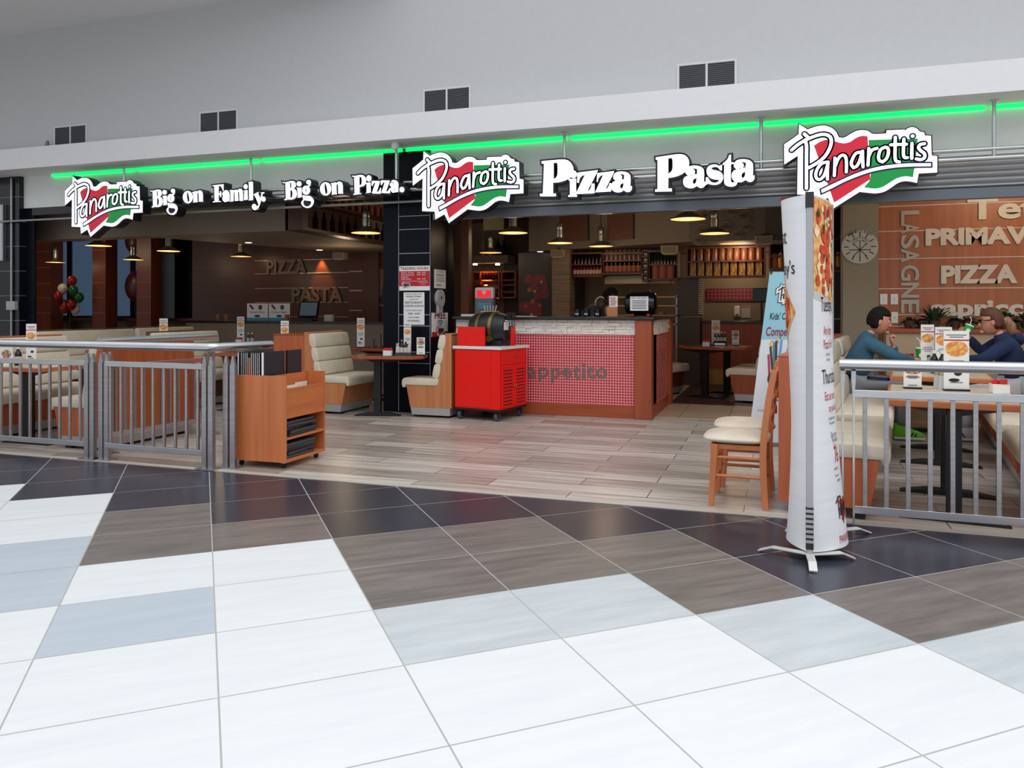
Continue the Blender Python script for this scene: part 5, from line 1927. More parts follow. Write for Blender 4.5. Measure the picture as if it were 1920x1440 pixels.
PU = -4.345
o, w_, h_ = side_thing('small white house rules notice on the black pillar, right face', 814, 507, 835, 540, PU + 0.001, 'notice', 'notice', 'notices on the black pillar')
G().box(0, w_, -0.006, 0, 0, h_).build('board', WHITE, o)
g = G()
text_g(g, 'U.S. NOTICE', 0.045, (w_ / 2, -0.0085, h_ * 0.84), offset=0.004)
for z in (0.72, 0.66, 0.54, 0.44, 0.36, 0.18, 0.12):
    g.box(w_ * 0.15, w_ * (0.85 if z > 0.3 else 0.6), -0.008, -0.006, h_ * z, h_ * z + 0.008)
g.build('lettering', GREY_P, o)
o, w_, h_ = side_thing('grey rounded dispenser on the black pillar above the free wifi sign', 814, 553, 829, 588, PU + 0.001, 'dispenser', 'dispenser')
G().box(w_ * 0.2, w_ * 0.8, -0.04, 0, 0, h_ * 0.75).build('body', mat('dispenser_grey', (176, 176, 178), 0.4), o, bevel=0.01)
G().cyl((w_ / 2, -0.05, h_ * 0.8), (w_ / 2, 0, h_ * 0.8), w_ * 0.46, 28).build('cap', mat('dispenser_grey', (176, 176, 178)), o)
G().cyl((w_ / 2, -0.052, h_ * 0.84), (w_ / 2, -0.05, h_ * 0.84), w_ * 0.08, 12).build('button', BLACK, o)
o, w_, h_ = side_thing('white and red FREE wifi sign on the black pillar', 809, 586, 839, 632, PU + 0.001, 'wifi_sign', 'sign')
G().box(0, w_, -0.006, 0, 0, h_).build('board', WHITE, o)
G().box(0, w_, -0.008, -0.006, 0, h_ * 0.2).build('red_band', RED_P, o)
text_g(G(), 'FREE', 0.13, (w_ / 2, -0.009, h_ * 0.75), offset=0.02, sx=1.35).build('lettering', mat('dark_red_print', (110, 30, 40)), o)
g = G()
for r_ in (0.03, 0.06, 0.09):
    g.ribbon([(w_ / 2 + 1.5 * r_ * math.sin(a), h_ * 0.40 + r_ * math.cos(a)) for a in (-0.8 + 1.6 * i / 10 for i in range(11))], 0.014, -0.009)
g.disc((w_ / 2, h_ * 0.36), 0.02, -0.009)
g.build('wifi_symbol', mat('wifi_blue', (60, 100, 150)), o)
text_g(G(), 'Powered by us', 0.03, (w_ / 2, -0.0105, h_ * 0.05), sx=1.3).build('lettering', WHITE, o)
put_logo(o, Matrix.Translation((w_ / 2, -0.012, h_ * 0.22)), 0.26)
# light violet neon reflection-free outline on the pillar stays out; far left pillar fittings
a, b = on_v(-14, 490, 9.29), on_v(11, 384, 9.29)
o = thing('light_box', 'pale light box poster on the black pillar at the far left edge', 'light box', (a.x, 9.29, a.z))
G().box(0, b.x - a.x, -0.05, 0.005, 0, b.z - a.z).build('frame', STEEL_D, o)
G().box(0.02, b.x - a.x - 0.02, -0.053, -0.05, 0.02, b.z - a.z - 0.02).build('panel', mat('light_box_face', (200, 208, 216), 0.4), o)
p = on_v(22, 573, 9.28)
o = thing('conduit_pipe', 'thin steel conduit with a square box on the black pillar at the far left', 'conduit', (p.x, 9.275, 0))
G().cyl((0, 0, 0.05), (0, 0, 3.5), 0.018, 10).build('pipe', STEEL_D, o, smooth=True)
G().box(-0.06, 0.13, -0.05, 0.02, p.z - 0.07, p.z + 0.07).build('junction_box', mat('dispenser_grey', (176, 176, 178)), o, bevel=0.006)
# ================================================================ people
def skin_mesh(joints, edges, root, sub=2):
    """joints: {name: (x,y,z,r)} -> (verts, faces) of a smooth tapering surface"""
    names = [root] + [k for k in joints if k != root]
    ix = {k: i for i, k in enumerate(names)}
    me = bpy.data.meshes.new('tmp')
    me.from_pydata([joints[k][:3] for k in names], [(ix[a], ix[b]) for a, b in edges], [])
    o = bpy.data.objects.new('tmp', me)
    COL.objects.link(o)
    md = o.modifiers.new('skin', 'SKIN')
    md.use_smooth_shade = True
    lay = me.skin_vertices[0] if len(me.skin_vertices) else None
    for k in names:
        d = me.skin_vertices[0].data[ix[k]]
        r = joints[k][3]
        d.radius = r if isinstance(r, tuple) else (r, r)
        d.use_root = (k == root)
    s = o.modifiers.new('sub', 'SUBSURF')
    s.levels = s.render_levels = sub
    bpy.context.view_layer.update()
    dg = bpy.context.evaluated_depsgraph_get()
    e = o.evaluated_get(dg)
    m2 = e.to_mesh()
    vs = [tuple(v.co) for v in m2.vertices]
    fs = [tuple(p.vertices) for p in m2.polygons]
    e.to_mesh_clear()
    bpy.data.objects.remove(o)
    bpy.data.meshes.remove(me)
    return vs, fs


EYE_W = mat('eye_white', (232, 228, 224), 0.3)
EYE_D = mat('eye_dark', (40, 28, 22), 0.3)
LIPS = mat('lips', (186, 96, 88), 0.5)
HAIR_D = mat('hair_dark', (20, 16, 15), 0.75, noise=((40, 40, 8), (32, 26, 24), 0.4, 0.7), spec=0.2)
HAIR_B = mat('hair_brown', (86, 56, 44), 0.65, noise=((50, 50, 8), (112, 76, 58), 0.4, 0.7), spec=0.25)


def head(g, c, yaw, pitch, k=1.0):
    """skin head with nose, ears, eyes, mouth; local x is forward. materials: 0 skin 1 eye 2 iris 3 lips"""
    Mh = Matrix.Translation(c) @ Matrix.Rotation(yaw, 4, 'Z') @ Matrix.Rotation(pitch, 4, 'Y') @ Matrix.Scale(k, 4)
    old = g.M
    g.M = Mh

    def fn(x, y, z):
        if z < 0:
            y *= 1 - 0.30 * (-z) ** 1.3
            x = x * (1 - 0.10 * (-z)) + 0.10 * (-z)
        if x > 0.2:
            x = 0.2 + (x - 0.2) * 0.92
            if -0.1 < z < 0.25 and abs(y) > 0.2:
                x -= 0.05
        return (x, y, z)
    g.mi = 0
    g.ell((0, 0, 0), (0.100, 0.078, 0.128), 28, 20, fn)
    g.ell((0.098, 0, -0.016), (0.022, 0.014, 0.026), 12, 8, lambda x, y, z: (x * (1.25 if z < 0 else 0.6), y * (1.2 if z < -0.2 else 0.75), z))
    for s in (-1, 1):
        g.ell((-0.005, s * 0.078, -0.005), (0.020, 0.010, 0.032), 10, 8)
    g.ell((0.088, 0, -0.100), (0.022, 0.028, 0.018), 10, 8)
    for s in (-1, 1):
        g.mi = 1
        g.ell((0.080, s * 0.032, 0.014), (0.012, 0.014, 0.009), 10, 8)
        g.mi = 2
        g.ell((0.0895, s * 0.032, 0.014), (0.004, 0.006, 0.006), 8, 6)
        g.box(0.082, 0.094, s * 0.032 - 0.017, s * 0.032 + 0.017, 0.034, 0.040)
    g.mi = 3
    g.ell((0.092, 0, -0.062), (0.010, 0.024, 0.009), 12, 8)
    g.mi = 0
    g.M = old
    return Mh


def hand(g, wrist, d, nrm, curl=0.7, k=1.0, side=1):
    """palm, four bent fingers and a thumb from the palm's side; d = pointing direction, nrm = palm normal"""
    d = Vector(d).normalized()
    n = Vector(nrm).normalized()
    b = d.cross(n).normalized() * side
    w = Vector(wrist)
    pc = w + d * 0.05 * k
    R = Matrix((d, b, n)).transposed()
    vs0 = len(g.v)
    q = G()
    q.ell((0, 0, 0), (0.054 * k, 0.042 * k, 0.017 * k), 14, 10)
    g.add([pc + R @ p for p in q.v], q.f)
    for i, (oy, L) in enumerate(((-0.030, 0.066), (-0.010, 0.078), (0.010, 0.073), (0.029, 0.058))):
        p0 = pc + d * 0.040 * k + b * (oy * k)
        pts, a = [p0], 0.15
        p = p0
        for j in range(3):
            a += curl * (0.55 if j == 0 else 0.75)
            dirv = d * math.cos(a) - n * math.sin(a)
            p = p + dirv * (L * k * (0.42, 0.33, 0.25)[j])
            pts.append(p)
        g.tube(pts, [0.0095 * k, 0.009 * k, 0.008 * k, 0.006 * k], 8)
    t0 = pc - d * 0.02 * k - b * 0.036 * k
    t1 = t0 + (d * 0.5 - b * 0.75 - n * 0.25).normalized() * 0.038 * k
    t2 = t1 + (d * 0.85 - b * 0.2 - n * 0.45).normalized() * 0.032 * k
    g.tube([t0, t1, t2], [0.013 * k, 0.011 * k, 0.008 * k], 8)


def hair_cap(c, Mh, mtl, parent, loc, front=0.55, k=1.0, back=0.0):
    g = G()
    g.M = Matrix.Translation(-Vector(loc)) @ Mh

    def fn(x, y, z):
        f = 1.0
        if x > 0.28 and z < front:
            f = 0.72
        elif x > -0.05 and z < 0.10 and abs(y) > 0.3:
            f = 0.80
        elif z < -0.55:
            f = 0.82
        nz_ = 1 + 0.03 * math.sin(23 * x + 11 * z) * math.cos(17 * y + 5 * x)
        return (x * f * nz_, y * f * nz_, z * f * nz_)
    g.ell((-0.010, 0, 0.014), (0.113 * k, 0.091 * k, 0.134 * k), 36, 26, fn)
    return g.build('hair', mtl, parent, smooth=True, angle=70)


def rel(J, loc):
    return {k: (v[0] - loc[0], v[1] - loc[1], v[2] - loc[2], v[3]) for k, v in J.items()}


def person(label, loc, J, E_, torso_j, torso_e, leg_j, leg_e, top_m, leg_m, hd, hands, hair_m, skin_m, hair_front=0.5, hair_k=1.0):
    t = thing('person', label, 'person', loc, 0)
    L = Vector(loc)
    g = G()
    vs, fs = skin_mesh(rel(J, loc), E_, 'pelvis')
    g.add(vs, fs)
    old = g.M
    Mh = head(g, Vector(hd[0]) - L, hd[1], hd[2], hd[3])
    for (w, d, n, curl, side) in hands:
        hand(g, Vector(w) - L, d, n, curl, 1.05, side)
    g.build('body', [skin_m, EYE_W, EYE_D, LIPS], t, smooth=True, angle=70)
    hair_cap(hd[0], Matrix.Translation(L) @ Mh, hair_m, t, loc, hair_front, hair_k)
    vs, fs = skin_mesh(rel(torso_j, loc), torso_e, 'pelvis')
    G().add(vs, fs).build('jumper', top_m, t, smooth=True, angle=80)
    if leg_j:
        vs, fs = skin_mesh(rel(leg_j, loc), leg_e, 'pelvis')
        G().add(vs, fs).build('trousers', leg_m, t, smooth=True, angle=80)
    return t, Mh, L


def seated(sg, x0, y0, elbow_r, hand_r, elbow_l, hand_l, lean):
    """sg +1 faces +X, -1 faces -X; _r is the arm nearer the viewer (-Y)"""
    J = {'pelvis': (x0, y0, 0.60, 0.11), 'waist': (x0 + sg * 0.01, y0, 0.78, 0.11), 'chest': (x0 + sg * lean * 0.5, y0, 0.98, 0.12), 'neck0': (x0 + sg * lean * 0.85, y0, 1.105, 0.05), 'neck1': (x0 + sg * lean * 1.12, y0, 1.17, 0.047),
         'sh_r': (x0 + sg * lean * 0.75, y0 - 0.175, 1.035, 0.05), 'el_r': elbow_r + (0.042,), 'wr_r': hand_r + (0.026,),
         'sh_l': (x0 + sg * lean * 0.75, y0 + 0.175, 1.035, 0.05), 'el_l': elbow_l + (0.042,), 'wr_l': hand_l + (0.026,),
         'hip_r': (x0 + sg * 0.04, y0 - 0.10, 0.585, 0.08), 'kn_r': (x0 + sg * 0.44, y0 - 0.12, 0.60, 0.055), 'an_r': (x0 + sg * 0.45, y0 - 0.10, 0.15, 0.035),
         'hip_l': (x0 + sg * 0.04, y0 + 0.10, 0.585, 0.08), 'kn_l': (x0 + sg * 0.42, y0 + 0.12, 0.60, 0.055), 'an_l': (x0 + sg * 0.40, y0 + 0.10, 0.15, 0.035)}
    Ed = [('pelvis', 'waist'), ('waist', 'chest'), ('chest', 'neck0'), ('neck0', 'neck1'), ('chest', 'sh_r'), ('sh_r', 'el_r'), ('el_r', 'wr_r'), ('chest', 'sh_l'), ('sh_l', 'el_l'), ('el_l', 'wr_l'),
          ('pelvis', 'hip_r'), ('hip_r', 'kn_r'), ('kn_r', 'an_r'), ('pelvis', 'hip_l'), ('hip_l', 'kn_l'), ('kn_l', 'an_l')]
    def g_(k, r, dx=0, dz=0):
        v = J[k]
        return (v[0] + dx, v[1], v[2] + dz, r)
    cut = lambda a, b, f, r: tuple(J[a][i] + (J[b][i] - J[a][i]) * f for i in range(3)) + (r,)
    T = {'pelvis': (x0 - sg * 0.01, y0, 0.64, (0.185, 0.15)), 'waist': g_('waist', (0.20, 0.155)), 'chest': g_('chest', (0.205, 0.15)), 'neck0': g_('neck0', 0.085), 'collar': (J['neck0'][0] + sg * 0.02, y0, 1.14, 0.066),
         'sh_r': g_('sh_r', 0.085), 'el_r': g_('el_r', 0.064), 'wr_r': cut('el_r', 'wr_r', 0.95, 0.042), 'sh_l': g_('sh_l', 0.085), 'el_l': g_('el_l', 0.064), 'wr_l': cut('el_l', 'wr_l', 0.95, 0.042)}
    TE = [('pelvis', 'waist'), ('waist', 'chest'), ('chest', 'neck0'), ('neck0', 'collar'), ('chest', 'sh_r'), ('sh_r', 'el_r'), ('el_r', 'wr_r'), ('chest', 'sh_l'), ('sh_l', 'el_l'), ('el_l', 'wr_l')]
    P = {'pelvis': (x0, y0, 0.60, 0.125), 'hip_r': g_('hip_r', 0.10), 'kn_r': g_('kn_r', 0.078), 'an_r': g_('an_r', 0.062, 0, -0.01), 'hip_l': g_('hip_l', 0.10), 'kn_l': g_('kn_l', 0.078), 'an_l': g_('an_l', 0.062, 0, -0.01)}
    PE = [('pelvis', 'hip_r'), ('hip_r', 'kn_r'), ('kn_r', 'an_r'), ('pelvis', 'hip_l'), ('hip_l', 'kn_l'), ('kn_l', 'an_l')]
    return J, Ed, T, TE, P, PE


def shoe(p, sg, m, parent, L):
    g = G()
    prof = [(-0.08, 0.0), (0.20, 0.0), (0.215, 0.03), (0.17, 0.065), (0.06, 0.10), (0.02, 0.13), (-0.07, 0.13), (-0.09, 0.05)]
    g.prism([(sg * a, b) for a, b in crv(prof, True, 3, 60)], 'y', -0.045, 0.045)
    g.M = Matrix.Identity(4)
    q = G()
    q.M = Matrix.Translation(Vector(p) - L)
    q.add(g.v, g.f)
    o = q.build('shoe', m, parent, bevel=0.015, smooth=True)
    s = G()
    s.M = Matrix.Translation(Vector(p) - L)
    s.box(min(sg * -0.085, sg * 0.212), max(sg * -0.085, sg * 0.212), -0.047, 0.047, -0.012, 0.012)
    s.build('sole', WHITE, o, bevel=0.008)
    st = G()
    st.M = Matrix.Translation(Vector(p) - L)
    for k in range(3):
        st.add([(sg * (0.03 + 0.035 * k), -0.0465, 0.02), (sg * (0.045 + 0.035 * k), -0.0465, 0.02), (sg * (0.075 + 0.03 * k), -0.0465, 0.075 - 0.012 * k), (sg * (0.06 + 0.03 * k), -0.0465, 0.075 - 0.012 * k)], [(0, 1, 2, 3)])
    st.build('stripe', TXT, o)
    return o


TEAL_J = mat('teal_jumper', (62, 104, 128), 0.85, noise=((5, 5, 5), (50, 90, 114), 0.35, 0.7))
NAVY_H = mat('navy_hoodie', (28, 46, 84), 0.85, noise=((5, 5, 5), (20, 36, 70), 0.35, 0.7))
GREY_T = mat('grey_sweatpants', (150, 154, 160), 0.85, noise=((6, 6, 6), (130, 134, 142), 0.35, 0.7))
GREY_L = mat('pale_grey_trousers', (198, 202, 208), 0.85)
mx0, my0 = 0.80, 9.18
args = seated(1, mx0, my0, (1.19, 8.97, 0.872), (1.36, 9.20, 0.855), (1.20, 9.34, 0.885), (1.165, 9.20, 1.00), 0.15)
man, Mh, L = person('person in a teal jumper and grey trousers, seated at the table, leaning forward', (mx0, my0, 0.0), args[0], args[1], args[2], args[3], args[4], args[5], TEAL_J, GREY_T,
                ((1.035, my0, 1.255), 0.0, math.radians(10), 1.04), [((1.36, 9.20, 0.855), (0.6, 0.8, -0.05), (0, 0, 1), 0.5, 1), ((1.165, 9.20, 1.00), (-0.25, -0.1, 0.9), (-0.9, 0, -0.3), 1.9, 1)], HAIR_D, SKIN, 0.42, 1.06)
sp = G()
q = args[4]
sp.ribbon([(0.10, 0.665), (0.30, 0.655)], 0.03, -0.19)
sp.build('side_stripe', mat('navy_stripe', (34, 38, 72), 0.8), man)
LIME = mat('lime_trainer', (120, 214, 50), 0.5)
shoe((mx0 + 0.44, my0 - 0.10, 0.035), 1, LIME, man, L)
shoe((mx0 + 0.39, my0 + 0.10, 0.035), 1, LIME, man, L)

wx0, wy0 = 2.31, 9.30
args = seated(-1, wx0, wy0, (1.98, 9.04, 0.875), (1.84, 9.24, 0.86), (2.06, 9.50, 0.93), (1.90, 9.37, 1.10), 0.13)
wom, Mw, L = person('person in a navy hoodie with a ponytail, seated, drinking from a green cup', (wx0, wy0, 0.0), args[0], args[1], args[2], args[3], args[4], args[5], NAVY_H, GREY_L,
                ((2.10, wy0, 1.255), PI, math.radians(4), 1.0), [((1.84, 9.24, 0.86), (-0.6, 0.75, -0.05), (0, 0, 1), 0.5, 1), ((1.92, 9.39, 1.08), (-0.45, -0.25, 0.75), (0.5, -0.8, 0.2), 0.9, -1)], HAIR_B, SKIN, 0.36, 1.05)
g = G()
g.M = Matrix.Translation(-L) 
g.tube([(2.19, wy0, 1.27), (2.24, wy0, 1.27), (2.28, wy0, 1.22), (2.295, wy0, 1.14), (2.285, wy0, 1.07)], [0.03, 0.05, 0.05, 0.04, 0.012], 14)
g.build('ponytail', mat('hair_blond_brown', (164, 124, 88), 0.5, noise=((50, 50, 8), (120, 84, 60), 0.4, 0.7)), wom, smooth=True)
g = G()
g.M = Matrix.Translation(-L)
g.tube([(2.28, wy0 - 0.11, 1.10), (2.33, wy0 - 0.07, 1.085), (2.345, wy0, 1.075), (2.33, wy0 + 0.07, 1.085), (2.28, wy0 + 0.11, 1.10)], [0.035, 0.06, 0.07, 0.06, 0.035], 14)
g.build('hood', NAVY_H, wom, smooth=True)
g = G()
g.M = Mw
for s in (-1, 1):
    g.box(0.096, 0.103, s * 0.033 - 0.026, s * 0.033 + 0.026, -0.002, 0.030)
    g.box(0.0, 0.10, s * 0.079 - 0.003, s * 0.079 + 0.003, 0.018, 0.027)
g.box(0.098, 0.103, -0.01, 0.01, 0.014, 0.022)
g.build('sunglasses', BLACK_G, wom)
shoe((wx0 - 0.44, wy0 - 0.10, 0.035), -1, mat('white_trainer', (210, 210, 212), 0.5), wom, L)
shoe((wx0 - 0.40, wy0 + 0.10, 0.035), -1, mat('white_trainer', (210, 210, 212)), wom, L)
# worker bending behind the bar
hc = on_v(1140, 553, 11.05)
bx, by = hc.x - 0.42, 11.05
J = {'pelvis': (bx - 0.05, by, 0.98, 0.11), 'waist': (bx + 0.02, by, 1.16, 0.11), 'chest': (bx + 0.20, by, 1.37, 0.12), 'neck0': (bx + 0.32, by, 1.45, 0.055), 'neck1': (bx + 0.38, by, 1.49, 0.05),
     'sh_r': (bx + 0.23, by - 0.18, 1.37, 0.05), 'el_r': (bx + 0.30, by - 0.23, 1.10, 0.042), 'wr_r': (bx + 0.46, by - 0.12, 0.98, 0.027), 'sh_l': (bx + 0.23, by + 0.18, 1.37, 0.05), 'el_l': (bx + 0.34, by + 0.22, 1.10, 0.042), 'wr_l': (bx + 0.50, by + 0.12, 0.98, 0.027),
     'hip_r': (bx - 0.04, by - 0.10, 0.92, 0.08), 'kn_r': (bx, by - 0.10, 0.50, 0.055), 'an_r': (bx - 0.02, by - 0.10, 0.10, 0.035), 'hip_l': (bx - 0.04, by + 0.10, 0.92, 0.08), 'kn_l': (bx, by + 0.10, 0.50, 0.055), 'an_l': (bx - 0.02, by + 0.10, 0.10, 0.035)}
grow_ = lambda k, r: J[k][:3] + (r,)
T = {'pelvis': grow_('pelvis', 0.17), 'waist': grow_('waist', 0.175), 'chest': grow_('chest', 0.175), 'neck0': grow_('neck0', 0.08), 'sh_r': grow_('sh_r', 0.08), 'el_r': grow_('el_r', 0.062), 'wr_r': grow_('wr_r', 0.045), 'sh_l': grow_('sh_l', 0.08), 'el_l': grow_('el_l', 0.062), 'wr_l': grow_('wr_l', 0.045)}
TE = [e for e in args[3] if 'collar' not in e]
P = {'pelvis': J['pelvis'][:3] + (0.14,), 'hip_r': grow_('hip_r', 0.10), 'kn_r': grow_('kn_r', 0.078), 'an_r': grow_('an_r', 0.06), 'hip_l': grow_('hip_l', 0.10), 'kn_l': grow_('kn_l', 0.078), 'an_l': grow_('an_l', 0.06)}
CHAR = mat('charcoal_shirt', (52, 54, 62), 0.85)
SKIN_D = mat('dark_skin', (84, 56, 44), 0.5)
chef, Mc, L = person('person in a dark shirt bending down behind the bar counter', (bx, by, 0.0), J, args[1], T, TE, P, args[5], CHAR, CHAR, ((bx + 0.45, by, 1.56), 0.0, math.radians(30), 1.0),
               [(J['wr_r'][:3], (0.7, 0.3, -0.3), (0, 0, 1), 0.6, 1), (J['wr_l'][:3], (0.7, -0.3, -0.3), (0, 0, 1), 0.6, -1)], HAIR_D, SKIN_D, 0.42)
g = G()
g.M = Matrix.Translation(-L)
g.tube([(bx + 0.34 + 0.08 * math.cos(a), by - 0.13, 1.46 + 0.10 * math.sin(a)) for a in (0.9 + 2.9 * i / 10 for i in range(11))], 0.008, 8)
g.build('apron_strap', WHITE, chef, smooth=True)
for s in (-0.1, 0.1):
    shoe((bx - 0.02, by + s, 0.012), 1, BLACK, chef, L)

# ================================================================ things on the tables
PIC = mat('menu_picture', (222, 132, 60), 0.6, noise=((50, 50, 50), (240, 196, 120), 0.42, 0.62))
CHOC = mat('drink_picture', (150, 92, 62), 0.6, noise=((40, 40, 40), (214, 190, 170), 0.45, 0.65))


def menu_card(label, loc, w, h, rz=0.0, pic=PIC, group='menu cards on the tables', mark=True, feet=True):
    t = thing('menu_card', label, 'menu card', loc, rz, group)
    c = G().box(-w / 2, w / 2, -0.004, 0.004, 0.014, h).build('card', WHITE, t)
    g = G()
    g.disc((0, h * 0.70), w * 0.46, -0.0048, 24, min(w * 0.36, h * 0.13))
    g.mi = 1
    g.box(-w / 2, w / 2, -0.0052, -0.0042, h * 0.835, h * 0.855)
    g.mi = 2
    for k, (z, l) in enumerate(((0.93, 0.8), (0.895, 0.55), (0.50, 0.6), (0.46, 0.8), (0.42, 0.5), (0.14, 0.5))):
        g.box(-w * l / 2, w * l / 2, -0.0052, -0.0042, h * z - 0.003, h * z + 0.004)
    if mark and h > 0.3:
        g.mi = 3
        g.disc((0.01, h * 0.30), w * 0.16, -0.0052, 14, w * 0.13)
        g.disc((-0.015, h * 0.18), w * 0.22, -0.0052, 14, w * 0.08)
    g.build('card_print', [pic, RED_P, GREY_P, TXT], c)
    if feet:
        G().box(-w / 2, w / 2, -0.03, 0.03, 0.0, 0.014).build('stand', BLACK, t)
    return t


def at(x, y, z=0.8):
    return on_z(x, y, z)


m0 = menu_card('tall menu card with a big pasta picture, nearest, on the front table before the couple', at(1793, 733), 0.165, 0.435, math.radians(4))
menu_card('short menu card with a hot chocolate picture on the front table behind the railing', at(1711, 729), 0.12, 0.19, math.radians(2), CHOC)
menu_card('tall narrow menu card, left of two, on the table before the couple', at(1739, 694), 0.115, 0.44, math.radians(4))
menu_card('tall menu card, right of two, on the table before the couple', at(1769, 696), 0.145, 0.42, math.radians(6))
menu_card('narrow menu card with a pizza picture on the table against the black pillar', Vector((on_v(764, 620, 9.2).x, 9.2, 0.795)), 0.10, 0.42, math.radians(8))
menu_card('small rounded milkshake card on the table against the black pillar', at(789, 666.5, 0.795), 0.105, 0.23, math.radians(20), CHOC)
menu_card('tall narrow menu card on the dark table left of the black pillar', Vector((-5.96, 10.36, 0.8)), 0.115, 0.45, math.radians(18))
menu_card('menu card at the far left edge, above the handrail', Vector((-7.62, 6.25, 0.8)), 0.10, 0.43, math.radians(30))
menu_card('tall narrow menu card in the middle of the left dining room beside small bottles', Vector((-8.86, 11.28, 0.8)), 0.12, 0.45, math.radians(28))
menu_card('menu card standing behind the second cream bench of the left dining room', Vector((-8.92, 9.55, 0.8)), 0.12, 0.44, math.radians(30))
menu_card('menu card showing above the orange divider behind the trolley', Vector((-6.56, 9.30, 0.8)), 0.11, 0.42, math.radians(24))
make_table('wooden booth table far back in the left dining room with a menu card', 0.62, 0.9, [0.0], (-8.92, 11.3, 0), 0, topm=TDK, edgem=WOOD_RED)
menu_card('tall menu card on the table of the back booth right of the bar', at(1342, 647), 0.13, 0.40, math.radians(5))
menu_card('small rounded milkshake card on the back booth table', at(1379, 648), 0.11, 0.24, math.radians(5), CHOC)


def sauce_bottle(label, loc, h=0.20, r=0.028, body=GLASS_DK, cap=WHITE, group='sauce bottles on the tables'):
    t = thing('sauce_bottle', label, 'bottle', loc, 0, group)
    G().lathe([(r * 0.9, 0), (r, 0.008), (r, h * 0.55), (r * 0.85, h * 0.66), (r * 0.42, h * 0.80), (r * 0.42, h * 0.88)], 18).build('glass', body, t, smooth=True)
    G().lathe([(r * 0.5, h * 0.87), (r * 0.5, h), (r * 0.4, h)], 14).build('cap', cap, t, smooth=True)
    G().lathe([(r * 1.02, h * 0.14), (r * 1.02, h * 0.48)], 18).build('label', mat('bottle_label', (206, 200, 190), 0.6), t, smooth=True)
    return t


def shaker(label, loc, h=0.10, r=0.024, group='shakers on the tables'):
    t = thing('salt_shaker', label, 'shaker', loc, 0, group)
    G().lathe([(r, 0), (r * 1.05, 0.01), (r * 0.8, h * 0.7)], 16).build('glass', mat('shaker_glass', (206, 208, 208), 0.1), t, smooth=True)
    G().lathe([(r * 0.84, h * 0.7), (r * 0.8, h * 0.95), (r * 0.4, h)], 16).build('lid', STEEL, t, smooth=True)
    return t


def sachet_box(label, loc, rz=0.0, n=6, group='sachet boxes on the tables'):
    t = thing('sachet_box', label, 'box', loc, rz, group)
    g = G()
    g.box(-0.055, 0.055, -0.035, 0.035, 0, 0.006).box(-0.055, 0.055, -0.035, -0.031, 0, 0.065).box(-0.055, 0.055, 0.031, 0.035, 0, 0.065).box(-0.055, -0.051, -0.035, 0.035, 0, 0.065).box(0.051, 0.055, -0.035, 0.035, 0, 0.065)
    g.build('holder', WHITE_G, t, bevel=0.002, seg=1)
    for k in range(n):
        x = -0.042 + 0.084 * k / (n - 1)
        G().box(x - 0.012, x + 0.012, -0.012 + 0.01 * (k % 3), -0.008 + 0.01 * (k % 3), 0.008, 0.09 + 0.008 * (k % 2)).build('sachet', RED_PK, t)
    return t


for (x, y, lab) in ((1733, 692, 'dark sauce bottle between the two tall menu cards, left of a pair'), (1745, 693, 'dark sauce bottle between the two tall menu cards, right of a pair')):
    sauce_bottle(lab, at(x, y - 11), 0.26)
for (x, y, lab) in ((1752, 700, 'dark sauce bottle with white label just left of the nearest menu card'), (1767, 701, 'dark sauce bottle half behind the nearest menu card')):
    sauce_bottle(lab, at(x, y), 0.21, 0.034)
shaker('glass shaker beside the green cup on the couple\'s table', at(1744, 699), 0.15, 0.03)
for (x, y, lab) in ((1758, 729, 'white topped glass shaker on the front table, left of a pair'), (1767, 731, 'white topped glass shaker on the front table, right of a pair')):
    shaker(lab, at(x, y), 0.15, 0.028)
sachet_box('white box of red sachets on the table in front of the man', at(1704, 679.5), 0.2)
sachet_box('white box of red sachets at the right end of the front table', at(1874, 737), 0.1)
sachet_box('white box of red sachets on the table against the black pillar', at(727, 666.5, 0.795), 0.3)
sachet_box('white box of red sachets on the dark table left of the black pillar', Vector((-5.52, 10.42, 0.8)), 0.3)
sachet_box('white box of red sachets on the back booth table right of the bar', at(1324, 649), 0.0)
sachet_box('red sachet box in the left dining room beside the tall menu card', Vector((-8.70, 11.05, 0.8)), 0.0)
# green cups


def paper_cup(label, loc, tilt=None):
    t = thing('paper_cup', label, 'cup', loc, 0, 'green paper cups')
    G().lathe([(0.030, 0), (0.043, 0.125), (0.040, 0.125), (0.028, 0.006)], 24).build('cup', GREEN_CUP, t, smooth=True)
    G().disc((0, 0.07), 0.022, -0.0405, 16).build('white_spot', WHITE, t)
    lid = G().lathe([(0.045, 0.122), (0.045, 0.130), (0.04, 0.136)], 24).build('lid', mat('cup_lid', (224, 230, 226), 0.3), t, smooth=True)
    G().tube([(0.0, 0, 0.13), (-0.01, 0, 0.19), (-0.035, 0, 0.215)], 0.004, 8).build('straw', WHITE, t, smooth=True)
    if tilt:
        t.rotation_euler = tilt
    return t


o = paper_cup('green paper cup with lid standing on the couple\'s table', at(1727, 681.5))
o.scale = (1.3, 1.3, 1.3)
paper_cup('green paper cup held tilted at the mouth by the person in the navy hoodie', Vector((1.86, 9.31, 1.10)), (0, math.radians(24), 0))
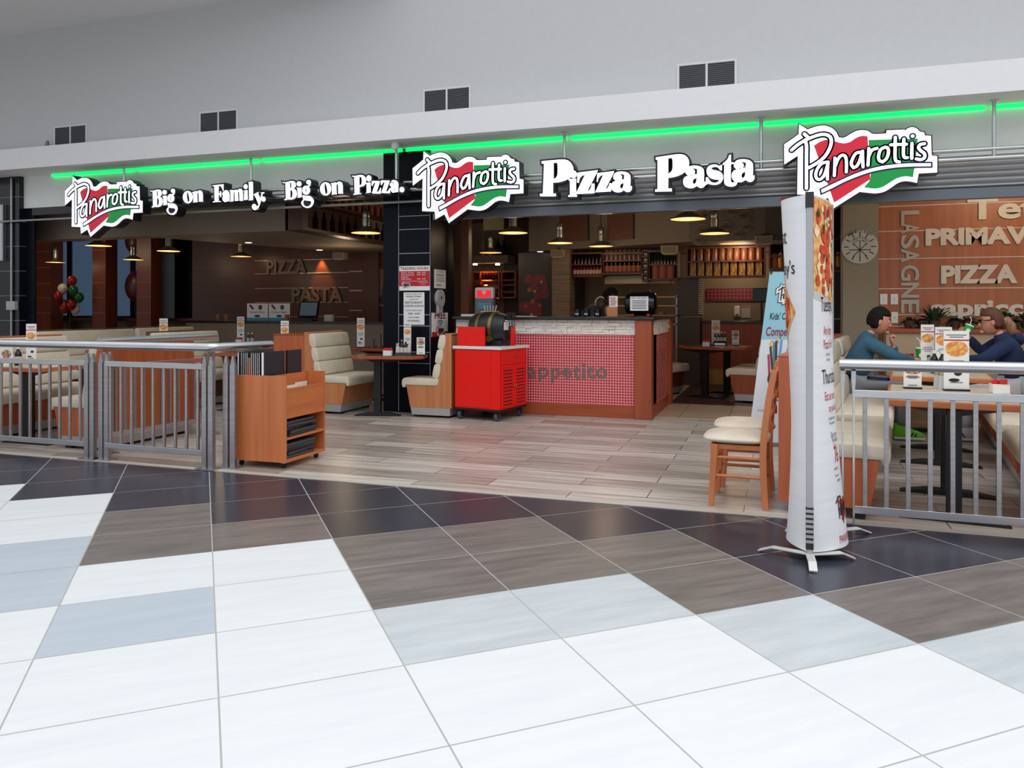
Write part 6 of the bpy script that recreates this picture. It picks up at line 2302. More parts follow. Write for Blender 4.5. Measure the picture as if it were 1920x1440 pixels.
# plate with leftovers before the man
p = at(1694, 683)
t = thing('plate', 'white plate with food scraps and a red napkin on the table before the man', 'plate', p)
G().lathe([(0.06, 0), (0.11, 0.014), (0.112, 0.017), (0.06, 0.006)], 28).build('dish', WHITE_G, t, smooth=True)
G().ell((0.01, 0, 0.02), (0.05, 0.04, 0.018), 14, 8, lambda x, y, z: (x * (1 + .2 * math.sin(9 * y)), y, z)).build('food', mat('food_scraps', (214, 150, 90), 0.7), t, smooth=True)
t = tag(G().prism(crv([(-0.06, 0), (-0.02, 0.035), (0.0, 0.02), (0.03, 0.045), (0.06, 0.0)], True, 2, 120), 'y', -0.03, 0.03).build('napkin', RED_PK), 'crumpled red napkin on the couple\'s table left of the green cup', 'napkin')
t.location = at(1713, 684)
t = tag(G().box(-0.10, 0.10, -0.07, 0.07, 0, 0.004).build('placemat', RED_P), 'flat red card lying on the front table near its left edge', 'card')
t.location = at(1706, 741)
# condiment tray on the pillar table
p = at(757, 666.5, 0.795)
t = thing('condiment_tray', 'dark condiment tray on the table against the black pillar', 'tray', p, math.radians(19))
G().box(-0.10, 0.10, -0.06, 0.06, 0, 0.012).box(-0.10, 0.10, -0.062, -0.058, 0, 0.04).box(-0.10, 0.10, 0.058, 0.062, 0, 0.04).box(-0.102, -0.098, -0.06, 0.06, 0, 0.04).box(0.098, 0.102, -0.06, 0.06, 0, 0.04).build('tray', mat('tray_dark', (60, 62, 66), 0.4), t)
for k, (dx_, cap, lab) in enumerate(((-0.075, STEEL, 'glass shaker in the condiment tray by the pillar, leftmost'), (-0.025, GREY_P, 'dark bottle in the condiment tray by the pillar, second from left'), (0.025, WHITE, 'dark bottle with white cap in the tray by the pillar, second from right'), (0.07, WHITE, 'pale bottle in the condiment tray by the pillar, rightmost'))):
    q = p + Vector((math.cos(0.33) * dx_, math.sin(0.33) * dx_, 0.0125))
    if k == 0:
        shaker(lab, q, 0.15, 0.03)
    else:
        sauce_bottle(lab, q, 0.17 if k == 3 else 0.19, 0.025, GLASS_DK if k < 3 else mat('pale_bottle', (200, 196, 190), 0.4), cap)
p = at(1350, 648)
t = thing('condiment_tray', 'condiment tray with small bottles on the back booth table right of the bar', 'tray', p)
G().box(-0.11, 0.11, -0.06, 0.06, 0, 0.05).build('tray', mat('tray_dark', (60, 62, 66)), t, bevel=0.004)
G().box(-0.08, 0.08, -0.062, -0.06, 0.012, 0.04).build('tray_front', STEEL, t)
for k in range(4):
    sauce_bottle('small dark sauce bottle in the tray on the back booth table', p + Vector((-0.075 + 0.05 * k, 0, 0.051)), 0.17, 0.021, group='bottles in the back booth tray')
sauce_bottle('dark sauce bottle at the far left edge behind the railing', Vector((-7.5, 6.0, 0.8)), 0.20, 0.034)
t = thing('drink_card', 'white card with a round coffee picture at the far left behind the railing', 'menu card', Vector((-7.60, 5.95, 0.8)), math.radians(30))
G().box(-0.06, 0.06, -0.003, 0.003, 0, 0.19).build('card', WHITE, t)
G().disc((0, 0.12), 0.045, -0.0042, 20).build('coffee_picture', CHOC, t)
for k in range(2):
    sauce_bottle('small dark bottle beside the tall menu card in the left dining room', Vector((-8.74 + 0.08 * k, 11.33, 0.8)), 0.17, 0.026, group='bottles in the left dining room')
for k in range(2):
    t = thing('tumbler', 'clear tumbler beside the menu card on the dark table by the pillar', 'glass', Vector((-5.78 + 0.10 * k, 10.40 + 0.03 * k, 0.8)), 0, 'tumblers on the dark table')
    G().lathe([(0.028, 0), (0.036, 0.13 + 0.08 * k), (0.033, 0.13 + 0.08 * k), (0.025, 0.008)], 18).build('glass', mat('tumbler_glass', (120, 100, 92), 0.08), t, smooth=True)

# ================================================================ things on the bar counter
BT_ = 1.286
p = on_v(1242 - 40, 590, 10.0)
t = thing('charity_barrel', 'glossy black barrel money box with a white notice and red feet on the bar counter', 'money box', (p.x, 10.02, BT_))
g = G()
g.M = Matrix.Translation((0, 0, 0.17)) @ Matrix.Rotation(PI / 2, 4, 'Y')
g.lathe([(0.10, -0.20), (0.135, -0.18), (0.155, -0.08), (0.155, 0.08), (0.135, 0.18), (0.10, 0.20)], 28)
g.build('body', BLACK_G, t, smooth=True)
nb = G().box(-0.115, 0.115, -0.165, -0.16, 0.08, 0.26).build('notice_sheet', WHITE, t)
g = G()
text_g(g, 'HELP THE NEEDY', 0.026, (0, -0.1665, 0.232), offset=0.005)
for k in range(6):
    g.box(-0.09, 0.09, -0.1665, -0.165, 0.205 - 0.02 * k, 0.212 - 0.02 * k)
g.build('lettering', NAVY, nb)
for s in (-0.1, 0.1):
    G().ell((s, -0.08, 0.022), (0.024, 0.024, 0.022), 12, 8).build('foot', mat('red_rubber', (220, 50, 60), 0.4), t, smooth=True)
    G().ell((s, 0.08, 0.022), (0.024, 0.024, 0.022), 12, 8).build('foot', mat('red_rubber', (220, 50, 60)), t, smooth=True)
    G().tube([(s * 1.3, -0.03, 0.30), (s * 1.2, -0.03, 0.34), (s * 0.9, -0.03, 0.335)], 0.012, 8).build('handle', BLACK_G, t, smooth=True)
p = on_v(1148, 590, 9.9)
t = thing('leaflet_holder', 'wooden block holding a red and white leaflet on the bar counter', 'leaflet holder', (p.x, 9.95, BT_), math.radians(8))
G().box(-0.075, 0.06, -0.05, 0.05, 0, 0.13).build('block', WOOD_LT, t, bevel=0.004)
lf_ = G().box(-0.05, 0.06, -0.01, 0.01, 0.13, 0.27).build('leaflet', WHITE, t)
g = G()
for k in range(5):
    g.box(-0.04 + 0.01 * (k % 2), 0.03 + 0.008 * (k % 3), -0.0115, -0.0102, 0.15 + 0.022 * k, 0.16 + 0.022 * k)
g.build('red_print', RED_P, lf_)
for k, x in enumerate((1083, 1100, 1121)):
    p = on_v(x, 590, 10.0)
    t = thing('mug', 'black mug with white lettering on the bar counter, %s of three' % ('leftmost', 'middle', 'rightmost')[k], 'mug', (p.x, 10.0, BT_), 0, 'black mugs on the bar')
    G().lathe([(0.036, 0), (0.042, 0.005), (0.042, 0.10), (0.037, 0.10), (0.035, 0.01)], 20).build('mug', BLACK_G, t, smooth=True)
    text_g(G(), 'app', 0.035, (0, -0.0435, 0.03), offset=0.01).build('lettering', WHITE, t)
# till like machine with red screen and tray at the left end
p = on_v(907, 580, 10.05)
t = thing('card_machine', 'grey counter machine with a glowing red sign at the left bar end', 'machine', (p.x, 10.1, BT_), math.radians(12))
G().box(-0.13, 0.13, -0.10, 0.10, 0, 0.24).build('body', mat('machine_grey', (96, 100, 104), 0.4), t, bevel=0.015)
G().box(-0.13, 0.13, -0.09, 0.06, 0.24, 0.40).build('sign_head', mat('machine_white', (206, 208, 210), 0.4), t, bevel=0.02)
G().box(-0.10, 0.10, -0.095, -0.091, 0.26, 0.36).build('red_screen', mat('red_screen', (236, 30, 40), 0.3, emit=(236, 30, 40), es=0.6), t)
g = G()
g.disc((-0.012, 0.335), 0.016, -0.097)
g.disc((0.012, 0.335), 0.016, -0.097)
g.add([(-0.027, -0.097, 0.33), (0, -0.097, 0.295), (0.027, -0.097, 0.33)], [(0, 1, 2)])
g.build('heart', WHITE, t)
G().box(-0.09, 0.10, -0.105, -0.10, 0.10, 0.19).build('display', mat('teal_display', (90, 130, 140), 0.3), t)
p = on_v(920, 583, 9.95)
t = thing('wooden_tray', 'small pale wooden tray with wrapped cutlery on the bar counter behind the barrel', 'tray', (p.x, 9.92, BT_))
G().box(-0.12, 0.12, -0.05, 0.05, 0, 0.006).box(-0.12, 0.12, -0.05, -0.044, 0, 0.075).box(-0.12, 0.12, 0.044, 0.05, 0, 0.075).box(-0.12, -0.114, -0.05, 0.05, 0, 0.075).box(0.114, 0.12, -0.05, 0.05, 0, 0.075).build('tray', mat('pale_wood', (214, 176, 130), 0.5), t)
for k in range(5):
    G().cyl((-0.06 + 0.03 * k, 0, 0.01), (-0.09 + 0.045 * k, 0.02, 0.15), 0.008, 8).build('wrapped_cutlery', mat('foil_wrap', (190, 196, 200), 0.3), t, smooth=True)
for x, lab in ((985, 'white sheet of paper lying on the bar counter, left'), (862, 'white stack of paper at the far left end of the bar')):
    p = on_v(x, 596, 10.05)
    t = tag(G().box(-0.15, 0.15, -0.06, 0.06, 0, 0.006 if x > 900 else 0.03).build('paper_sheet', WHITE), lab, 'paper')
    t.location = (max(p.x, -4.02), 10.05, BT_)

# ================================================================ kitchen and bar shelves
SHV = 14.2
SHW = wood('shelf_cherry', (100, 46, 32), (80, 36, 26), 'x')


def shelf_unit(label, x0, y0, x1, y1, v, rows, cols, depth=0.3, m=SHW, name='wall_shelf'):
    a, b = on_v(x0, y1, v), on_v(x1, y0, v)
    t = thing(name, label, 'shelf', (a.x, v, a.z), 0)
    w_, h_ = b.x - a.x, b.z - a.z
    G().box(0, w_, depth - 0.02, depth, 0, h_).build('back_board', mat('shelf_back', (52, 30, 28), 0.6), t)
    G().box(0, w_, 0, depth, -0.02, 0.015).build('shelf', m, t)
    G().box(0, w_, 0, depth, h_ - 0.015, h_ + 0.015).build('shelf', m, t)
    for r in rows:
        G().box(0.015, w_ - 0.015, 0, depth - 0.02, h_ * r - 0.012, h_ * r + 0.012).build('shelf', m, t)
    for c in [0] + list(cols) + [1]:
        G().box(w_ * c - 0.015, w_ * c + 0.015, 0, depth - 0.02, 0.015, h_ - 0.015).build('upright', m, t)
    return t, a, w_, h_


def small_bottle(h, r, m, lab_m=None):
    g = G()
    g.lathe([(r, 0), (r, h * 0.58), (r * 0.4, h * 0.74), (r * 0.36, h), (r * 0.2, h)], 14)
    if lab_m:
        g.mi = 1
        g.lathe([(r * 1.03, h * 0.12), (r * 1.03, h * 0.42)], 14)
    return g


def row_of(build, name, m, label, cat, group, n, p0, p1, jig=0.0):
    src = None
    for k in range(n):
        f = (k + 0.5) / n
        p = Vector(p0) + (Vector(p1) - Vector(p0)) * f
        if src is None:
            src = tag(build().build(name, m, None, smooth=True), label, cat, group)
            src.location = p
        else:
            c = src.copy()
            COL.objects.link(c)
            c.location = p
    return src


LABEL = mat('pale_label', (196, 176, 160), 0.6)
LABEL_R = mat('rust_label', (170, 96, 78), 0.6)
# left unit
t, a, w_, h_ = shelf_unit('dark wooden wall shelf of bottles over the bar, left unit with two rows', 1070, 474, 1129, 518, SHV, [0.5], [])
row_of(lambda: small_bottle(0.30, 0.036, GLASS_DK), 'wine_bottle', [GLASS_DK], 'dark wine bottle on the upper row of the left kitchen shelf', 'bottle', 'upper row of the left kitchen shelf', 8, (a.x + 0.02, SHV + 0.1, a.z + h_ * 0.5 + 0.013), (a.x + w_ - 0.02, SHV + 0.1, a.z + h_ * 0.5 + 0.013))
row_of(lambda: small_bottle(0.24, 0.033, GLASS_DK, LABEL), 'sauce_bottle', [mat('red_sauce', (96, 20, 20), 0.2), LABEL], 'red sauce bottle with pale label on the lower row of the left kitchen shelf', 'bottle', 'lower row of the left kitchen shelf', 9, (a.x + 0.02, SHV + 0.1, a.z + 0.016), (a.x + w_ - 0.02, SHV + 0.1, a.z + 0.016))
t, a, w_, h_ = shelf_unit('dark wooden wall shelf of jars over the bar, middle unit', 1130, 474, 1203, 513, SHV, [0.62], [])
row_of(lambda: G().lathe([(0.05, 0), (0.052, 0.15), (0.04, 0.18), (0.04, 0.2)], 14), 'storage_jar', [mat('dim_jar', (110, 82, 76), 0.25)], 'dim storage jar on the upper row of the middle kitchen shelf', 'jar', 'upper row of the middle kitchen shelf', 8, (a.x + 0.02, SHV + 0.1, a.z + h_ * 0.62 + 0.013), (a.x + w_ - 0.02, SHV + 0.1, a.z + h_ * 0.62 + 0.013))


def lab_jar():
    g = G().lathe([(0.045, 0), (0.047, 0.22), (0.036, 0.25), (0.036, 0.28)], 14)
    g.mi = 1
    g.lathe([(0.049, 0.02), (0.049, 0.13)], 14)
    return g


row_of(lab_jar, 'labelled_jar', [GLASS_DK, LABEL_R], 'dark jar with rust coloured label on the lower row of the middle kitchen shelf', 'jar', 'lower row of the middle kitchen shelf', 8, (a.x + 0.02, SHV + 0.1, a.z + 0.016), (a.x + w_ - 0.02, SHV + 0.1, a.z + 0.016))
t, a, w_, h_ = shelf_unit('narrow upright wine rack between two wall shelves over the bar', 1204, 470, 1215, 526, SHV, [0.2, 0.4, 0.6, 0.8], [], name='wine_rack')
for k in range(5):
    g = G()
    g.cyl((0, 0, 0), (0, 0.22, 0), 0.03, 12).cyl((0, -0.06, 0), (0, 0, 0), 0.012, 10)
    o = tag(g.build('wine_bottle', [mat('pale_foil', (170, 150, 140), 0.3)], None, smooth=True), 'wine bottle lying neck out in the narrow rack, number %s from the top' % ('five', 'four', 'three', 'two', 'one')[k], 'bottle', 'bottles lying in the wine rack')
    o.location = (a.x + w_ / 2, SHV + 0.05, a.z + h_ * 0.2 * k + 0.05)
t, a, w_, h_ = shelf_unit('dark wooden wall shelf of bottles and tins over the bar, right unit', 1216, 470, 1270, 524, SHV, [0.52], [])
row_of(lambda: small_bottle(0.28, 0.034, GLASS_GR), 'wine_bottle', [GLASS_GR], 'green wine bottle on the upper row of the right kitchen shelf', 'bottle', 'upper row of the right kitchen shelf', 8, (a.x + 0.02, SHV + 0.1, a.z + h_ * 0.52 + 0.013), (a.x + w_ - 0.02, SHV + 0.1, a.z + h_ * 0.52 + 0.013))
row_of(lambda: G().lathe([(0.075, 0), (0.075, 0.24), (0.06, 0.25)], 16), 'large_tin', [LABEL_R], 'large rust coloured tin on the lower row of the right kitchen shelf', 'tin', 'tins on the right kitchen shelf', 3, (a.x + 0.04, SHV + 0.12, a.z + 0.016), (a.x + w_ - 0.06, SHV + 0.12, a.z + 0.016))
# tall pasta and tin shelf to the right
t, a, w_, h_ = shelf_unit('wooden shelf of pasta jars and yellow tins, right of the bar soffit', 1288, 462, 1434, 519, SHV - 0.1, [0.52], [])
def jar_big():
    return G().lathe([(0.058, 0), (0.06, 0.02), (0.06, 0.2), (0.045, 0.23), (0.045, 0.25)], 16)
row_of(jar_big, 'pasta_jar', [SPAG], 'pasta jar on the upper row of the shelf of yellow tins', 'jar', 'pasta jars on the upper row', 10, (a.x + 0.03, SHV, a.z + h_ * 0.52 + 0.013), (a.x + w_ - 0.03, SHV, a.z + h_ * 0.52 + 0.013))
row_of(lambda: G().box(-0.055, 0.055, -0.055, 0.055, 0, 0.24).lathe([(0.02, 0.24), (0.02, 0.27)], 10), 'oil_tin', [YELLOW_P], 'square yellow oil tin on the lower row below the pasta jars', 'tin', 'yellow tins on the lower row', 9, (a.x + 0.03, SHV, a.z + 0.016), (a.x + w_ - 0.03, SHV, a.z + 0.016))
t, a, w_, h_ = shelf_unit('dark wooden shelf seen on both sides of the tall white banner', 1443, 447, 1583, 504, SHV - 0.1, [0.45], [])
row_of(lambda: small_bottle(0.28, 0.04, GLASS_DK), 'wine_bottle', [GLASS_DK], 'dark bottle on the top row of the shelf behind the tall white banner', 'bottle', 'top row behind the banner', 10, (a.x + 0.03, SHV, a.z + h_ * 0.45 + 0.013), (a.x + w_ - 0.03, SHV, a.z + h_ * 0.45 + 0.013))
row_of(jar_big, 'pasta_jar', [mat('amber_jar', (176, 116, 50), 0.3)], 'amber jar on the lower row of the shelf behind the tall white banner', 'jar', 'lower row behind the banner', 11, (a.x + 0.03, SHV, a.z + 0.016), (a.x + w_ - 0.03, SHV, a.z + 0.016))
# dark gap behind the banner: fridge wall
a, b = on_v(1555, 700, 13.9), on_v(1584, 505, 13.9)
t = thing('fridge', 'dark upright fridge seen between the tall banner and the beige column', 'fridge', (a.x, 13.95, 0.01))
G().box(0, 0.55, 0, 0.6, 0, b.z - 0.05).build('cabinet', mat('dark_fridge', (48, 44, 42), 0.4), t, bevel=0.01)
G().box(0.02, 0.53, -0.02, 0.0, 0.1, b.z - 0.1).build('door', mat('dark_fridge_door', (62, 56, 54), 0.3), t)
for k in range(3):
    G().box(0.03, 0.52, -0.03, -0.02, 0.7 + 0.25 * k, 0.72 + 0.25 * k).build('trim', STEEL_D, t)

# back counter of the booth right of the bar
a, b = on_v(1318, 690, 14.6), on_v(1560, 604, 14.6)
t = thing('service_counter', 'dark red wooden service counter behind the back booth, right of the bar', 'counter', (a.x, 14.6, 0.01))
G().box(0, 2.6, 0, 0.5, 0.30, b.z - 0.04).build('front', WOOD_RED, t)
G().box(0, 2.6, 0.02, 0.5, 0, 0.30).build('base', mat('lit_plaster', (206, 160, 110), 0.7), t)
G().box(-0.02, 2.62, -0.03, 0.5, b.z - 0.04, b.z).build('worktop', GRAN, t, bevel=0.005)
TB_ = swizzle(grid_mat('red_tile_band', (150, 20, 36), (120, 14, 26), (176, 110, 110), 0.07, 0.07, 0.006, 0.3), 0, 2)
a, b = on_v(1325, 564, 16.15), on_v(1440, 540, 16.15)
struct(G().box(a.x, b.x, 16.15, 16.19, a.z, b.z).build('trim_12', TB_))
a, b = on_v(1270, 592, 14.3), on_v(1312, 520, 14.3)
t = thing('extractor_box', 'tall dark metal oven housing beside the shelves, right of the bar', 'oven', (a.x, 14.3, a.z))
G().box(0, b.x - a.x, 0, 0.5, 0, b.z - a.z).build('body', mat('oven_dark', (78, 66, 60), 0.4, 0.4), t, bevel=0.01)
g = G()
for k in range(16):
    g.box(b.x - a.x - 0.02, b.x - a.x + 0.06, -0.01, 0.2, 0.03 + k * 0.04, 0.055 + k * 0.04)
g.build('stacked_trays', mat('pale_boxes', (190, 176, 156), 0.6), t)
G().box(0.0, b.x - a.x, 0, 0.5, -(a.z - 0.01), -0.04).build('stand', mat('oven_dark', (78, 66, 60)), t)
p = on_v(1382, 592, 15.0)
t = thing('soap_dispenser', 'white soap dispenser on the kitchen wall right of the bar', 'dispenser', (p.x, 16.1, on_v(1382, 594, 16.1).z))
t.location.x = on_v(1382, 594, 16.1).x
G().box(-0.06, 0.06, 0, 0.09, 0, 0.22).build('body', WHITE_G, t, bevel=0.02)
G().box(-0.03, 0.03, -0.03, 0.0, 0.0, 0.06).build('nozzle', GREY_P, t, bevel=0.005)
a, b = on_v(1390, 596, 16.15), on_v(1407, 574, 16.15)
t = thing('wall_notice', 'white notice with a red heading on the kitchen wall beside the soap dispenser', 'notice', (a.x, 16.19, a.z))
G().box(0, b.x - a.x, -0.01, 0, 0, b.z - a.z).build('sheet', mat('dim_paper', (200, 196, 190), 0.6), t)
G().box(0.01, b.x - a.x - 0.01, -0.012, -0.01, (b.z - a.z) * 0.88, (b.z - a.z) * 0.95).build('heading', RED_P, t)
p = on_v(1428, 566, 14.7)
t = thing('screen', 'small dark monitor on an arm at the service counter, left of the tall banner', 'monitor', (p.x, 14.8, on_v(1428, 604, 14.6).z + 0.012))
hz = on_v(1428, 552, 14.7).z - t.location.z
G().box(-0.16, 0.16, -0.02, 0.02, hz - 0.13, hz + 0.12).build('panel', BLACK_G, t, bevel=0.01)
G().box(-0.02, 0.02, 0.0, 0.04, 0, hz).box(-0.09, 0.09, -0.05, 0.1, 0, 0.015).build('stand', BLACK, t)
# oven shelves behind the bar
a, b = on_v(1195, 592, 14.35), on_v(1270, 545, 14.35)
t = thing('kitchen_rack', 'steel kitchen rack with warm lit shelves behind the black money box', 'rack', (a.x, 14.35, 0.01))
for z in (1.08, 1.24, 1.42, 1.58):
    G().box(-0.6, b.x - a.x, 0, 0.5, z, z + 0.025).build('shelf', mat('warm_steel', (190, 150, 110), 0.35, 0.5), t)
for x in (-0.6, b.x - a.x - 0.03):
    for y in (0, 0.47):
        G().box(x, x + 0.03, y, y + 0.03, 0, 1.62).build('upright', STEEL_D, t)
rb = random.Random(4)
for k in range(4):
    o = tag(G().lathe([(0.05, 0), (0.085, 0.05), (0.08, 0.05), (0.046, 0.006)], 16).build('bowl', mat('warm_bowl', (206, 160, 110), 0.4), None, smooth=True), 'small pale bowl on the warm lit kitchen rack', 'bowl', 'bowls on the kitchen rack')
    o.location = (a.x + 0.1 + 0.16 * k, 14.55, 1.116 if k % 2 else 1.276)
o = tag(G().lathe([(0.05, 0), (0.085, 0.05), (0.08, 0.05), (0.046, 0.006)], 16).build('bowl', RED_PK, None, smooth=True), 'red bowl on the lowest shelf of the kitchen rack', 'bowl')
o.location = (a.x + 0.32, 14.48, 1.116)
spot('rack_lamp', (a.x + 0.5, 14.5, 2.3), (a.x + 0.5, 14.6, 1.0), 10, (1, 0.6, 0.3), 1.2)
a, b = on_v(1128, 530, 14.3), on_v(1200, 515, 14.3)
t = thing('extractor_hood', 'pale metal hood strip under the shelves behind the bar', 'hood', (a.x, 14.3, a.z))
G().box(0, 1.25, 0.25, 0.7, -0.02, b.z - a.z).build('hood', mat('hood_steel', (176, 160, 132), 0.35, 0.4), t, bevel=0.005)
G().box(0.02, 1.23, 0.27, 0.68, b.z - a.z, 2.5 - a.z).build('duct', mat('duct_dark', (60, 48, 42), 0.5), t)
# ribbed column and dark red mural left of the shelves
a, b = on_v(1035, 590, 14.1), on_v(1068, 470, 14.1)
RIB = mat('ribbed_column', (150, 130, 112), 0.6, noise=((1, 1, 60), (118, 100, 86), 0.42, 0.58))
struct(G().box(a.x, b.x, 14.1, 14.5, 0, 2.52).build('wall_column', RIB))
a, b = on_v(972, 592, 14.6), on_v(1036, 473, 14.6)
t = thing('mural_panel', 'dark wall panel with a red chilli picture behind the bar', 'picture', (a.x, 14.6, 0.9))
hh = 2.49 - 0.9
G().box(0, b.x - a.x, 0, 0.04, 0, hh).build('panel', mat('mural_dark', (40, 24, 28), 0.4), t)
rg = random.Random(12)
for nm, m_, n, r0, r1 in (('red_shapes', mat('mural_red', (120, 20, 20), 0.4), 16, 0.06, 0.15), ('orange_shapes', mat('mural_orange', (170, 80, 40), 0.4), 4, 0.03, 0.06), ('pale_shapes', mat('mural_pale', (190, 160, 120), 0.4), 3, 0.02, 0.035)):
    g = G()
    for k in range(n):
        cx_, cz_ = rg.uniform(0.15, b.x - a.x - 0.15), rg.uniform(0.35, hh * 0.72)
        r_ = rg.uniform(r0, r1)
        g.flat([[(cx_ + r_ * math.cos(w) * rg.uniform(0.7, 1.1), cz_ + r_ * math.sin(w) * rg.uniform(0.6, 1.1)) for w in (2 * PI * i / 9 for i in range(9))]], -0.001 - 0.0006 * k - (0.012 if n < 5 else 0) - (0.006 if n < 4 else 0))
    g.build(nm, m_, t)
# wall boards on the soffit over the bar
for k, (x0, y0, x1, y1, v, lab) in enumerate(((1035, 398, 1107, 451, 13.66, 'brown square wooden board on the soffit over the bar, left of two'), (1128, 398, 1190, 448, 13.30, 'brown square wooden board on the soffit over the bar, right of two'))):
    a, b = on_v(x0, y1, v), on_v(x1, y0, v)
    slope = math.atan2(-0.6, 1.6)
    t = thing('wall_board', lab, 'board', (a.x, v + (-4.6 - a.x) * 0 , a.z), math.atan2(-0.65, 1.6), 'boards on the bar soffit')
    w_ = (b.x - a.x) * 0.95
    yy = 14.45 - (a.x + 4.6) * (0.70 / 1.6) if a.x < -3.0 else 13.75 - (a.x + 3.0) * (0.6 / 1.6)
    t.location.y = yy - 0.03
    t.rotation_euler[2] = math.atan2(-0.70, 1.6) if a.x < -3.0 else math.atan2(-0.6, 1.6)
    G().box(0.02, w_, 0, 0.012, 0, min(b.z, 3.25) - a.z).build('board', wood('board_brown', (112, 68, 46), (96, 56, 38), 'x'), t)
    G().box(w_, w_ + 0.02, -0.005, 0.014, 0, min(b.z, 3.25) - a.z).build('edge', FRAME, t)
# rose-like paper decorations on the soffit right of the bar
for k, (x, y, r) in enumerate(((1322, 403, 0.11), (1372, 397, 0.10), (1395, 405, 0.12), (1360, 425, 0.10), (1400, 425, 0.09), (1318, 432, 0.12), (1310, 450, 0.10), (1385, 438, 0.09))):
    p = on_v(x, y, 13.12)
    yy = 13.15 + 0.05 * (p.x + 1.4) / 1.2
    o = thing('wall_rosette', 'dim pasta nest picture on the soffit over the back booth, %s' % ('upper left', 'upper middle', 'upper right', 'centre', 'lower right', 'lower left', 'lowest', 'lower middle')[k], 'wall picture', (p.x, yy - 0.015, p.z), 0, 'pasta pictures on the soffit')
    g = G()
    for j in range(7):
        rr_ = r * (1 - j * 0.13)
        g.ribbon([(rr_ * math.cos(w) + 0.01 * (j % 2), 0.85 * rr_ * math.sin(w)) for w in (2 * PI * i / 18 + j for i in range(15))], r * 0.09, -0.001 * j - 0.003, False)
    g.build('coils', mat('nest_pale', (176, 156, 128), 0.7), o)
    G().disc((0, 0), r * 1.02, -0.0015, 22, r * 0.9).build('ground', mat('nest_dark', (96, 80, 66), 0.7), o)

# speakers under the soffits
for x, y, v, lab in ((1254, 470, 13.3, 'small pale speaker under the soffit, right of the bar shelves'), (1432, 452, 13.0, 'small grey speaker left of the tall white banner'), (1045, 477, 14.0, 'small dim speaker on the ribbed column'), (634, 481, 13.8, 'small pale speaker under the left soffit beside the orange glow')):
    p = on_v(x, y, v)
    o = thing('speaker', lab, 'speaker', (p.x, v, p.z - 0.07), 0, 'small wall speakers')
    G().prism([(-0.14, 0.16), (0.14, 0.16), (0.13, 0.03), (0.09, 0.0), (-0.09, 0.0), (-0.13, 0.03)], 'y', 0, 0.16).build('case', mat('speaker_cream', (170, 154, 136), 0.6), o, bevel=0.01)
    G().box(-0.11, 0.11, -0.006, 0, 0.035, 0.14).build('grille', mat('speaker_grille', (140, 124, 110), 0.8), o)
    G().box(-0.02, 0.02, 0.07, 0.11, 0.16, max(0.2, (2.55 if x < 700 else 2.5) - (p.z - 0.07))).build('bracket', BLACK, o)

# lit bottle shelf left of the bar
BV = 15.6
a, b = on_v(887, 559, BV), on_v(984, 505, BV)
SHO = wood('shelf_orange', (176, 84, 48), (150, 66, 38), 'x')
t, a, w_, h_ = shelf_unit('orange lit bottle shelf on the back wall left of the bar', 887, 558, 966, 510, BV, [0.33, 0.52, 0.78], [0.16, 0.62, 0.68], depth=0.28, m=SHO)
LIQ = mat('amber_liquor', (196, 130, 60), 0.2)
cells = ((0.18, 0.61, 0.78, 5, LIQ, 'amber spirit bottle on the top row of the lit bottle shelf'), (0.18, 0.61, 0.52, 6, mat('clear_bottle', (206, 196, 180), 0.2), 'pale spirit bottle on the second row of the lit bottle shelf'),
         (0.18, 0.61, 0.0, 6, AMBER, 'brown liqueur bottle on the bottom row of the lit bottle shelf'), (0.0, 0.15, 0.78, 3, LIQ, 'amber bottle in the upper left cell of the lit bottle shelf'), (0.0, 0.15, 0.33, 3, mat('red_bottle', (190, 60, 40), 0.2), 'red bottle in the left middle cell of the lit bottle shelf'),
         (0.69, 0.98, 0.78, 4, GLASS_DK, 'dark bottle in the upper right cell of the lit bottle shelf'), (0.69, 0.98, 0.0, 3, GLASS_DK, 'dark bottle in the lower right cell of the lit bottle shelf'))
for c0_, c1_, r_, n, m_, lab in cells:
    hh = h_ * (0.20 if r_ > 0.7 else 0.24 if r_ > 0.3 else 0.29)
    row_of(lambda: small_bottle(hh, 0.032, m_), 'spirit_bottle', [m_], lab, 'bottle', lab.split(' on ')[-1].split(' in ')[-1] + ' bottles', n, (a.x + w_ * c0_ + 0.02, BV + 0.1, a.z + h_ * r_ + 0.016), (a.x + w_ * c1_, BV + 0.1, a.z + h_ * r_ + 0.016))
spot('shelf_lamp', (a.x + w_ * 0.3, BV - 0.05, a.z + h_ + 0.25), (a.x + w_ * 0.35, BV + 0.12, a.z), 26, (1, 0.5, 0.2), 1.5)
spot('shelf_lamp', (a.x + w_ * 0.58, BV + 0.05, a.z + h_ - 0.03), (a.x + w_ * 0.5, BV + 0.12, a.z), 7, (1, 0.5, 0.2), 2.0)
for x, lab in ((891, 'small bright lamp over the left end of the lit bottle shelf'), (933, 'small bright lamp over the middle of the lit bottle shelf')):
    p = on_v(x, 497, BV - 0.1)
    o = tag(G().cyl((0, 0, 0), (0, 0, 0.03), 0.05, 14).build('downlight', DL), lab, 'downlight')
    o.location = (p.x, BV - 0.1, p.z)
a2, b2 = on_v(886, 497, BV - 0.2), on_v(952, 478, BV - 0.2)
struct(G().box(a2.x, b2.x, BV - 0.2, BV + 0.3, a2.z + 0.04, b2.z).build('trim_13', SOFF))
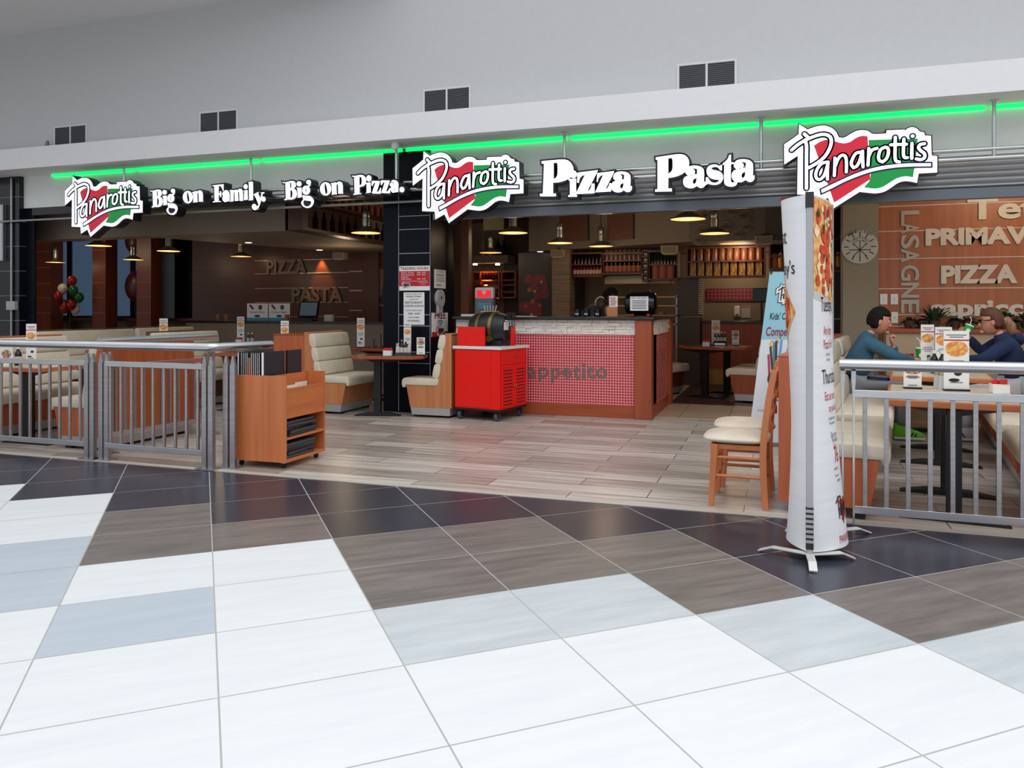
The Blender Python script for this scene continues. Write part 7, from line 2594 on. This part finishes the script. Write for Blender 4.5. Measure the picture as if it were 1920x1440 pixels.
# big display bottles above it
for k, (x, y, h, m_) in enumerate(((905, 470, 0.42, mat('milk_glass', (150, 130, 120), 0.3)), (918, 470, 0.45, mat('milk_glass', (150, 130, 120))), (934, 474, 0.36, GLASS_DK), (945, 474, 0.32, GLASS_DK))):
    p = on_v(x, 478, BV)
    o = tag(small_bottle(h, 0.06, m_).build('display_bottle', [m_], None, smooth=True), '%s display bottle standing above the lit bottle shelf, %s' % ('pale' if k < 2 else 'dark', ('leftmost', 'second', 'third', 'rightmost')[k]), 'bottle', 'display bottles above the lit shelf')
    o.location = (p.x, BV, b2.z)
a3, b3 = on_v(906, 432, 13.2), on_v(944, 404, 13.2)
t = thing('hanging_panel', 'plain olive wall panel high up, left of the first pendant lamp over the bar', 'panel', (a3.x, 13.2, a3.z))
G().box(0, b3.x - a3.x, 0, 0.05, 0, b3.z - a3.z).build('panel', mat('olive_panel', (112, 108, 76), 0.6), t, bevel=0.006)
for s in (0.05, b3.x - a3.x - 0.05):
    G().cyl((s, 0.02, b3.z - a3.z), (s, 0.02, 3.3 - a3.z), 0.008, 8).build('rod', BLACK, t)
# dark high shelf wall left of the bar
a4, b4 = on_v(862, 470, 15.9), on_v(985, 405, 15.9)
struct(G().box(-5.7, -3.9, 16.1, 16.19, 0.0, 3.3).build('wall_bar_back', mat('bar_dark_wall', (64, 44, 38), 0.5)))

# ================================================================ bottle shelf on the side of the left soffit
t = thing('wall_shelf', 'dark hanging bottle shelf on the side of the left soffit, left of the black pillar', 'shelf', (-6.93, 9.86, 2.56))
G().box(0, 0.03, 0, 4.4, 0, 0.74).build('back_board', wood('shelf_dark', (84, 44, 34), (70, 36, 28), 'y'), t)
G().box(0, 0.28, 0, 0.16, 0, 0.74).build('end_board', wood('shelf_dark', (84, 44, 34), (70, 36, 28)), t)
G().box(0, 0.28, 0.16, 4.4, 0, 0.04).build('shelf', wood('shelf_dark', (84, 44, 34), (70, 36, 28)), t)
G().box(0, 0.28, 0.16, 4.4, 0.42, 0.45).build('shelf', wood('shelf_dark', (84, 44, 34), (70, 36, 28)), t)
row_of(lambda: small_bottle(0.32, 0.04, GLASS_DK), 'wine_bottle', [GLASS_DK], 'dark wine bottle on the lower row of the hanging shelf beside the left soffit', 'bottle', 'lower row of the hanging shelf', 16, (-6.78, 10.05, 2.601), (-6.78, 13.9, 2.601))
row_of(lambda: G().lathe([(0.05, 0), (0.055, 0.16), (0.05, 0.2)], 14), 'storage_jar', [mat('rust_jar', (140, 84, 70), 0.3)], 'rust coloured jar on the upper row of the hanging shelf beside the left soffit', 'jar', 'upper row of the hanging shelf', 18, (-6.78, 10.05, 3.011), (-6.78, 14.0, 3.011))

# ================================================================ left service counter
t = thing('service_counter', 'taupe service counter with black top at the back of the left dining room', 'counter', (-10.9, 12.25, 0.006))
G().box(0, 5.1, 0, 0.5, 0, 1.11).build('front', mat('taupe_panel', (132, 116, 102), 0.6), t)
G().box(-0.02, 5.12, -0.03, 0.55, 1.11, 1.15).build('worktop', GRAN, t, bevel=0.005)
CT = 1.158
p = on_v(503, 604, 12.4)
t = thing('leaflet_board', 'white double poster with a blue foot standing on the left service counter', 'poster', (p.x, 12.4, CT), math.radians(10))
for s in (-1, 1):
    c = G().box(s * 0.22 - 0.21, s * 0.22 + 0.21, 0, 0.012, 0, 0.33).build('poster', WHITE, t)
    G().box(s * 0.22 - 0.21, s * 0.22 + 0.21, -0.002, 0, 0, 0.06).build('blue_band', mat('poster_blue', (60, 150, 170), 0.5), c)
    g = G()
    text_g(g, 'Easter Hunt' if s < 0 else 'Colour Hunt', 0.06, (s * 0.22, -0.003, 0.145), offset=0.005)
    g.build('lettering', RED_P, c)
    g = G()
    g.disc((s * 0.22 + 0.06, 0.255), 0.04, -0.003, 16, 0.045)
    g.ribbon([(s * 0.22 - 0.15, 0.30), (s * 0.22 - 0.08, 0.22)], 0.04, -0.003, False)
    g.disc((s * 0.22, 0.09), 0.06, -0.0035, 16, 0.024)
    g.build('drawings', mat('poster_ink', (80, 66, 70), 0.6), c)
p = on_v(578, 612, 12.4)
t = thing('till_terminal', 'dark tilted till terminal with a grey screen on the left service counter', 'till', (p.x, 12.42, CT), math.radians(8))
g = G()
g.M = Matrix.Translation((0, 0, 0.21)) @ Matrix.Rotation(math.radians(-18), 4, 'X')
g.box(-0.19, 0.19, -0.02, 0.03, -0.15, 0.16)
sc_ = g.build('screen_case', BLACK_G, t, bevel=0.008)
g = G()
g.M = Matrix.Translation((0, 0, 0.21)) @ Matrix.Rotation(math.radians(-18), 4, 'X')
g.box(-0.165, 0.165, -0.0225, -0.0205, -0.12, 0.135)
g.build('screen', mat('till_screen', (92, 104, 116), 0.2, emit=(70, 84, 96), es=0.25), sc_)
G().box(-0.12, 0.12, -0.1, 0.12, 0, 0.03).box(-0.06, 0.06, 0.02, 0.07, 0.03, 0.2).build('base', BLACK, t, bevel=0.006)
for x, lab in ((409, 'small orange cup on the left service counter, left of a pair'), (424, 'small orange cup on the left service counter, right of a pair'), (538, 'small orange cup on the left service counter beside the double poster')):
    p = on_v(x, 606, 12.4)
    o = tag(G().lathe([(0.03, 0), (0.045, 0.12), (0.042, 0.12), (0.026, 0.006)], 16).build('paper_cup', mat('dim_orange', (170, 104, 74), 0.6), None, smooth=True), lab, 'cup', 'orange cups on the service counter')
    o.location = (p.x, 12.4, CT)
o = tag(G().box(-0.08, 0.08, -0.04, 0.04, 0, 0.12).build('card_box', mat('pale_box', (196, 190, 184), 0.6), None, bevel=0.005), 'small pale box on the left service counter right of the till', 'box')
o.location = (on_v(617, 612, 12.35).x, 12.35, CT)

# framed dish picture on the dark timber wall beside the pillar
a, b = on_v(680, 575, 14.2), on_v(742, 503, 14.2)
t = thing('wall_picture', 'framed picture of dark mussels on the timber wall, cut by the black pillar', 'picture', (a.x, 14.33, a.z))
G().box(0, b.x - a.x, 0, 0.03, 0, b.z - a.z).build('canvas', mat('picture_taupe', (120, 92, 78), 0.6), t)
g = G()
rg = random.Random(2)
for k in range(10):
    cx_, cz_ = rg.uniform(0.1, (b.x - a.x) - 0.15), rg.uniform(0.1, (b.z - a.z) * 0.65)
    w0 = rg.uniform(0, 3)
    g.flat([ellp(cx_, cz_, rg.uniform(0.10, 0.18), rg.uniform(0.04, 0.08), 14, w0)], -0.001 - 0.0005 * k)
g.build('mussel_shapes', mat('mussel_dark', (34, 20, 26), 0.4), t)

# ================================================================ balloons and modelled reflections by the windows
rbn = random.Random(9)
BALL = {'red': mat('balloon_red', (150, 26, 34), 0.2), 'white': mat('balloon_white', (206, 206, 200), 0.25), 'green': mat('balloon_green', (34, 96, 60), 0.2), 'dark': mat('balloon_dark', (40, 30, 36), 0.2)}
for k, (x, y, c) in enumerate(((118, 542, 'white'), (137, 527, 'red'), (143, 545, 'green'), (132, 550, 'dark'), (116, 556, 'red'), (148, 558, 'green'), (130, 565, 'dark'), (140, 572, 'red'), (120, 572, 'dark'), (139, 580, 'white'), (128, 578, 'red'))):
    p = on_v(x, y, 14.45)
    o = thing('balloon', '%s balloon in the bunch before the dim window, %s' % (c, ('upper left', 'topmost', 'upper right', 'at the centre', 'at the left edge', 'at the right edge', 'below the centre', 'lower right', 'lower left', 'lowest', 'low in the middle')[k]), 'balloon', (p.x, 14.45 + rbn.uniform(-0.12, 0.12), p.z), 0, 'balloons in the bunch')
    G().ell((0, 0, 0), (0.115, 0.115, 0.135), 18, 14, lambda a_, b_, c_: (a_ * (1 - 0.18 * max(0, -c_)), b_ * (1 - 0.18 * max(0, -c_)), c_)).build('skin', BALL[c], o, smooth=True)
    G().lathe([(0.018, -0.165), (0.006, -0.145)], 8).build('knot', BALL[c], o)
p = on_v(131, 590, 14.45)
t = thing('balloon_stand', 'thin dark pole and foot carrying the bunch of balloons', 'stand', (p.x, 14.45, 0.006))
G().cyl((0, 0, 0.02), (0, 0, 1.75), 0.015, 8).build('pole', BLACK, t)
G().cyl((0, 0, 0), (0, 0, 0.03), 0.2, 20).build('foot', BLACK, t)
for x, y, r, z, lab in ((252, 452, 0.42, 0, 'large dark red ball, modelled window reflection, high beside the window column on the left'), (256, 537, 0.52, 0, 'large dark red ball, modelled window reflection, low behind the window column on the left')):
    p = on_v(x, y, 15.3)
    o = thing('ball_reflection', lab, 'reflection', (p.x, 15.3, p.z), 0, 'large dark balls by the windows')
    G().ell((0, 0, 0), (r * 0.6, r * 0.42, r * 0.75), 28, 18).build('ball', mat('reflection_red', (84, 34, 32), 0.35), o, smooth=True)  # solid ball stands in for a round reflection in the window
    if y < 500:
        G().cyl((0, 0, r * 0.7), (0, 0, 3.3 - p.z), 0.008, 8).build('cord', BLACK, o)
    else:
        G().cyl((0, 0, 0.006 - p.z), (0, 0, -r * 0.7), 0.02, 10).build('stand', BLACK, o)
# slim poster left of the window
a, b = on_v(95, 527, 14.9), on_v(104, 494, 14.9)
t = thing('narrow_poster', 'narrow red and yellow poster at the left edge of the dim window', 'poster', (a.x, 14.92, a.z))
G().cyl(((b.x - a.x) / 2, -0.005, b.z - a.z), ((b.x - a.x) / 2, -0.005, 3.3 - a.z), 0.005, 8).build('cord', BLACK, t)
G().box(0, b.x - a.x, -0.01, 0, 0, b.z - a.z).build('sheet', mat('poster_red', (190, 50, 50), 0.5, noise=((12, 12, 12), (210, 180, 120), 0.5, 0.65)), t)
